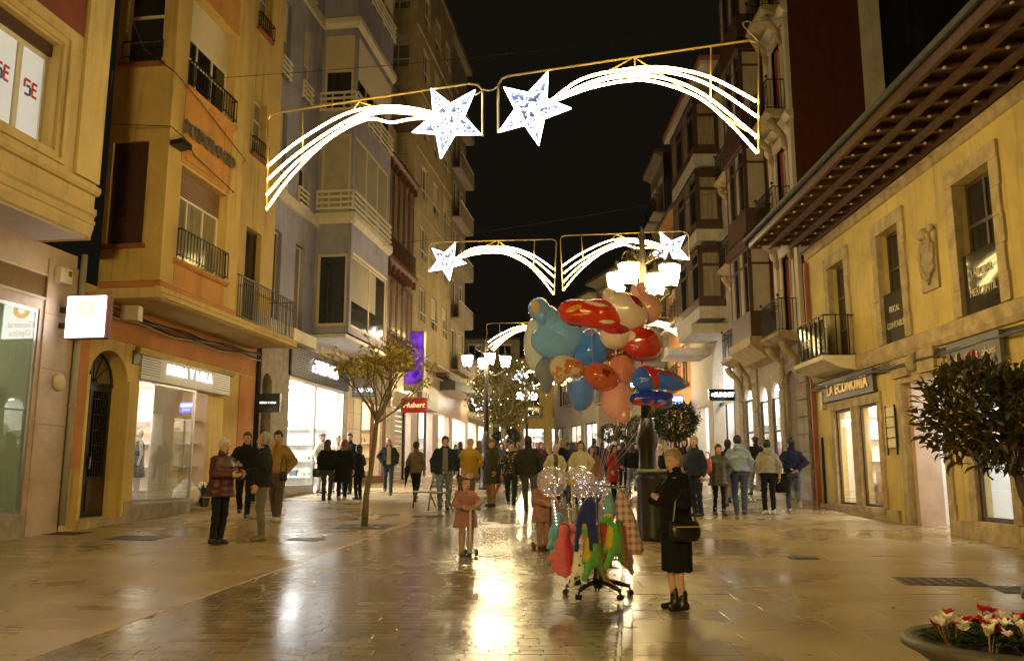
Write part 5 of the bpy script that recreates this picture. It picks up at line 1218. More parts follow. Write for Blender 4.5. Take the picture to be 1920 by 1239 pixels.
    me = np_mesh('person', bparts, skin); o = bpy.data.objects.new('person', me); link(o); o.location = root_pt; o.rotation_euler = (0, 0, math.radians(rz)); o.scale = (k,) * 3
    tag(o, label, 'person', group); rnd = random.Random(int(px * 7 + py))
    ph = rnd.random() * 6; o.rotation_euler = (rnd.uniform(-.02, .03), rnd.uniform(-.025, .025), math.radians(rz))
    # top
    def topf(P):
        fl = .02 if hem > .8 else .06
        T = [(hem, (.165 + puff + fl) * W, .12 + puff + fl * .7, 0, .01), (.95 if hem < .9 else hem + .02, (.165 + puff) * W, .125 + puff, 0, .0), (1.08, (.155 + puff) * W, .115 + puff, 0, 0), (1.24, (.17 + puff * .8) * W, .125 + puff * .8, 0, 0), (1.33, (.162 + puff * .5) * W, .108 + puff * .5, 0, .005), (1.385, (.118 + puff * .4) * W, .085 + puff * .3, 0, .01), (1.43, (.076 + puff * .2) * W, .066 + puff * .2, 0, .01), (1.46, .062 * W, .058, 0, .01)]
        d = loft(P, T)
        for s_ in (-1, 1):
            e, w = J[s_][0], J[s_][1]; sh = (sx * .9 * s_, .005, 1.335); w2 = tuple(np.array(e) + (np.array(w) - np.array(e)) * .93)
            d = smin(d, np.minimum(rcone(P, sh, e, .060 + puff * .6, .052 + puff * .6), rcone(P, e, w2, .052 + puff * .6, .042 + puff * .4)), .035)
        d = smin(d, np.maximum(rcone(P, (0, .012, 1.42), (0, .0, 1.50), .078, .074), -rcone(P, (0, -.01, 1.40), (0, -.02, 1.6), .060, .068)), .015)
        if hood: d = smin(d, ell(P, (0, .10, 1.43), (.12, .07, .085)), .03)
        if tk == 'puffer': d = d - .008 * np.abs(np.sin(P[:, 2] * 31)) + .004
        else: d = d - .006 * np.sin(P[:, 2] * 26 + P[:, 0] * 17 + ph) * np.sin(P[:, 0] * 21 - P[:, 1] * 15 + ph) - .005 * np.sin(P[:, 2] * 47 - P[:, 0] * 30 + ph * 2) * np.sin(P[:, 1] * 33 + ph)
        if inner is not None: d = np.maximum(d, -np.maximum(np.maximum(np.abs(P[:, 0]) - (.055 + .02 * (1.45 - P[:, 2])), P[:, 1] + .06), .0 * P[:, 0] - (P[:, 2] - hem + .2)))
        return d
    soft('coat' if hem < .8 else 'jacket', topf, (lo[0], lo[1], hem - .03), (hi[0], hi[1], 1.58), h, cloth(tcol, tk), o)
    if inner is not None:
        soft('jumper', lambda P: loft(P, [(.90, .15 * W, .118 + puff * .6, 0, 0), (1.1, .145 * W, .118 + puff * .7, 0, 0), (1.27, .15 * W, .112 + puff * .6, 0, 0), (1.38, .12 * W, .08, 0, 0), (1.45, .06, .055, 0, 0)]), (-.3, -.3, .85), (.3, .3, 1.5), h, cloth(inner), o)
    if legs[0] == 'trousers':
        wdt = legs[3] if len(legs) > 3 else 1.0
        def legf(P):
            d = loft(P, [(.82, .15 * W, .115, 0, 0), (.93, .155 * W, .118, 0, 0), (1.04, .14 * W, .105, 0, 0)])
            for s_ in (-1, 1):
                e, w, hip, kn, ank, fy = J[s_]; ak = (ank[0], ank[1] + .01, ank[2] + .01)
                d = smin(d, np.minimum(rcone(P, hip, kn, .092 * W, .066 * wdt), rcone(P, kn, ak, .066 * wdt, .054 * wdt)), .025)
            return d - .007 * np.sin(P[:, 2] * 38 + P[:, 0] * 25 + ph) * np.sin(P[:, 1] * 30 + P[:, 2] * 9)
        soft('trousers', legf, (lo[0], lo[1], .05), (hi[0], hi[1], 1.06), h, cloth(legs[1], legs[2]), o)
    else:
        hz = legs[2]; soft('skirt', lambda P: loft(P, [(hz, .185 * W, .145, 0, 0), (.70, .185 * W, .15, 0, .0), (.93, .17 * W, .13, 0, 0), (1.05, .14 * W, .11, 0, 0)]) - .006 * np.sin(np.arctan2(P[:, 1], P[:, 0]) * 9) * np.clip((1 - P[:, 2]) * 1.5, 0, 1), (-.35 * W, -.3, hz - .03), (.35 * W, .3, 1.08), h, cloth(legs[1]), o)
    sm_ = cloth(shoes, 'leather')
    for s_ in (-1, 1):
        e, w, hip, kn, ank, fy = J[s_]; ay, az_ = ank[1], ank[2] - .085; tilt = .5 if fy > .1 else 0
        bt = .17 if legs[0] == 'skirt' else .11
        def shoef(P, ax=ank[0], ay=ay, az_=az_, bt=bt):
            d = smin(rcone(P, (ax, ay + .045, az_ + .042), (ax, ay - .13, az_ + .032), .044, .036), rcone(P, (ax, ay + .01, az_ + .05), (ax, ay + .012, az_ + bt), .05, .052), .03)
            return np.maximum(d, az_ - P[:, 2])
        soft('shoe', shoef, (ank[0] - .1, ay - .22, az_ - .02), (ank[0] + .1, ay + .14, az_ + .25), min(h, .016), sm_, o)
    hs, hc = hair; hm = mat('hair_%.2f_%.2f_%.2f' % hc, hc, .55, var=.35, scale=30, bump=.5, bscale=90, stretch=(1, 1, .25))
    if hs != 'bald':
        def hairf(P):
            d, Q = headf(P, .016 if hs in ('short', 'cap') else .022)
            cut = np.maximum(-(Q[:, 1] + .045 + np.clip(.06 - Q[:, 2], 0, .2) * -.55), -(Q[:, 2] + .075)) if hs in ('short', 'bun', 'cap') else np.maximum(-(Q[:, 1] + .048 + np.clip(.05 - Q[:, 2], 0, .2) * -.3), -(Q[:, 2] + .09))
            cut2 = np.maximum(cut, -1)
            d = np.maximum(d, np.minimum(cut, .055 - Q[:, 2] + 0 * Q[:, 0]) if hs != 'thin' else np.maximum(-(Q[:, 1] - .0), .0 * Q[:, 0] - 1))
            if hs == 'bun': d = smin(d, ell(Q, (0, .125, .01), (.055, .05, .05)), .02)
            if hs == 'long':
                Z = Q[:, 2]; dd = loft(Q, [(-.34, .06, .03, 0, .085), (-.2, .10, .05, 0, .07), (-.05, .10, .075, 0, .045), (.06, .09, .08, 0, .03), (.11, .05, .05, 0, .03)]); dd = np.maximum(dd, -(Q[:, 1] + .02)); d = smin(d, dd, .03)
            if hs == 'bob':
                dd = loft(Q, [(-.15, .095, .06, 0, .05), (-.05, .108, .085, 0, .035), (.06, .1, .09, 0, .03), (.11, .05, .05, 0, .03)]); dd = np.maximum(dd, -(Q[:, 1] + .03)); d = smin(d, dd, .03)
            return (d - .003 * np.sin(Q[:, 0] * 90 + ph) * np.sin(Q[:, 2] * 30)) 
        soft('hair', hairf, (-.2 * hr, -.2 * hr, 1.15), (.2 * hr, .26 * hr, 1.575 + .175 * hr), min(h, .014), hm, o)
    if hs == 'cap':
        def capf(P):
            Q = (P - np.array((0, -.015, 1.575), 'f')) @ Rh / hr
            return np.minimum(np.maximum(ell(Q, (0, .01, .06), (.1, .122, .075)), .045 - Q[:, 2]), ell(Q, (0, -.11, .055), (.07, .06, .012)))
        soft('cap', capf, (-.2, -.25, 1.55), (.2, .2, 1.78), min(h, .014), cloth(shoes if hc[0] > .3 else (.10, .08, .05)), o)
    if y < 30:   # eyes and mouth
        for s_ in (-1, 1):
            q = MB(); c = np.array((.031 * s_, -.092, .005)) * hr @ Rh.T + np.array((0, -.015, 1.575)); q.ball(c, (.011 * hr, .008 * hr, .007 * hr), 8, 5); q.build('eye', EYE, o, smooth=True)
        q = MB(); c = np.array((0, -.083, -.062)) * hr @ Rh.T + np.array((0, -.015, 1.575)); q.ball(c, (.022 * hr, .009 * hr, .006 * hr), 8, 5); q.build('mouth', LIP, o, smooth=True)
    return o
BLK_, NAVY, JEANS, LJEANS = (.012, .012, .014), (.015, .022, .055), (.045, .065, .11), (.14, .19, .25)
GREYH, WHITEH, DARKH, BROWNH, BLOND, REDH = (.30, .28, .25), (.62, .58, .5), (.018, .012, .009), (.06, .032, .018), (.36, .24, .11), (.20, .065, .025)
T = lambda c, k='wool', w=1.0: ('trousers', c, k, w)
# --- group talking on the left pavement
person(405, 1020, 822, 68, 'person with white hair in a maroon padded coat, gesturing to the man facing them', ((.06, .007, .011), .76, .05, 'puffer'), T(BLK_), ('short', WHITEH), ('fwd', 'fwd'), skin=SKIN2, wide=1.06)
person(489, 1013, 811, -75, 'bald person in a dark jacket and grey trousers facing the maroon coat', ((.02, .02, .022), .84, .025, 'wool'), T((.13, .115, .085)), ('thin', GREYH), ('fwd', 'down'), skin=SKIN2, wide=1.05, shoes=(.16, .13, .09))
person(455, 972, 810, 12, 'person in black walking between the maroon coat and the bald man', (BLK_, .86, .03, 'wool'), T(BLK_), ('short', BROWNH), ('fwd', 'pocket'), stride=.2, wide=1.1)
person(518, 978, 808, -12, 'young person in a mustard padded jacket with a dark cross strap', ((.27, .15, .025), .90, .045, 'puffer'), T((.14, .10, .065)), ('short', DARKH), ('hold', 'pocket'), stride=.1, shoes=(.55, .52, .45))
# --- group in front of the accessories shop
person(612, 938, 824, 176, 'person with long dark hair and grey trousers, leftmost back by the accessories shop', ((.012, .012, .012), .84, .03, 'wool'), T((.06, .06, .05)), ('long', BROWNH), ('down', 'down'), wide=1.08)
person(640, 938, 824, 180, 'person with long copper hair in a long black coat', ((.01, .01, .01), .50, .03, 'wool'), T(BLK_), ('long', REDH), ('down', 'down'), wide=1.08, shoes=(.4, .3, .2))
person(671, 936, 834, -125, 'person in black with dark bobbed hair beside the young tree trunk', (BLK_, .68, .03, 'wool'), T(BLK_), ('bob', DARKH), ('bag', 'bag'))
person(601, 924, 812, 60, 'person in a flat cap and white shirt in the shop doorway', ((.55, .5, .42), .86, .02, 'wool'), T((.4, .36, .3)), ('cap', GREYH), ('down', 'down'))
person(650, 926, 812, -10, 'tall person in a dark jacket behind the copper haired one', ((.02, .02, .02), .86, .03, 'wool'), T(BLK_), ('short', DARKH), ('down', 'down'), wide=1.1)
person(628, 922, 816, 30, 'person with fair hair in pale clothes inside the shop door', ((.5, .45, .36), .86, .02, 'wool'), T((.3, .26, .2)), ('short', BLOND), ('down', 'down'))
person(727, 928, 820, 8, 'white haired person in a charcoal jacket and jeans walking past the tree', ((.035, .035, .035), .86, .03, 'wool'), T((.04, .05, .08), 'denim'), ('short', WHITEH), ('pocket', 'swingb'), stride=.14, inner=(.5, .45, .36))
person(778, 942, 828, 160, 'person in a short tweed jacket and black leggings walking away with an umbrella', ((.11, .085, .06), .82, .02, 'wool'), T(BLK_, 'wool', .85), ('short', DARKH), ('down', 'down'), stride=.16)
# --- people in the middle of the street
person(832, 956, 818, 8, 'heavy person in an open navy jacket, grey jumper and light jeans', ((.016, .022, .032), .82, .04, 'wool'), T(LJEANS, 'denim', 1.1), ('short', DARKH), ('down', 'swingb'), wide=1.22, inner=(.14, .13, .10), shoes=(.02, .02, .02))
person(879, 944, 822, 5, 'person in a bright mustard yellow coat', ((.42, .25, .015), .66, .03, 'wool'), T((.16, .14, .11)), ('short', BLOND), ('pocket', 'pocket'), skin=SKIN2, wide=1.06)
person(921, 950, 823, -55, 'person in a flat cap and long olive parka with tan trousers', ((.045, .045, .022), .58, .035, 'wool'), T((.26, .15, .05)), ('cap', GREYH), ('pocket', 'down'), wide=1.1, hood=True)
person(958, 954, 828, -4, 'person in a black and gold floral top and dark green trousers', ((.02, .018, .014), .84, .03, 'print'), T((.025, .04, .03)), ('short', BROWNH), ('face', 'pocket'), stride=.18, shoes=(.45, .4, .32), wide=1.05)
person(994, 960, 818, 178, 'person in a dark jacket and slate jeans walking away behind the scooter children', ((.022, .02, .02), .86, .035, 'wool'), T((.05, .055, .065), 'denim'), ('short', DARKH), ('swingb', 'down'), stride=.15, wide=1.1)
person(1040, 948, 834, 6, 'white haired person in a cream coat with a grey scarf', ((.52, .46, .32), .62, .03, 'wool'), T(BLK_), ('short', WHITEH), ('down', 'down'), skin=SKIN2, wide=1.08, inner=(.08, .07, .06))
person(1089, 950, 827, 4, 'person in a cream woollen coat with a black cross body strap', ((.50, .44, .28), .60, .03, 'wool'), T(BLK_), ('long', BROWNH), ('down', 'pocket'), skin=SKIN2, wide=1.06)
person(1055, 930, 824, 40, 'fair haired person in black behind the two cream coats', (BLK_, .8, .03, 'wool'), T(BLK_), ('bob', BLOND), ('down', 'down'))
person(1114, 936, 836, 10, 'person in a camel coat raising a hand to the mouth', ((.24, .14, .055), .6, .02, 'wool'), T(BLK_), ('bob', BROWNH), ('face', 'down'))
person(1150, 938, 834, 60, 'person with long black hair in a red open coat over a gold top', ((.30, .010, .012), .56, .025, 'wool'), T(BLK_), ('long', DARKH), ('down', 'bag'), inner=(.12, .09, .02))
person(1186, 926, 832, 178, 'person in a black jacket and pale jeans striding away', (BLK_, .88, .035, 'wool'), T((.2, .23, .25), 'denim'), ('long', BROWNH), ('down', 'down'), stride=.2)
person(1168, 915, 829, 170, 'person in black seen from behind, left of the pale jeans', (BLK_, .8, .03, 'wool'), T(BLK_), ('bob', DARKH), ('down', 'down'))
person(1116, 910, 822, 185, 'tall dark clad person walking away behind the camel coat', (NAVY, .85, .03, 'wool'), T(BLK_), ('short', DARKH), ('down', 'down'))
# --- right of the lamp post
person(1252, 948, 834, 25, 'blond person in a black jacket behind the balloon seller', (BLK_, .8, .04, 'wool'), T(BLK_), ('short', BLOND), ('hold', 'down'))
person(1309, 968, 818, -60, 'grey haired person in a navy jacket and trousers beside the seller', ((.018, .025, .045), .86, .03, 'wool'), T((.015, .02, .04)), ('short', GREYH), ('bag', 'down'), wide=1.08)
person(1349, 966, 833, 4, 'person in a quilted olive coat and black leggings facing the camera', ((.045, .042, .022), .70, .04, 'puffer'), T(BLK_, 'wool', .85), ('short', BROWNH), ('pocket', 'pocket'), stride=.08)
HOOD = person(1389, 964, 816, 178, 'person in a pale blue hoodie and jeans seen from behind', ((.24, .33, .46), .92, .03, 'wool'), T((.05, .075, .14), 'denim', 1.1), ('short', DARKH), ('down', 'down'), wide=1.14, hood=True, shoes=(.1, .06, .04))
person(1366, 950, 824, 150, 'dark haired person half hidden by the pale blue hoodie', ((.03, .03, .035), .86, .03, 'wool'), T((.2, .17, .12)), ('short', DARKH), ('down', 'down'), stride=.15)
person(1443, 964, 824, 178, 'person in a light grey hoodie and black trousers seen from behind', ((.30, .28, .24), .94, .025, 'wool'), T(BLK_), ('short', DARKH), ('down', 'down'), hood=True, shoes=(.6, .58, .52), stride=.05)
person(1490, 962, 821, 172, 'person in a navy sweater with hands clasped behind, walking by the yellow house', ((.014, .02, .06), .93, .02, 'wool'), T((.06, .08, .13), 'denim'), ('short', DARKH), ('back', 'back'), stride=.18, wide=1.05, shoes=(.25, .2, .16))
person(1420, 928, 818, -165, 'capped person in a dark jacket and pale jeans behind the grey hoodie', ((.03, .03, .03), .88, .03, 'wool'), T((.25, .28, .3), 'denim'), ('cap', BROWNH), ('down', 'pocket'), stride=.2)
# --- the crowd beyond
CR = [(1237, 918, 832, 0, (.4, .36, .3), WHITEH), (1270, 916, 824, 10, (.05, .045, .05), BROWNH), (1288, 918, 822, -20, (.02, .02, .03), DARKH), (1293, 930, 836, 0, (.12, .11, .1), WHITEH),
      (862, 905, 828, 170, (.02, .02, .02), DARKH), (898, 902, 826, 180, (.06, .05, .04), BROWNH), (940, 908, 830, 5, (.03, .03, .03), DARKH), (972, 906, 832, 178, (.02, .02, .02), BROWNH), (1016, 908, 829, 10, (.05, .02, .02), BROWNH), (1072, 905, 829, 180, (.02, .02, .02), DARKH), (1132, 898, 828, 178, (.04, .04, .05), BROWNH), (1204, 905, 830, 175, (.02, .02, .025), DARKH), (1222, 902, 828, 0, (.1, .06, .04), BROWNH)]
HN = {WHITEH: 'white', BROWNH: 'brown', DARKH: 'dark'}
CL = ['pale coated white haired person just right of the lamp pedestal', 'brown haired person under the ball tree right of the lamp', 'dark haired person farthest right under the ball tree', 'person with white hair right behind the seller\'s head', 'dark figure between the navy jacket and the yellow coat', 'brown clad figure between the yellow coat and the olive parka', 'small dark figure left of the floral top', 'small black clad figure right of the floral top', 'figure in dark red behind the cream coats', 'small dark figure between the two cream coats', 'small figure left of the red coat', 'small dark figure right of the pale jeans', 'small figure in rust brown left of the lamp pedestal']
for (px, py, hy, rz, c, hc), l in zip(CR, CL): person(px, py, hy, rz, l, (c, .78, .03, 'wool'), T(BLK_), ('short' if px % 2 else 'bob', hc), ('down', 'down'), stride=.12, group='crowd farther up the street')
rndc = random.Random(77); WHERE = ['between the lit tree and the yellow coat', 'behind the olive parka', 'behind the floral top', 'left of the cream coats', 'behind the cream coats', 'right of the cream coats', 'beside the red coat', 'by the lamp pedestal']
for i in range(22):
    px = 850 + i * 16.3 + rndc.uniform(-6, 6); py = rndc.uniform(893, 903); c = rndc.choice([(.03, .03, .035), (.06, .045, .035), (.02, .025, .04), (.12, .1, .08), (.10, .03, .03), (.25, .22, .18)]); hc = rndc.choice([DARKH, BROWNH, GREYH, BLOND])
    person(px, py, 831 + rndc.uniform(-3, 4), rndc.choice([0, 10, -15, 170, 180, 190]), '%s tiny distant stroller %s' % (['left', 'middle', 'right', 'far right'][i - 3 * min(7, i // 3)], WHERE[min(7, i // 3)]), (c, rndc.choice([.6, .78, .86]), .03, 'wool'), T(rndc.choice([BLK_, JEANS, (.08, .07, .06)])), (rndc.choice(['short', 'bob', 'long']), hc), (rndc.choice(['down', 'pocket']), 'down'), stride=.12, group='distant strollers at the far end', res=.04)
# --- the balloon seller
SELLER = person(1272, 1142, 843, -72, 'balloon seller with tied back blond hair, folded arms, black jacket and skirt', ((.010, .010, .010), .80, .03, 'wool'), ('skirt', (.010, .010, .010), .40), ('bun', (.36, .27, .15)), ('cross', 'cross'), skin=SKIN2, wide=1.16, shoes=(.012, .012, .012), group='people out walking in the evening')
# --- two girls on scooters
KID1 = person(874, 1040, 896, 20, 'girl in a pink coat with a paper crown on a white scooter', ((.36, .165, .15), .60, .045, 'mottle'), ('trousers', (.40, .27, .22), 'wool', 1.15), ('long', (.13, .07, .035)), ('bar', 'bar'), skin=SKIN2, wide=1.1, head=1.5, shoes=(.32, .16, .05), turn=30, group='children on scooters')
KID2 = person(1018, 1030, 893, 35, 'girl in a pink coat half behind the clear balloons on a dark scooter', ((.38, .18, .14), .64, .05, 'mottle'), ('trousers', (.36, .20, .14), 'wool', 1.15), ('long', (.12, .06, .03)), ('bar', 'bar'), skin=SKIN2, wide=1.1, head=1.5, shoes=(.10, .04, .03), group='children on scooters')
# ================================================================== signs and fittings on the buildings
def thing(name, label, cat, loc=(0, 0, 0), rz=0, group=None): return empty(name, loc, rz, label, cat, group)
def lwall(u, d, z): x, y = WL.xy(u, d); return Vector((x, y, z))
def rwall(u, d, z): x, y = WR2.xy(u, d); return Vector((x, y, z))
FACE = WL.rz - math.pi / 2      # yaw that squares a sign to the street (reads towards the camera)
def blade_sign(name, label, c, w, h, th, face_m, side_m, txt=None, size=.2, txt_m=None, rz=FACE, group=None, bracket=None, **k):
    """sign standing out from the wall: its face looks back down the street"""
    r = thing(name, label, 'sign', c, rz, group)
    q = MB(); q.box(-w / 2 - .02, w / 2 + .02, -th / 2 + .01, th / 2, -h / 2 - .02, h / 2 + .02); q.build('housing', side_m, r)
    q = MB(); q.bevbox(-w / 2, w / 2, -th / 2 - .012, -th / 2 + .006, -h / 2, h / 2, .004); q.build('face', face_m, r)
    if txt: letters(txt, size, txt_m, r, (k.pop('tx', 0), -th / 2 - .02, k.pop('tz', 0)), 0, depth=.01, **k)
    if bracket: q = MB(); q.box(*bracket); q.build('bracket', DARK_M, r)
    return r
BOXW = emit('sign_box_white', (1, .98, .95), 4); BOXP = emit('sign_print_pink', (1, .55, .5), 3.0); BOXO = emit('sign_print_orange', (1, .55, .12), 3.4)
c = lwall(5.95, .62, 4.55)
sg = blade_sign('box_sign', 'white lit box sign with maroon sides projecting over the arched door', c, .78, .78, .2, BOXW, mat('maroon_side', (.2, .03, .04), .5), 'General', .17, BOXP, tz=-.13)
letters('Optica', .17, BOXP, sg, (-.0, -.12, -.29), 0, depth=.01)
q = MB(); q.tube([(.13 * math.cos(a), -.117, .16 + .13 * math.sin(a)) for a in [i * math.pi / 8 for i in range(16)]], .045, 6, closed=True); q.build('ring_emblem', BOXO, sg)
q = MB(); q.box(-.6, -.4, -.04, .04, .1, .2); q.box(-.6, -.4, -.04, .04, -.2, -.1); tag(q.build('wall_arm', DARK_M, sg), kind='stuff')
L_OFF = mat('pale_letters', (.72, .62, .42), .4)
blade_sign('black_sign', 'small black blade sign beside the orange pilaster', lwall(14.2, .62, 3.62), .62, .48, .14, BLK, BLK, 'BIMBA Y LOLA', .075, emit('sign_letters_soft', (1, .9, .75), 1.6))
blade_sign('grey_sign', 'grey blade sign with white lit lettering beside the tree crown', lwall(22.9, .6, 4.95), .9, .7, .16, mat('sign_grey', (.2, .2, .21), .5), DARK_M, 'PARFOIS', .2, emit('white_letters', (.95, .97, 1.0), 2.2), tz=-.14, squeeze=.9)
blade_sign('red_sign', 'red blade sign with gold script seen through the tree', lwall(29.3, .9, 4.75), 1.15, .62, .2, mat('sign_red_face', (.42, .015, .015), .4), mat('sign_red_side', (.3, .01, .01), .5), 'Hubert', .34, emit('gold_script', (1, .7, .3), 1.1), tz=.0, shear=.3)
sg = blade_sign('spectacles_sign', 'dark sign with white lit spectacle rings over the far left shop', lwall(44.5, 1.35, 6.05), 1.55, 1.0, .2, BLK, BLK)
EW = emit('ring_white', (.9, .95, 1), 3.5)
for x in (-.32, .32): q = MB(); q.tube([(x + .25 * math.cos(a), -.13, .15 + .25 * math.sin(a)) for a in [i * math.pi / 9 for i in range(18)]], .06, 6, closed=True); q.build('ring_emblem', EW, sg)
letters('OPTICA', .22, EW, sg, (0, -.13, -.32), 0, depth=.01, bold=.01)
sg = blade_sign('black_lit_sign', 'black blade sign with white lit lettering under the tall white arch', rwall(23.8, .55, 4.75), .98, .42, .16, BLK, BLK, 'SUMMIT', .22, EW, rz=0, tx=.08, bold=.008); q = MB(); q.ball((-.36, -.1, 0), (.07, .02, .06), 8, 5); q.build('emblem', EW, sg)
sg = blade_sign('blue_lit_sign', 'small blue and white lit sign on the orange house', rwall(32.3, .8, 5.2), .85, .6, .16, emit('blue_sign_face', (.10, .16, 1), 2.2), mat('violet_side', (.1, .05, .3), .5), rz=0)
q = MB(); q.bevbox(-.36, .36, -.115, -.1, .02, .2, .004); q.build('white_band', emit('blue_sign_white', (.7, .8, 1), 4), sg); letters('SOLO', .18, emit('blue_sign_white', (.7, .8, 1), 4), sg, (0, -.11, -.13), 0, depth=.01)
# purple video screen
F = lwall(28.75, .0, 0); scr = thing('video_screen', 'tall purple lit video screen over the shops below the cream house', 'screen', lwall(28.9, .95, 6.6), FACE)
q = MB(); q.box(-.46, .46, 0, .35, -1.2, 1.5); q.build('housing', METAL, scr)
PUR = bpy.data.materials.new('purple_screen'); PUR.use_nodes = True; N = PUR.node_tree.nodes; N.clear(); _o = N.new('ShaderNodeOutputMaterial'); _e = N.new('ShaderNodeEmission'); _v = N.new('ShaderNodeTexNoise'); _v.inputs['Scale'].default_value = 2.2; _r = N.new('ShaderNodeValToRGB'); _r.color_ramp.elements[0].position = .38; _r.color_ramp.elements[0].color = (.06, .015, .5, 1); _r.color_ramp.elements[1].position = .66; _r.color_ramp.elements[1].color = (.5, .12, 1, 1)
_t = N.new('ShaderNodeTexCoord'); PUR.node_tree.links.new(_t.outputs['Object'], _v.inputs['Vector']); PUR.node_tree.links.new(_v.outputs[0], _r.inputs[0]); PUR.node_tree.links.new(_r.outputs[0], _e.inputs[0]); _e.inputs[1].default_value = .36; PUR.node_tree.links.new(_e.outputs[0], _o.inputs[0])
q = MB(); q.box(-.41, .41, -.03, -.002, -.9, 1.44); q.build('display', PUR, scr)
q = MB(); q.box(-.41, .41, -.03, -.002, -1.15, -.96); q.build('lower_panel', GLASS_P, scr)
# floodlights, plaque, boxes, pipes and cables of the left houses
for c, l in ((L2.world(7.25, 1.5, 8.45), 'black floodlight on the bay corner by the zinc lettering'), (L2.world(10.9, .75, 8.75), 'black floodlight on the flat yellow wall under the plaque')):
    r = thing('floodlight', l, 'floodlight', c, WL.rz, 'floodlights on the yellow house'); q = MB(); q.prism([(-.12, -.05), (.14, -.08), (.14, .02), (-.12, .06)], 0, -.2, .2); q.build('housing', DARK_M, r); q = MB(); q.box(-.03, .03, .1, .3, -.02, .02); q.build('bracket', DARK_M, r)
r = thing('wall_plaque', 'white plaque with green lettering on the yellow wall', 'plaque', L2.world(11.5, .53, 9.15), WL.rz); q = MB(); q.bevbox(-.32, .32, -.03, .02, -.3, .3); q.build('board', SHOP_W, r); letters('CLINICA', .12, mat('green_print', (.04, .25, .15), .5), r, (0, -.04, .12), 0, depth=.006)
r = thing('alarm_box', 'white alarm box on the marble pier of the optician', 'alarm box', lwall(5.85, .02, 5.35), WL.rz); q = MB(); q.bevbox(-.17, .17, -.14, 0, -.15, .15, .02); q.build('casing', WHITE_F, r); q = MB(); q.box(.05, .14, -.145, -.13, .0, .1); q.build('label_plate', PLASTER_RED, r)
r = thing('round_vent', 'round cream vent cover on the marble pier', 'vent', lwall(6.05, .035, 3.35), WL.rz); q = MB(); q.lathe([(.17, 0), (.17, .03), (.13, .05), (.02, .055)], n=20); o = q.build('cover', CREAM_F, r, smooth=True); o.rotation_euler = (math.pi / 2, 0, 0)
r = thing('downpipe', 'grey downpipe between the optician and the yellow house', 'pipe', lwall(6.42, .09, .7)); q = MB(); q.tube([(0, 0, 0), (0, 0, 5.2)], .06, 10); q.build('pipe', mat('pipe_grey', (.34, .31, .27), .5), r, smooth=True); q = MB(); q.lathe([(.075, 2.2), (.075, 2.26)], n=10); q.build('collar', METAL, r)
r = thing('downpipe', 'dark downpipe beside the narrow stone pillar of the accessories shop', 'pipe', lwall(14.62, .1, .9)); q = MB(); q.tube([(0, 0, 0), (0, 0, 4.6), (.2, .1, 4.9), (.2, .1, 5.2)], .05, 10); q.build('pipe', DARK_M, r, smooth=True)
rnd = random.Random(4); cb = thing('cable_bundle', 'bundle of old cables sagging under the yellow bay slab', 'cables', lwall(6.5, .2, 4.9))
o0 = lwall(6.5, .2, 4.9)
for k in range(7):
    q = MB(); q.tube([lwall(6.55 + 7.9 * i / 24, .08 + .05 * (k % 4), 5.06 - .06 * (k // 2) - .03 * math.sin(i * .9 + k) - .08 * math.sin(i / 24 * math.pi)) - o0 for i in range(25)], .018, 5); q.build('cable', CABLE if k % 2 else BEIGE_PL, cb)
q = MB(); q.tube([lwall(6.75 + .25 * math.sin(i * .8), .3 + .1 * math.cos(i), 5.25 - .05 * i) - o0 for i in range(12)], .03, 6); q.build('conduit', BEIGE_PL, cb)
q = MB(); q.bevbox(.55, .9, .2, .42, -.25, .05, .02); q.build('junction_box', BEIGE_PL, cb)
wc = thing('facade_wire', 'thin black wires looping across the yellow bay front', 'wire', L2.world(7.0, 1.35, 9.6))
o0 = L2.world(7.0, 1.35, 9.6)
for pts in ([(6.0, .98, 10.6), (6.6, .9, 10.3), (7.0, 1.38, 9.95), (8, 1.38, 9.8), (10.4, 1.38, 9.3), (11.2, .6, 9.2)], [(5.4, 1.05, 9.2), (6.6, .2, 8.7), (7.0, 1.38, 8.75), (7.5, 1.4, 8.7), (8.0, 1.38, 8.5), (9.9, 1.38, 8.3), (10.6, .6, 8.6)]):
    q = MB(); q.tube([L2.world(*p) - o0 for p in pts], .011, 5); q.build('cable', CABLE, wc)
# ================================================================== street furniture
def cover(name, px, py, w, d, label, kind):
    g_ = gnd(px, py); r = empty(name, (g_.x, g_.y, g_.z + .006), 0, label, 'cover', 'iron covers set in the paving'); r.rotation_euler = (TILT, 0, -math.atan(AZ))
    q = MB(); q.bevbox(-w / 2, w / 2, -d / 2, d / 2, -.02, .001, .004); q.build('frame', IRON_G, r)
    q = MB()
    if kind == 'bars':
        for i in range(9): x = -w / 2 + w * (i + .5) / 9; q.bevbox(x - w * .03, x + w * .03, -d * .44, d * .44, .001, .007, .002)
    else:
        for i in range(7):
            for j in range(5): x, y = -w * .42 + w * .84 * i / 6, -d * .4 + d * .8 * j / 4; q.bevbox(x - .03, x + .03, y - .02, y + .02, .001, .006, .002)
    tag(q.build('tread_pattern', LAMP_IRON, r), kind='stuff'); return r
cover('inspection_cover', 258, 1008, .95, .7, 'square iron cover in front of the shop display window', 'stud'); cover('drain_grate', 573, 1011, .6, .4, 'small iron grate right of the bald person', 'bars'); cover('drain_grate', 802, 968, .7, .4, 'small iron grate below the bench', 'bars')
cover('inspection_cover', 1762, 1090, .95, .6, 'square iron cover beyond the flower bowl', 'stud'); cover('inspection_cover', 1918, 1106, .6, .5, 'iron cover cut by the right picture edge', 'stud'); cover('drain_grate', 1506, 1046, .42, .25, 'little iron grate in the middle of the right pavement', 'bars'); cover('inspection_cover', 125, 1000, .7, .5, 'iron cover at the foot of the marble pier', 'stud')
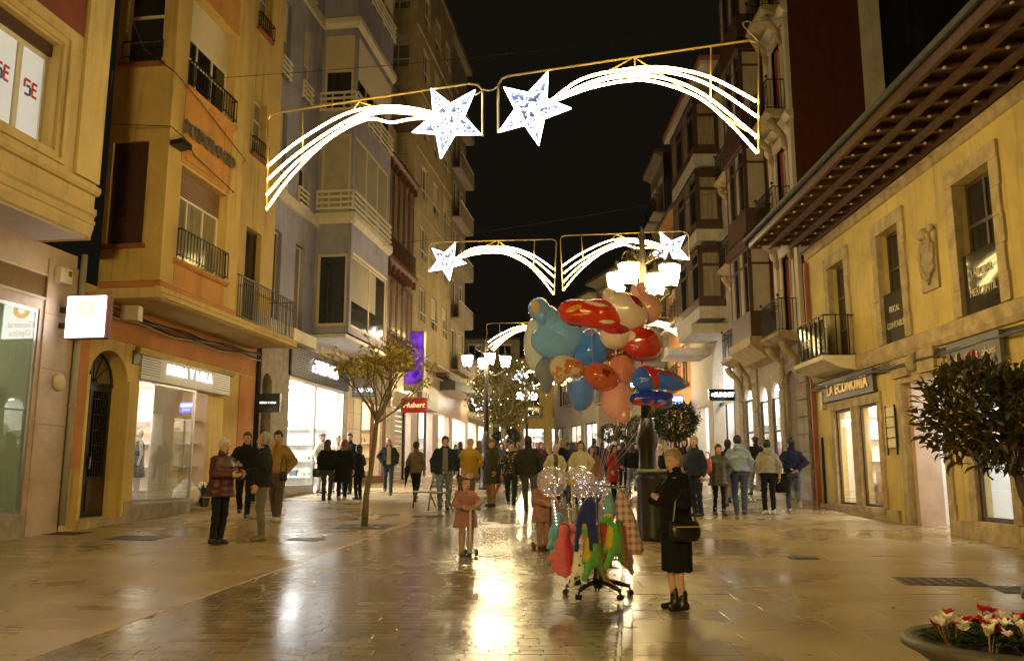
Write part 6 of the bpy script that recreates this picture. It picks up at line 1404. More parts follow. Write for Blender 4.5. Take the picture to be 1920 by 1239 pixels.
# bench
g_ = gnd(806, 955); r = thing('bench', 'slatted street bench behind the heavy person in the navy jacket', 'bench', (g_.x, g_.y, g_.z), math.radians(-68)); BW = mat('bench_slat', (.26, .22, .18), .5, var=.25, scale=8, stretch=(1, 8, 8))
for i in range(4): q = MB(); q.bevbox(-.85, .85, -.24 + i * .115, -.14 + i * .115, .42, .455, .006); q.build('seat_slat', BW, r)
for i in range(4): q = MB(); q.bevbox(-.85, .85, .25 + i * .022, .285 + i * .022, .53 + i * .11, .62 + i * .11, .006); q.build('back_slat', BW, r)
for x in (-.7, .7): q = MB(); q.tube([(x, -.25, 0), (x, -.2, .42), (x, .2, .42), (x, .36, .98)], .022, 6); q.tube([(x, .38, 0), (x, .2, .42)], .022, 6); q.build('leg_frame', IRON_G, r)
# litter bin in front of the lamp pedestal
g_ = gnd(1226, 1012); r = thing('litter_bin', 'dark litter bin with a pale dished lid in front of the lamp post', 'litter bin', (g_.x, g_.y, g_.z)); q = MB(); q.lathe([(.22, 0), (.23, .05), (.22, .1), (.225, 1.0), (.245, 1.03), (.245, 1.1), (.22, 1.12)], n=20); q.build('body', mat('bin_brown', (.035, .03, .026), .45, var=.15), r, smooth=True)
q = MB(); q.lathe([(.12, 1.13), (.25, 1.16), (.262, 1.2), (.25, 1.2), (.13, 1.17)], n=20); q.build('lid', mat('lid_pale', (.42, .45, .34), .35, var=.1), r, smooth=True)
for k in range(4): a = k * 1.57; q = MB(); q.box(.22 * math.cos(a) - .02, .22 * math.cos(a) + .02, .22 * math.sin(a) - .02, .22 * math.sin(a) + .02, 1.1, 1.17); q.build('lid_post', IRON, r)
# wet floor sign and shop window things
WF_ = L3.world(16.62, -.55, 1.3); r = thing('wet_floor_sign', 'yellow folding wet floor sign inside the accessories shop window', 'sign', WF_, math.radians(20)); YL = mat('sign_yellow', (.75, .55, .02), .4)
for s_ in (-1, 1): q = MB(); q.prism([(-.15, 0), (.15, 0), (.11, .62), (-.11, .62)], 1, -.012, .012); o = q.build('panel', YL, r); o.rotation_euler = (s_ * .22, 0, 0); o.location = (0, s_ * .14, 0)
q = MB(); q.box(-.08, .08, -.02, .02, .58, .66); q.build('handle', YL, r)
def mannequin(c, m, label, rz):
    r = thing('mannequin', label, 'mannequin', c, rz, 'shop mannequins')
    def f(P):
        d = ell(P, (0, 0, 1.6), (.07, .085, .11)); d = smin(d, rcone(P, (0, 0, 1.4), (0, 0, 1.5), .05, .045), .03)
        d = smin(d, loft(P, [(.85, .15, .1, 0, 0), (1.05, .12, .09, 0, 0), (1.3, .16, .1, 0, 0), (1.4, .1, .06, 0, 0)]), .05)
        for s_ in (-1, 1): d = smin(d, np.minimum(rcone(P, (.17 * s_, 0, 1.36), (.23 * s_, .02, 1.1), .045, .035), rcone(P, (.23 * s_, .02, 1.1), (.24 * s_, -.05, .85), .035, .028)), .03); d = smin(d, rcone(P, (.08 * s_, 0, .9), (.09 * s_, 0, .08), .08, .035), .03)
        return d
    soft('figure', f, (-.35, -.25, 0), (.35, .25, 1.75), .025, SHOP_W, r); soft('garment', lambda P: loft(P, [(.55, .22, .17, 0, 0), (1.0, .15, .115, 0, 0), (1.3, .185, .125, 0, 0), (1.42, .1, .07, 0, 0)]), (-.35, -.25, .5), (.35, .25, 1.5), .025, m, r)
mannequin(L3.world(16.25, -.7, 1.2), cloth((.6, .5, .42)), 'mannequin in pale knitwear in the accessories shop window', -1.2)
mannequin(lwall(8.95, -.8, 1.02), cloth((.03, .07, .05)), 'mannequin in dark green at the left of the display window', -1.2)
for k, (u, d, s_, l) in enumerate(((11.55, -.25, .34, 'big white stuffed sack at the fashion shop door'), (12.05, -.1, .3, 'white stuffed sack right of the bigger one at the shop door'))):
    soft_o = soft('white_sack', lambda P, s_=s_: smin(ell(P, (0, 0, s_ * .8), (s_, s_ * .8, s_ * .85)), ell(P, (0, 0, s_ * 1.6), (s_ * .4, s_ * .4, s_ * .4)), .1) - .012 * np.sin(P[:, 0] * 23 + k) * np.sin(P[:, 2] * 27), (-.5, -.5, -.05), (.5, .5, .8), .022, mat('sack_white', (.66, .62, .52), .7, var=.1)); soft_o.location = lwall(u, d, .86); tag(soft_o, l, 'sack', 'white sacks at the shop door')
r = thing('potted_plant', 'dark leafy plant tucked among the white sacks', 'plant', lwall(11.8, .1, .85)); q = MB(); q.lathe([(.1, 0), (.14, .22), (.13, .22)], n=12); q.build('pot', BLK, r)
q = MB(); rnd = random.Random(8)
for i in range(70):
    a, e, l = rnd.uniform(0, 6.28), rnd.uniform(.2, 1.3), rnd.uniform(.2, .42); b0 = Vector((0, 0, .25)); t_ = b0 + Vector((math.cos(a) * math.cos(e), math.sin(a) * math.cos(e), math.sin(e))) * l; n_ = Vector((-math.sin(a), math.cos(a), 0)) * .035; m_ = (b0 + t_) / 2
    q.add([b0, m_ + n_, t_, m_ - n_], [(0, 1, 2, 3)])
q.build('leaves', mat('plant_leaf', (.03, .06, .02), .4), r, fix=False)

mannequin(lwall(9.95, -.9, 1.02), cloth((.30, .09, .04)), 'mannequin in a rust dress behind the display window', -1.5)
mannequin(lwall(10.75, -1.1, 1.02), cloth((.06, .05, .07)), 'mannequin in a dark dress at the right of the display window', -1.0)
mannequin(L3.world(17.2, -1.6, 1.2), cloth((.4, .3, .22)), 'mannequin in a tan coat deeper in the accessories shop', -1.2)
for k, (u, d) in enumerate(((18.6, -2.4), (20.0, -2.9))):
    r = thing('stock_shelf', ['white shelf unit of bags seen through the accessories shop door', 'tall white shelf unit at the back of the accessories shop'][k], 'shelf', L3.world(u, d, 1.06), WL.rz); 
    for j in range(5): q = MB(); q.box(-.6, .6, -.18, .18, .3 + j * .42, .33 + j * .42); q.build('shelf_board', SHOP_W, r)
    for x in (-.6, .6): q = MB(); q.box(x - .02, x + .02, -.18, .18, 0, 2.1); q.build('upright', SHOP_W, r)
for k in range(10):
    o = MB().bevbox(-.11, .11, -.06, .06, 0, .22, .02).build('handbag', mat('stock_%d' % (k % 4), [(.4, .06, .05), (.05, .05, .06), (.5, .33, .14), (.25, .12, .3)][k % 4], .5)); o.location = L3.world(18.3 + (k % 5) * .26, -2.36, 1.39 + (k // 5) * .42); o.rotation_euler = (0, 0, WL.rz); tag(o, 'handbag on the %s board of the shelf unit, number %s from its left end' % (['lowest', 'second'][k // 5], ['first', 'second', 'third', 'fourth', 'fifth'][k % 5]), 'handbag', 'handbags on the shop shelf')
# ================================================================== trees, shrubs and flowers
def leaf_mat(key, c1, c2, rough=.5):
    if key in _M: return _M[key]
    m = mat(key, c1, rough, var=0); nt = m.node_tree; b_ = nt.nodes['Principled BSDF']; g = nt.nodes.new('ShaderNodeNewGeometry'); mxx = nt.nodes.new('ShaderNodeMix'); mxx.data_type = 'RGBA'
    mxx.inputs[6].default_value = (*c1, 1); mxx.inputs[7].default_value = (*c2, 1); nt.links.new(g.outputs['Random Per Island'], mxx.inputs[0]); nt.links.new(mxx.outputs[2], b_.inputs['Base Color'])
    tl_ = nt.nodes.new('ShaderNodeBsdfTranslucent'); ms_ = nt.nodes.new('ShaderNodeMixShader'); ms_.inputs[0].default_value = .38; nt.links.new(mxx.outputs[2], tl_.inputs[0]); ou_ = nt.nodes['Material Output']; nt.links.new(b_.outputs[0], ms_.inputs[1]); nt.links.new(tl_.outputs[0], ms_.inputs[2]); nt.links.new(ms_.outputs[0], ou_.inputs[0]); return m
BARK = mat('bark', (.16, .125, .07), .85, var=.3, scale=12, stretch=(3, 3, .6), bump=.6, bscale=30); BARK_D = mat('bark_dark', (.06, .045, .03), .85, var=.3, scale=12, bump=.5)
def leaf(q, p, d, n, L, w, fold=.2):
    d = d.normalized(); s_ = d.cross(n)
    s_ = s_.normalized() if s_.length > 1e-4 else d.orthogonal().normalized(); u = s_.cross(d)
    a, m1, m2, t_ = p, p + d * L * .35, p + d * L * .7, p + d * L - u * L * .12
    q.add([a, m1 + s_ * w + u * w * fold, m2 + s_ * w * .75 + u * w * fold, t_, m2 - s_ * w * .75 + u * w * fold, m1 - s_ * w + u * w * fold, m1, m2 - u * L * .02], [(0, 6, 1), (1, 6, 7, 2), (2, 7, 3), (0, 5, 6), (5, 4, 7, 6), (4, 3, 7)])
def branching(rnd, p, d, L, r, depth, q, ends, spread=.6, up=.15):
    pts = [p.copy()]; n = 4
    for i in range(n): d = (d + Vector((rnd.uniform(-.18, .18), rnd.uniform(-.18, .18), rnd.uniform(-.05, .18) * up * 4))).normalized(); pts.append(pts[-1] + d * L / n)
    q.tube(pts, [r * (1 - .45 * i / n) for i in range(n + 1)], 6 if r > .01 else 4)
    if depth == 0: ends.extend(pts[1:]); return
    if depth <= 1: ends.extend(pts[2:])
    for k in range(rnd.choice((2, 3, 3))):
        b0 = pts[rnd.choice((2, 3, 4, 4))]; nd = (d + Vector((rnd.uniform(-1, 1), rnd.uniform(-1, 1), rnd.uniform(-.3, .7))) * spread).normalized(); branching(rnd, b0, nd, L * rnd.uniform(.55, .8), r * .55, depth - 1, q, ends, spread, up)
# young street tree with the last autumn leaves
g_ = gnd(683, 986); tr = thing('young_tree', 'slim young street tree with sparse yellow autumn leaves in a square grate', 'tree', (g_.x, g_.y, g_.z)); rnd = random.Random(21)
top = at(706, 792, g_.y - .05) - g_
q = MB(); q.tube([(0, 0, -.05), (.02, 0, .6), (top.x * .45, .02, top.z * .5), (top.x * .8, 0, top.z * .8), tuple(top)], [.075, .062, .052, .048, .045], 9); q.build('trunk', BARK, tr, smooth=True)
q = MB(); ends = []; K = at(725, 690, g_.y) - g_
for k in range(9):
    a = k * 2.4 + .3; el = .5 + .5 * (k % 3) / 2; d0 = Vector((.16 + math.cos(a) * math.cos(el), math.sin(a) * math.cos(el) * .8, math.sin(el) + .35)).normalized(); branching(rnd, Vector(top) + Vector((0, 0, rnd.uniform(-.05, .1))), d0, rnd.uniform(.68, .92), .028, 3, q, ends, .7, .1)
q.build('branches', BARK, tr)
q = MB(); cl = [Vector(e) for e in ends]
for i in range(640):
    e = rnd.choice(cl); d = Vector((rnd.uniform(-1, 1), rnd.uniform(-1, 1), rnd.uniform(-1, .35))); leaf(q, e + d * .04, d, Vector((rnd.uniform(-1, 1), rnd.uniform(-1, 1), 1)), rnd.uniform(.08, .14), rnd.uniform(.026, .045))
tag(q.build('crown', leaf_mat('autumn_leaf', (.54, .46, .05), (.26, .17, .025)), tr, fix=False), kind='stuff')
gr_ = cover('tree_grate', 681, 987, 1.15, .95, 'square iron grate round the foot of the young tree', 'bars'); gr_['category'] = 'grate'
# bigger tree with fairy lights farther up
g_ = at(944, 800, 37); g_ = Vector((g_.x, 37, gz(37))); tr = thing('lit_tree', 'leafy street tree wound with fairy lights behind the white street lamp', 'tree', g_); rnd = random.Random(5)
q = MB(); q.tube([(0, 0, 0), (.05, 0, 1.2), (0, 0, 2.4)], [.16, .13, .11], 9); q.build('trunk', BARK, tr, smooth=True)
q = MB(); ends = []
for k in range(9): a = k * .7; branching(rnd, Vector((0, 0, 2.3)), Vector((math.cos(a) * .8, math.sin(a) * .8, .75)), 1.25, .06, 2, q, ends, .6, .2)
q.build('branches', BARK, tr); q = MB()
for i in range(3200):
    v = Vector((rnd.gauss(0, 1), rnd.gauss(0, 1), rnd.gauss(0, 1))).normalized() * rnd.uniform(.35, 1) ** .5; p = Vector((v.x * 1.55, v.y * 1.4, 3.9 + v.z * 1.6)) + Vector((math.sin(v.z * 5) * .2, 0, 0))
    if math.sin(p.x * 4.1 + 1) * math.sin(p.z * 3.7) * math.sin(p.y * 3.3 + 2) > .22: continue
    d = Vector((rnd.uniform(-1, 1), rnd.uniform(-1, 1), rnd.uniform(-1, .3))); leaf(q, p, d, Vector((rnd.uniform(-1, 1), rnd.uniform(-1, 1), 1)), rnd.uniform(.1, .2), rnd.uniform(.035, .06))
tag(q.build('crown', leaf_mat('green_gold_leaf', (.10, .10, .02), (.17, .13, .02)), tr, fix=False), kind='stuff')
q = MB()
for i in range(55):
    v = Vector((rnd.gauss(0, 1), rnd.gauss(0, 1), rnd.gauss(0, 1))).normalized(); q.ball((v.x * 1.6, v.y * 1.45, 3.9 + v.z * 1.6), .014, 5, 3)
for i in range(26): a = i * .9; q.ball((.17 * math.cos(a), .17 * math.sin(a), .2 + i * .085), .02, 5, 3)
tag(q.build('fairy_lights', emit('fairy_light', (1, .85, .55), 14), tr), kind='stuff')
# clipped ball trees in tubs
def ball_tree(px, py, Y, r, label, seed, hz=None):
    c = at(px, py, Y); rnd = random.Random(seed); g0 = Vector((c.x, Y, gz(Y))); hz = c.z - g0.z
    tr = thing('ball_tree', label, 'tree', g0, 0, 'clipped ball trees in tubs')
    q = MB(); q.lathe([(.26, 0), (.3, .5), (.33, .52), (.33, .58), (.28, .58)], n=14); q.build('tub', mat('tub_dark', (.04, .035, .03), .6), tr, smooth=True)
    q = MB(); q.tube([(0, 0, .5), (.02, .01, hz * .6), (0, 0, hz)], .035, 7); q.build('trunk', BARK_D, tr)
    q = MB()
    for i in range(int(2600 * (r / .6) ** 1.2)):
        v = Vector((rnd.gauss(0, 1), rnd.gauss(0, 1), rnd.gauss(0, 1))).normalized(); rr = r * (.72 + .33 * rnd.random()) * (1 + .07 * math.sin(v.x * 7 + seed) * math.sin(v.z * 6)); p = Vector((v.x * rr * 1.1, v.y * rr, hz + v.z * rr * .9)); d = (v * .7 + Vector((rnd.uniform(-1, 1), rnd.uniform(-1, 1), rnd.uniform(-1, 1)))).normalized(); leaf(q, p, d, Vector((rnd.uniform(-1, 1), rnd.uniform(-1, 1), 1)), rnd.uniform(.07, .13), rnd.uniform(.018, .03))
    tag(q.build('crown', leaf_mat('laurel_leaf', (.025, .042, .012), (.05, .065, .02), .35), tr, fix=False), kind='stuff'); return tr
ball_tree(1265, 790, 25.5, .62, 'clipped ball tree right of the lamp post', 1); ball_tree(950, 822, 44, .62, 'small clipped ball tree above the crowd near the fairy light tree', 2); ball_tree(1188, 806, 42, .75, 'clipped ball tree just left of the lamp post', 3); ball_tree(1143, 812, 50, .55, 'smallest clipped ball tree, above the red coat', 4)
# big laurel standard in the right foreground
Y0 = 6.6; base = at(1992, 1000, Y0); g0 = Vector((base.x, Y0, gz(Y0))); sh = thing('laurel_bush', 'dark laurel bush on a thin stem filling the right picture edge', 'shrub', g0); rnd = random.Random(11)
C = at(1846, 775, Y0) - g0; C2 = at(1940, 785, Y0) - g0
q = MB(); q.tube([(0, 0, .5), (-.1, 0, .85), (-.27, 0, 1.25), (-.33, 0, C.z - .25), (C.x * .7, 0, C.z)], [.038, .035, .033, .03, .02], 8); q.build('trunk', BARK_D, sh, smooth=True)
q = MB(); q.lathe([(.24, 0), (.28, .46), (.31, .48), (.31, .56), (.26, .56)], n=16); q.build('tub', mat('tub_dark', (.04, .035, .03), .6), sh, smooth=True)
q = MB(); br = MB()
for i in range(46):
    v = Vector((rnd.gauss(0, 1), rnd.gauss(0, 1), rnd.gauss(0, .8) - .1)).normalized(); c = C if rnd.random() < .6 else C2; e = c + Vector((v.x * .46, v.y * .42, v.z * .34)); br.tube([Vector((C2.x * .6, 0, C.z - .2)), (c + e) / 2 + Vector((0, 0, -.04)), e], [.009, .006, .003], 4)
tag(br.build('twigs', BARK_D, sh), kind='stuff')
for i in range(3300):
    v = Vector((rnd.gauss(0, 1), rnd.gauss(0, 1), rnd.gauss(0, 1))).normalized() * rnd.uniform(.25, 1) ** .45; c = C if rnd.random() < .55 else C2
    p = c + Vector((v.x * .5, v.y * .46, v.z * .42)); 
    if math.sin(p.x * 11) * math.sin(p.z * 13 + 1) * math.sin(p.y * 12) > .28: continue
    d = (v * .6 + Vector((rnd.uniform(-.7, .7), rnd.uniform(-.7, .7), rnd.uniform(-.4, .9)))).normalized(); leaf(q, p, d, Vector((rnd.uniform(-1, 1), rnd.uniform(-1, 1), 1)), rnd.uniform(.07, .13), rnd.uniform(.014, .023), .3)
tag(q.build('crown', leaf_mat('laurel_dark_leaf', (.03, .05, .014), (.11, .06, .022), .35), sh, fix=False), kind='stuff')
# stone flower bowl
Yb = 5.3; c = at(1903, 1205, Yb); g0 = Vector((c.x, Yb, gz(Yb))); hb = c.z - g0.z; bw = thing('flower_bowl', 'wide dark stone flower bowl in the bottom right corner', 'planter', g0)
q = MB(); q.lathe([(.3, 0), (.32, .06), (.2, .1), (.18, .3), (.3, hb - .25), (.5, hb - .1), (.56, hb - .06), (.62, hb - .03), (.63, hb), (.60, hb + .02), (.47, hb + .012), (.45, hb - .04)], n=40); q.build('bowl', mat('bowl_stone', (.085, .072, .045), .6, var=.25, scale=5, bump=.3), bw, smooth=True)
q = MB(); q.lathe([(.02, hb - .03), (.44, hb - .03), (.45, hb - .05)], n=24); q.build('soil', mat('soil', (.02, .014, .009), .95, bump=.6), bw)
rnd = random.Random(31); CYR = mat('cyclamen_red', (.50, .012, .03), .5, var=.1); CYW = mat('cyclamen_white', (.75, .68, .56), .5, var=.05); CYL = leaf_mat('cyclamen_leaf', (.02, .045, .015), (.05, .075, .03)); STEM = mat('flower_stem', (.2, .1, .05), .6)
PL = [(-.36, .0, 'w'), (-.25, .17, 'r'), (-.22, -.12, 'w'), (-.07, .05, 'r'), (.08, -.12, 'w'), (.12, .12, 'r'), (.26, -.02, 'r'), (-.05, -.27, 'w'), (-.05, .27, 'r')]
for i, (dx, dy, cc) in enumerate(PL):
    side = ['far left', 'back left', 'near left', 'middle', 'near right', 'back right', 'far right', 'front', 'rear'][i]
    pl = thing('cyclamen', '%s cyclamen at the %s of the flower bowl' % ('white' if cc == 'w' else 'red', side), 'flower', g0 + Vector((dx, dy, hb - .03)), 0, 'cyclamens in the flower bowl')
    q = MB()
    for k in range(34):
        a = rnd.uniform(0, 6.28); rr = rnd.uniform(.02, .15); p = Vector((rr * math.cos(a), rr * math.sin(a), rnd.uniform(.02, .09))); d = Vector((math.cos(a), math.sin(a), .2)); leaf(q, p, d, Vector((0, 0, 1)), rnd.uniform(.055, .09), rnd.uniform(.028, .042))
    tag(q.build('leaves', CYL, pl, fix=False), kind='stuff')
    for k in range(7):
        a = rnd.uniform(0, 6.28); rr = rnd.uniform(.0, .13); t_ = Vector((rr * math.cos(a), rr * math.sin(a), rnd.uniform(.06, .19))); q = MB()
        for j in range(5):
            b_ = j * 1.2566 + k; d = Vector((math.cos(b_) * .8 + rnd.uniform(-.25, .25), math.sin(b_) * .8 + rnd.uniform(-.25, .25), .7 + rnd.uniform(-.3, .3))); leaf(q, t_, d, Vector((math.cos(b_), math.sin(b_), -.3)), rnd.uniform(.04, .075), rnd.uniform(.016, .026), -.35)
        fl = q.build('flower', CYW if cc == 'w' else CYR, pl, fix=False); q = MB(); q.tube([(t_.x * .4, t_.y * .4, 0), (t_.x * .8, t_.y * .8, t_.z * .6), tuple(t_)], .003, 4); q.build('stem', STEM, fl)

q = MB(); rnd = random.Random(3)   # leaves blown about the paving
for i in range(70):
    y = rnd.uniform(8, 22); x = rnd.gauss(kerbL(y) - .6, 1.6) if i % 3 else rnd.uniform(-6, 7); z = gz(y) + .008; a = rnd.uniform(0, 6.28); leaf(q, Vector((x, y, z)), Vector((math.cos(a), math.sin(a), .02)), Vector((rnd.uniform(-.3, .3), rnd.uniform(-.3, .3), 1)), rnd.uniform(.05, .09), rnd.uniform(.018, .03))
o = q.build('fallen_leaves', leaf_mat('autumn_leaf', (.54, .46, .05), (.26, .17, .025)), fix=False); tag(o, 'scattered yellow autumn leaves on the wet paving', 'leaves', kind='stuff')
# ================================================================== the balloon seller's goods
RG = gnd(1122, 1118); RX, RY, RZ = RG
def foil(key, c, rough=.16):
    m = mat(key, c, rough, var=.06, scale=3, spec=.9, coat=.9, bump=.3, bscale=14); return m
def foil2(key, c, c2, sc=5, th=.55, rough=.16):
    if key in _M: return _M[key]
    m = foil(key, c, rough); nt = m.node_tree; b_ = nt.nodes['Principled BSDF']; tc = nt.nodes.new('ShaderNodeTexCoord'); n = nt.nodes.new('ShaderNodeTexNoise'); n.inputs['Scale'].default_value = sc; nt.links.new(tc.outputs['Object'], n.inputs['Vector'])
    r = nt.nodes.new('ShaderNodeMapRange'); r.inputs[1].default_value = th - .02; r.inputs[2].default_value = th + .02; nt.links.new(n.outputs[0], r.inputs[0]); mxx = nt.nodes.new('ShaderNodeMix'); mxx.data_type = 'RGBA'; mxx.inputs[6].default_value = (*c, 1); mxx.inputs[7].default_value = (*c2, 1); nt.links.new(r.outputs[0], mxx.inputs[0]); nt.links.new(mxx.outputs[2], b_.inputs['Base Color']); return m
def pillow(lobes, puff, tilt):
    """foil balloon: flat outline of ellipses blown up between two welded sheets"""
    R = rotm('Y', tilt)
    def f(P):
        Q = P @ R; d2 = None
        for (cx, cz, rx, rz_, a) in lobes:
            ca, sa = math.cos(a), math.sin(a); X, Z = Q[:, 0] - cx, Q[:, 2] - cz; x, z = X * ca + Z * sa, -X * sa + Z * ca
            k0 = np.sqrt((x / rx) ** 2 + (z / rz_) ** 2); d = (k0 - 1) * min(rx, rz_); d2 = d if d2 is None else smin(d2, d, .03)
        ang = np.arctan2(Q[:, 2], Q[:, 0]); th = puff * np.sqrt(np.clip(-d2 + .0, 0, None)) * (1 + .2 * np.sin(ang * 38 + 3 * np.sin(ang * 7)) * np.exp(np.clip(d2, -1, 0) / .045))
        return np.maximum(d2 - .008, np.abs(Q[:, 1]) - .006 - th * .9)
    return f
BN = 0
def balloon(px, py, w, h, dy, lobes, m, label, tilt=0, rz=0, puff=.42, extra=()):
    """w,h in photo pixels; lobes in units of half sizes"""
    Y = RY + .15 + dy; c = at(px, py, Y); s = Y * .986 / 1600 * 1.02; hx, hz = w * s / 2, h * s / 2
    L = [(a * hx, b_ * hz, rx * hx, rz_ * hz, an) for a, b_, rx, rz_, an in lobes]; o = thing('foil_balloon', label, 'balloon', c, math.radians(rz), "foil balloons in the seller's bunch")
    R_ = max(hx, hz) * 1.45
    soft('envelope', pillow(L, puff, math.radians(tilt)), (-R_, -.22, -R_), (R_, .22, R_), .0115, m, o)
    for (LL, m2, pf) in extra:
        L2_ = [(a * hx, b_ * hz, rx * hx, rz_ * hz, an) for a, b_, rx, rz_, an in LL]; fb, fp = pillow(L, puff, math.radians(tilt)), pillow(L2_, 9.0, math.radians(tilt)); soft('printed_panel', lambda P: np.maximum(fp(P), fb(P) - .004), (-R_, -.26, -R_), (R_, .26, R_), .0115, m2, o)
    q = MB(); q.lathe([(.004, -hz * 1.1 - .05), (.012, -hz * 1.1 - .03), (.006, -hz * .9)], n=6); q.build('neck', m, o)
    end = Vector((RX, RY + .02, RZ + 1.2)) - c; R2 = Matrix.Rotation(-math.radians(rz), 3, 'Z'); e = R2 @ end; q = MB(); st = Vector((0, .0, -hz * 1.05)); mid = (st + e) / 2 + Vector((.02, 0, -.02)); q.tube([st, st * .6 + mid * .4 + Vector((0, 0, -.03)), mid, mid * .4 + e * .6, e], .0013, 4); q.build('string', mat('ribbon_pink', (.6, .35, .32), .4), o); return o
PBL, MBL, REDF, PINK, WPK, SALM, CREAMF, SILV = foil('foil_pale_blue', (.20, .45, 1.0)), foil('foil_mid_blue', (.06, .24, .95)), foil('foil_red', (.72, .045, .02)), foil('foil_pink', (.80, .40, .38)), foil('foil_pale_pink', (.85, .68, .62)), foil('foil_salmon', (.72, .26, .18)), foil2('foil_cream', (.66, .54, .42), (.55, .2, .06), 6, .52), foil('foil_silver', (.6, .66, .8), .1)
CRIM, DBL, BRN_ = foil('foil_crimson', (.42, .015, .05)), foil('foil_deep_blue', (.02, .05, .6)), foil2('foil_brown', (.14, .045, .02), (.5, .3, .04), 7, .58)
O = [(0, 0, 1, 1, 0)]
balloon(1045, 622, 104, 108, -.05, [(-.1, -.32, .86, .62, -.15), (-.3, .35, .45, .6, .2), (.25, .0, .7, .5, -.5)], PBL, 'large pale blue bell shaped balloon on the left of the bunch', 0, -8)
balloon(1010, 582, 46, 56, -.12, [(0, .1, .85, .75, 0), (.4, -.6, .4, .4, 0)], PBL, 'small pale blue round balloon at the top left of the bunch', 0, -10, extra=[([(-.15, .15, .42, .45, 0)], foil('foil_straw', (.6, .42, .16)), .66)])
balloon(1108, 589, 118, 62, -.22, [(0, 0, 1, .8, -.12), (.35, .12, .6, .85, -.3), (-.6, -.05, .42, .7, 0)], REDF, 'glossy red oblong balloon with orange flashes', 6, 6, extra=[([(-.62, .1, .3, .2, .5), (-.35, -.2, .3, .09, .2)], foil('foil_flash', (.8, .42, .03)), .5), ([(.1, .55, .42, .16, -.1)], WPK, .5), ([(.5, -.45, .3, .12, .1)], foil('foil_white', (.85, .82, .78)), .55)])
balloon(1172, 582, 92, 76, -.12, [(0, 0, 1, .9, -.2), (-.7, .6, .28, .4, .3)], WPK, 'pale pink pillow balloon at the top of the bunch', 8, 10, extra=[([(.35, .48, .38, .22, -.7)], CRIM, .66)])
balloon(1212, 578, 62, 66, .05, [(0, 0, 1, .9, 0), (-.25, 1.15, .2, .42, .25), (-.68, .98, .2, .36, .4)], PINK, 'pink round balloon with two small ears', 0, 12)
balloon(1203, 642, 76, 62, -.05, [(0, .05, .9, .9, -.15), (.1, -.3, .95, .7, 0)], foil('foil_bright_red', (.58, .03, .018)), 'bright red bell balloon under the pink ones', 0, 10, extra=[([(-.72, .35, .3, .36, 0)], WPK, .62)])
balloon(1154, 628, 58, 54, -.1, [(0, 0, 1, 1, 0)], WPK, 'small pale pink balloon with crimson top', 0, 0, extra=[([(0, .48, .96, .6, 0)], CRIM, .52)])
balloon(1108, 652, 62, 72, -.02, [(0, .1, .8, .9, 0), (0, -.35, .98, .6, 0)], MBL, 'mid blue bell balloon in the centre of the bunch', 0, 0)
balloon(1062, 690, 66, 50, -.14, [(-.2, .1, .75, .9, .3), (.4, 0, .65, .7, -.3), (-.4, -.7, .35, .5, 0)], CREAMF, 'cream and orange balloon under the pale blue bell', 0, -6)
balloon(1003, 645, 44, 100, .12, O, SILV, 'narrow silver balloon at the left edge of the bunch', 0, -25)
balloon(1024, 700, 46, 66, .08, [(0, .2, .9, .8, 0), (0, -.5, .5, .6, 0)], foil('foil_grey_blue', (.20, .24, .34)), 'grey blue balloon hanging low on the left', 0, -12)
balloon(1212, 655, 70, 92, .22, O, SILV, 'big silver balloon behind the red bell', 0, 15)
balloon(1160, 664, 62, 48, .06, [(0, 0, 1, .8, 0)], BRN_, 'brown and yellow balloon in the middle', 0, 0)
balloon(1164, 696, 52, 66, .0, O, SALM, 'salmon oval balloon below the brown one', 10, 0)
balloon(1127, 706, 66, 48, -.2, O, foil2('foil_orange', (.55, .11, .04), (.18, .03, .02), 5, .62), 'orange red oval balloon in front', 24, 0)
balloon(1090, 738, 56, 64, .0, [(.1, 0, .8, 1, -.5), (-.4, .2, .5, .7, 0)], foil('foil_steel_blue', (.1, .25, .9)), 'steel blue leaf shaped balloon at the bottom', -12, -10)
balloon(1158, 750, 60, 72, -.1, [(0, 0, 1, 1, 0), (.5, -.75, .4, .4, 0)], PINK, 'plump pink balloon at the bottom of the bunch', 6, 0)
balloon(1236, 712, 104, 54, -.08, [(.05, .1, .95, .7, -.12), (-.55, -.15, .5, .8, .3)], foil('foil_sky_deep', (.04, .18, .9)), 'blue winged balloon with a red band at the right', 6, 14, extra=[([(-.35, .1, .18, .95, .5), (.1, .52, .75, .16, -.1)], foil('foil_bright_red', (.58, .03, .018)), .60)])
balloon(1219, 757, 92, 50, -.12, [(-.05, .45, .95, .48, .1), (.55, .15, .4, .5, .0)], DBL, 'dark blue curved balloon with red tips at the lower right', 0, 10, extra=[([(-.35, -.45, .14, .65, .3), (-.05, -.4, .16, .7, -.25), (-.6, -.1, .16, .55, .2), (.25, -.15, .4, .14, .3)], foil('foil_bright_red', (.58, .03, .018)), .5)])
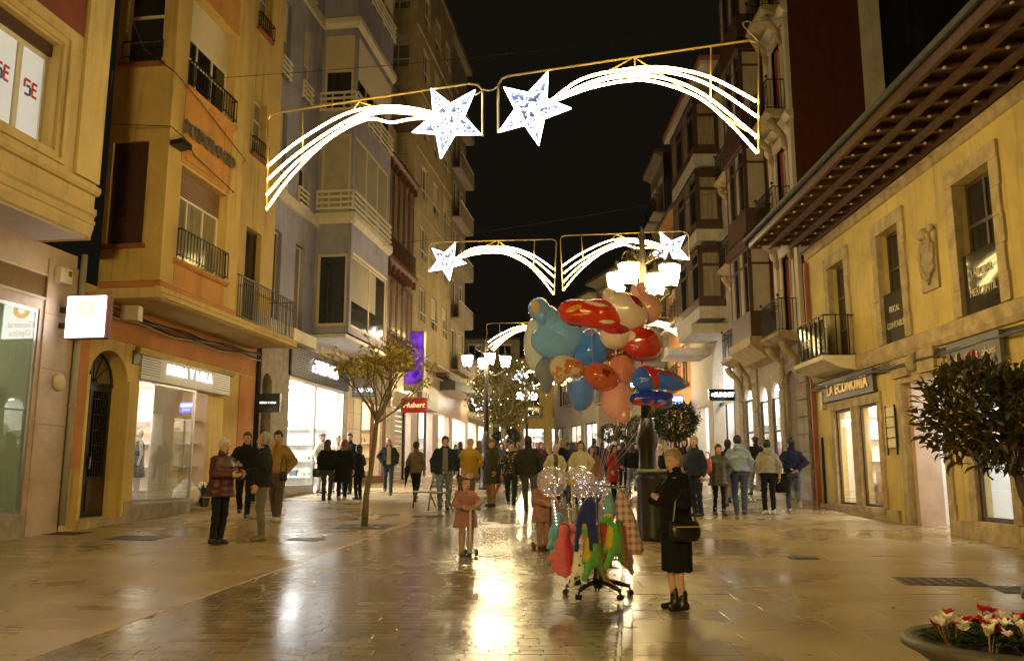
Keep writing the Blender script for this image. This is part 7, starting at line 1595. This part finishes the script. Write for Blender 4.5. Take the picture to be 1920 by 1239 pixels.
# clear balloons with little lamps inside
CLEAR = clear_glass('clear_balloon', (.97, .96, .97), .9, 1.45, .05, body=.24, bodycol=(.8, .76, .82)); LEDW, LEDV, LEDP = emit('led_white', (.9, .92, 1), 9), emit('led_violet', (.55, .35, 1), 8), emit('led_pink', (1, .6, .45), 5)
for i, (px, py, r_, dy, l) in enumerate(((1035, 903, .165, -.15, 'clear round balloon with little lamps, leftmost above the rack'), (1085, 902, .175, .12, 'clear balloon with little lamps behind the yellow cap'), (1098, 908, .14, -.1, 'small clear balloon in front of the bigger clear one'), (1128, 920, .11, .05, 'lowest clear balloon lying by the rail end'))):
    Y = RY + dy; c = at(px, py, Y); o = thing('clear_balloon', l, 'balloon', c, 0, 'clear balloons with little lamps'); q = MB(); q.ball((0, 0, 0), r_, 24, 16); q.build('envelope', CLEAR, o, smooth=True); rnd = random.Random(i)
    for m_, n_ in ((LEDW, 4), (LEDV, 4), (LEDP, 3)):
        q = MB()
        for k in range(n_): v = Vector((rnd.gauss(0, 1), rnd.gauss(0, 1), rnd.gauss(0, 1))).normalized() * r_ * rnd.uniform(.35, .93); q.ball(v, .004, 6, 4)
        tag(q.build('little_lamps', m_, o), kind='stuff')
    q = MB(); q.tube([(.0, 0, -r_), (.02, 0, -r_ - .12), (.05, .02, -r_ - .34)], [.02, .016, .012], 8); q.build('handle', CLEAR, o)
    q = MB(); [q.ball((.02 + .03 * (k / 8), 0, -r_ - .04 - k * .035), .0045, 6, 4) for k in range(8)]; tag(q.build('handle_lamps', LEDW, o), kind='stuff')
# the rolling rack
CHR = mat('chrome', (.55, .5, .42), .2, metal=.9); BPL = mat('black_plastic', (.014, .014, .015), .35, var=.1)
rk = thing('toy_rack', 'rolling rack on a five star castor base hung with toys', 'rack', (RX, RY, RZ))
q = MB(); q.lathe([(.05, .09), (.055, .2), (.045, .24), (.04, .42), (.028, .43)], n=14); q.build('hub', BPL, rk, smooth=True)
for k in range(5):
    a = k * 1.2566 + .25; ca, sa = math.cos(a), math.sin(a); q = MB(); q.tube([(ca * .03, sa * .03, .17), (ca * .2, sa * .2, .145), (ca * .36, sa * .36, .1)], [.036, .03, .022], 8); lg = q.build('base_arm', BPL, rk, smooth=True)
    q = MB()
    for s_ in (-1, 1):
        n_ = Vector((-sa, ca, 0)); c = Vector((ca * .37, sa * .37, .033)) + n_ * .016 * s_; q.tube([c - n_ * .009, c + n_ * .009], .031, 12)
    q.tube([(ca * .36, sa * .36, .1), (ca * .37, sa * .37, .04)], .012, 6); tag(q.build('castor', BPL, lg), kind='stuff')
q = MB(); q.tube([(0, 0, .4), (0, 0, 1.2)], .016, 8); q.build('pole', CHR, rk)
q = MB(); q.tube([(-.27, -.02, 1.18), (-.1, -.03, 1.19), (.1, -.03, 1.17), (.3, -.02, 1.16)], .014, 8); q.build('top_rail', CHR, rk)
for z, w in ((.30, .27), (.38, .24)):
    q = MB(); q.tube([(-w, .03, z + .55), (-w, .03, z + .03), (-w + .04, .03, z), (w - .04, .03, z), (w, .03, z + .03), (w, .03, z + .55)], .009, 6); q.build('wire_frame', CHR, rk)
q = MB(); q.tube([(.06, .02, 1.12), (-.12, .03, .62)], .016, 6); q.build('brace', BPL, rk)
# hanging toys
def toy(name, label, px, py, dy, f, lo, hi, m, rz=0, cat='soft toy', parts=(), h=.0105):
    Y = RY + dy; o = thing(name, label, cat, at(px, py, Y), rz, 'toys hanging on the rack'); soft('body', f, lo, hi, h, m, o)
    for nm, f2, m2 in parts: soft(nm, f2, lo, hi, h, m2, o)
    q = MB(); q.tube([(0, 0, hi[2] - .03), (.0, .01, hi[2] + .06)], .003, 4); q.build('loop', CHR, o); return o
PLG, PLY_, PLR, PLP, PLK, PLW = [mat('plush_' + n_, c, .9, var=.15, scale=20, bump=.4, bscale=120, sheen=.4) for n_, c in (('green', (.10, .38, .06)), ('yellow', (.6, .42, .03)), ('red', (.5, .05, .02)), ('pink', (.66, .14, .16)), ('blue', (.015, .02, .17)), ('white', (.68, .62, .56)))]
PLS = print_mat('plush_spotted', (.08, .16, .045), (.6, .09, .02), 20); PLD = print_mat('plush_dalmatian', (.68, .62, .56), (.02, .02, .02), 15)
def dino(P):
    d = rcone(P, (0, 0, .1), (.0, 0, -.12), .055, .075); d = smin(d, rcone(P, (-.02, -.02, .13), (-.05, -.05, .2), .04, .035), .03); d = smin(d, rcone(P, (-.05, -.06, .2), (-.1, -.09, .18), .036, .024), .03)
    for s_ in (-1, 1): d = smin(d, np.minimum(rcone(P, (.05 * s_ - .03, -.05, -.1), (.06 * s_ - .07, -.09, -.2), .042, .038), rcone(P, (.06 * s_ - .07, -.09, -.2), (.06 * s_ - .1, -.11, -.29), .038, .034)), .02)
    return d
def dback(P):
    d = rcone(P, (.045, .03, .15), (.055, .05, -.14), .04, .06); d = smin(d, np.minimum(rcone(P, (.055, .05, -.14), (.09, .05, -.26), .045, .03), rcone(P, (.09, .05, -.26), (.16, .04, -.3), .03, .014)), .02); return d
def dcap(P): return np.minimum(ell(P, (-.05, -.04, .23), (.06, .05, .028)), rcone(P, (-.02, -.05, .1), (-.03, -.06, -.08), .035, .05))
for px, py, dy, rz, l in ((1112, 1030, -.16, -.7, 'green and yellow dinosaur toy with red spotted back, left of the pair'), (1152, 1008, -.14, -.6, 'green dinosaur toy with red tail, right of the pair')): toy('dinosaur_toy', l, px, py, dy, dino, (-.2, -.2, -.36), (.22, .18, .28), PLG, rz, parts=[('spotted_back', dback, PLS), ('yellow_belly', dcap, PLY_), ('red_tail', lambda P: np.minimum(rcone(P, (.085, .08, .12), (.1, .09, -.18), .014, .02), np.minimum(rcone(P, (.1, .09, -.18), (.1, .06, -.3), .02, .02), rcone(P, (.1, .06, -.3), (.18, .05, -.33), .02, .01))), PLR)])
def pony(P):
    d = ell(P, (0, 0, .0), (.075, .07, .12)); d = smin(d, rcone(P, (.02, -.02, .1), (.03, -.04, .2), .05, .055), .03)
    for x, z in ((-.13, -.1), (-.09, -.22), (.04, -.27), (-.02, -.25)): d = smin(d, rcone(P, (x * .3, -.03, -.06), (x, -.05, z), .045, .032), .03)
    return d
toy('pony_toy', 'pink stuffed pony hanging at the left end of the rack', 1052, 1028, -.08, pony, (-.22, -.2, -.34), (.2, .2, .3), PLP, 0, parts=[('mane', lambda P: np.minimum(ell(P, (.03, -.0, .22), (.06, .07, .06)), rcone(P, (.06, -.03, .1), (.09, -.04, -.25), .035, .03)), mat('plush_crimson', (.55, .03, .06), .9, var=.15, bump=.4, bscale=120)), ('blue_wing', lambda P: np.minimum(rcone(P, (-.06, .06, -.05), (-.13, .08, -.15), .03, .035), rcone(P, (-.05, .07, .15), (-.08, .08, .02), .035, .03)), mat('plush_sky', (.12, .3, .42), .9, var=.15))])
def dog(P):
    d = rcone(P, (0, 0, .1), (-.02, 0, -.12), .05, .06); d = smin(d, ell(P, (.0, -.03, .17), (.06, .06, .055)), .03)
    for x, z in ((-.09, -.27), (.05, -.26)): d = smin(d, rcone(P, (x * .4, -.02, -.1), (x, -.03, z), .04, .034), .03)
    return d
toy('spotted_dog_toy', 'white soft toy with black spots between the pony and the dinosaurs', 1086, 1045, -.14, dog, (-.18, -.18, -.34), (.16, .16, .28), PLD, 0, parts=[('ears', lambda P: np.minimum(ell(P, (.06, -.02, .19), (.025, .03, .06)), ell(P, (-.06, -.02, .19), (.025, .03, .06))), PLP)])
def blue(P):
    d = loft(P, [(-.02, .09, .06, 0, 0), (.08, .11, .06, .01, 0), (.2, .07, .05, .03, 0), (.25, .02, .02, .04, 0)])
    for x, z in ((-.12, -.3), (.1, -.22), (.04, -.3)): d = smin(d, rcone(P, (x * .6, -.02, .03), (x, -.04, z), .036, .026), .03)
    return d - .005 * np.sin(P[:, 0] * 60) * np.sin(P[:, 2] * 40)
toy('blue_soft_toy', 'dark blue long limbed cloth toy hung over the rail', 1100, 975, -.17, blue, (-.2, -.15, -.36), (.2, .15, .3), PLK, 0)
def bag(P): return loft(P, [(-.42, .075, .06, .06, 0), (-.38, .13, .09, .05, 0), (-.1, .12, .08, .0, 0), (.15, .07, .05, -.05, 0), (.28, .02, .02, -.08, 0)]) - .006 * np.sin(P[:, 0] * 50 + P[:, 2] * 12)
PLAID = bpy.data.materials.new('plaid'); PLAID.use_nodes = True; nt = PLAID.node_tree; b_ = nt.nodes['Principled BSDF']; b_.inputs['Roughness'].default_value = .7; tc = nt.nodes.new('ShaderNodeTexCoord'); sp = nt.nodes.new('ShaderNodeSeparateXYZ'); nt.links.new(tc.outputs['Object'], sp.inputs[0]); acc = None
for ax, fr in ((0, 95), (2, 80)):
    mu_ = nt.nodes.new('ShaderNodeMath'); mu_.operation = 'MULTIPLY'; mu_.inputs[1].default_value = fr; nt.links.new(sp.outputs[ax], mu_.inputs[0]); sn = nt.nodes.new('ShaderNodeMath'); sn.operation = 'SINE'; nt.links.new(mu_.outputs[0], sn.inputs[0]); gt = nt.nodes.new('ShaderNodeMath'); gt.operation = 'GREATER_THAN'; gt.inputs[1].default_value = .2; nt.links.new(sn.outputs[0], gt.inputs[0])
    if acc is None: acc = gt
    else: ad = nt.nodes.new('ShaderNodeMath'); ad.operation = 'ADD'; nt.links.new(acc.outputs[0], ad.inputs[0]); nt.links.new(gt.outputs[0], ad.inputs[1]); acc = ad
rp = nt.nodes.new('ShaderNodeValToRGB'); rp.color_ramp.elements[0].color = (.55, .38, .30, 1); rp.color_ramp.elements[1].color = (.22, .10, .13, 1); e_ = rp.color_ramp.elements.new(.5); e_.color = (.42, .26, .2, 1); dv = nt.nodes.new('ShaderNodeMath'); dv.operation = 'MULTIPLY'; dv.inputs[1].default_value = .5; nt.links.new(acc.outputs[0], dv.inputs[0]); nt.links.new(dv.outputs[0], rp.inputs[0]); nt.links.new(rp.outputs[0], b_.inputs['Base Color'])
toy('plaid_bag', 'bulging plaid carrier bag on the right end of the rail', 1176, 965, -.03, bag, (-.2, -.15, -.46), (.25, .15, .32), PLAID, 0, 'bag')
toy('teal_pouch', 'small teal pouch hanging behind the dinosaurs', 1142, 945, .06, lambda P: loft(P, [(-.14, .05, .04, 0, 0), (-.1, .07, .05, 0, 0), (.1, .04, .03, 0, 0), (.16, .01, .01, 0, 0)]), (-.12, -.1, -.18), (.12, .1, .2), mat('teal_cloth', (.16, .36, .34), .8), 0, 'pouch')
toy('grey_soft_toy', 'lilac grey soft toy hanging lowest at the right', 1178, 1050, .05, lambda P: smin(ell(P, (0, 0, 0), (.06, .05, .07)), rcone(P, (0, 0, -.04), (.03, -.02, -.12), .035, .03), .03), (-.12, -.1, -.18), (.12, .1, .12), mat('plush_lilac', (.3, .27, .36), .9, bump=.4, bscale=120), 0)
toy('black_imp_toy', 'thin black toy with yellow cap at the left end of the rail', 1066, 925, -.05, lambda P: np.minimum(rcone(P, (0, 0, .08), (.0, 0, -.06), .025, .03), np.minimum(rcone(P, (0, 0, -.05), (.03, 0, -.15), .014, .012), rcone(P, (0, 0, -.05), (-.03, 0, -.14), .014, .012))), (-.1, -.1, -.2), (.1, .1, .2), BPL, 0, parts=[('yellow_cap', lambda P: ell(P, (.03, -.02, .12), (.055, .05, .035)), PLY_)])
for px, py, dy, c, l, sh in ((1040, 1005, .08, (.12, .42, .55), 'sky blue soft toy behind the pink pony', 0), (1068, 1020, .06, (.75, .16, .3), 'rose pink soft toy under the pony', 1), (1098, 1000, .1, (.8, .5, .05), 'golden soft toy behind the blue cloth toy', 0), (1132, 1012, .04, (.5, .06, .04), 'red soft toy between the dinosaurs', 1), (1166, 1010, .08, (.2, .5, .12), 'lime soft toy behind the right dinosaur', 0), (1120, 975, .08, (.7, .62, .55), 'cream soft toy behind the rack pole', 1)):
    toy('small_soft_toy', l, px, py, dy, (dog if sh else pony), (-.22, -.2, -.34), (.2, .2, .3), mat('plush_%d_%d' % (px, py), c, .9, var=.15, scale=20, bump=.4, bscale=120, sheen=.4), dy * 9, h=.014)
# scooters
def scooter(kid, stem_m, deck_m, grip_m, label, yaw):
    p = kid.location; a = math.radians(yaw); fx, fy = math.sin(a), -math.cos(a); r = thing('scooter', label, 'scooter', (p.x, p.y, p.z), a, 'scooters')
    k = kid.scale[0]; hz = 1.02 * k; yb = -.30 * k
    q = MB(); q.bevbox(-.055, .055, yb, .22, .05, .075, .01); q.build('deck', deck_m, r)
    q = MB(); q.tube([(0, yb - .02, .06), (0, yb - .0, .3), (0, yb - .0, hz)], [.022, .018, .016], 10); q.build('stem', stem_m, r, smooth=True)
    q = MB(); q.tube([(-.15, yb, hz), (.15, yb, hz)], .014, 8); hb_ = q.build('handlebar', stem_m, r)
    for s_ in (-1, 1): q = MB(); q.tube([(.09 * s_, yb, hz), (.16 * s_, yb, hz)], .019, 10); q.build('grip', grip_m, hb_)
    for x, y in ((-.085, yb - .03), (.085, yb - .03), (0, .24)): q = MB(); q.tube([(x - .014, y, .052), (x + .014, y, .052)], .05, 16); w_ = q.build('wheel', BPL, r); q = MB(); q.tube([(x - .016, y, .052), (x + .016, y, .052)], .026, 12); q.build('rim', deck_m, w_)
    q = MB(); q.tube([(-.085, yb - .03, .055), (.085, yb - .03, .055)], .012, 6); q.build('axle', stem_m, r); return r
scooter(KID1, mat('scooter_white', (.65, .62, .6), .35), mat('scooter_sky', (.25, .42, .5), .4), mat('grip_green', (.04, .16, .1), .5), 'white three wheeled scooter with pale blue deck and green grips', 20)
scooter(KID2, mat('scooter_navy', (.04, .045, .08), .35), mat('scooter_red', (.25, .03, .03), .4), BPL, 'dark three wheeled scooter with red deck', 35)
# crown for the first girl
kp = KID1.location; k = KID1.scale[0]; q = MB(); n = 14
vs = []; 
for i in range(n): a = i * 6.2832 / n; vs += [(.085 * math.cos(a), .085 * math.sin(a), 0), (.095 * math.cos(a), .095 * math.sin(a), .035 if i % 2 else .085)]
q.add(vs, [(2 * i, 2 * ((i + 1) % n), 2 * ((i + 1) % n) + 1, 2 * i + 1) for i in range(n)]); cr = q.build('paper_crown', mat('crown_pink', (.68, .36, .38), .4), None, fix=False); cr.location = (kp.x, kp.y, kp.z + 1.695 * k); cr.rotation_euler = (.1, 0, .3); tag(cr, 'pink paper crown on the scooter girl\'s hair', 'crown')
# ================================================================== carried things
def folded_umbrella(px, py, Y, L, m, label, tilt=(0, 0)):
    c = at(px, py, Y); r = thing('umbrella', label, 'umbrella', c, 0, 'folded umbrellas'); r.rotation_euler = (tilt[0], tilt[1], 0)
    soft('canopy', lambda P: loft(P, [(-L, .008, .008, 0, 0), (-L * .6, .045, .045, 0, 0), (-L * .15, .085, .075, 0, 0), (0, .05, .05, 0, 0)]) - .006 * np.sin(np.arctan2(P[:, 1], P[:, 0]) * 7), (-.14, -.14, -L - .02), (.14, .14, .03), .016, m, r)
    q = MB(); q.tube([(0, 0, -L - .05), (0, 0, .12), (.03, 0, .17), (.07, 0, .15)], .009, 6); q.build('handle', WOOD_D, r); return r
yy = gnd(778, 942).y; folded_umbrella(765, 872, yy - .05, .62, cloth((.012, .012, .014)), 'folded black umbrella hanging from the tweed jacket walker', (0, .12))
yy = gnd(921, 950).y; folded_umbrella(940, 892, yy + .05, .55, cloth((.55, .16, .08)), 'half folded salmon umbrella behind the olive parka', (0, .3))
def carry_bag(name, px, py, Y, w, h, m, label, strap=.35, rz=0, flap=None):
    c = at(px, py, Y); r = thing(name, label, 'bag', c, rz, 'carried bags')
    soft('body', lambda P: np.maximum(ell(P, (0, 0, 0), (w * .62, .075, h * .66)), np.maximum(np.abs(P[:, 0]) - w / 2, np.abs(P[:, 2]) - h / 2)), (-w, -.1, -h), (w, .1, h), .014, m, r)
    q = MB(); q.tube([(-w * .4, 0, h * .45), (-w * .3, 0, h * .5 + strap * .6), (0, 0, h * .5 + strap), (w * .3, 0, h * .5 + strap * .6), (w * .4, 0, h * .45)], .01, 6); q.build('strap', m, r)
    if flap: q = MB(); q.box(-w * .4, w * .4, -.082, -.07, h * .2, h * .24); q.build('zip', flap, r)
    return r
g_ = SELLER.location; carry_bag('handbag', 1284, 995, g_.y - .28, .30, .2, mat('bag_black_leather', (.012, .011, .01), .3, var=.1), 'black leather handbag with gold zip at the seller\'s hip', .3, .25, GOLD)
yy = gnd(612, 938).y; carry_bag('shoulder_bag', 594, 886, yy, .24, .26, cloth((.012, .012, .012), 'leather'), 'black shoulder bag of the long haired person at far left', .35)
yy = gnd(1465, 962).y; carry_bag('sports_bag', 1466, 905, yy + .0, .34, .46, cloth((.015, .016, .016)), 'large dark bag carried between the grey hoodie and the navy sweater', .2)
yy = gnd(1309, 968).y; carry_bag('carrier_bag', 1326, 873, yy - .1, .2, .34, mat('carrier_red', (.5, .08, .07), .5), 'red and white carrier bag under the navy jacketed arm', .15)
carry_bag('small_bag', 531, 893, gnd(518, 978).y - .2, .16, .2, cloth((.02, .018, .015), 'leather'), 'small black bag at the hip of the mustard jacket', .35)
c = at(1330, 850, yy - .12); q = MB(); q.tube([(0, 0, .0), (.03, -.03, -.82)], .011, 6); q.tube([(0, 0, 0), (-.02, 0, .03), (-.07, 0, .03)], .013, 6); o = q.build('walking_stick', WOOD_D); o.location = c; tag(o, 'thin walking stick held beside the carrier bag', 'stick')
# print on the pale blue hoodie
hp = HOOD.location; k = HOOD.scale[0]; r = letters('SURF CLUB', .07, LETW, HOOD, (0, .172, 1.23), math.pi, depth=.004, name='back_print')
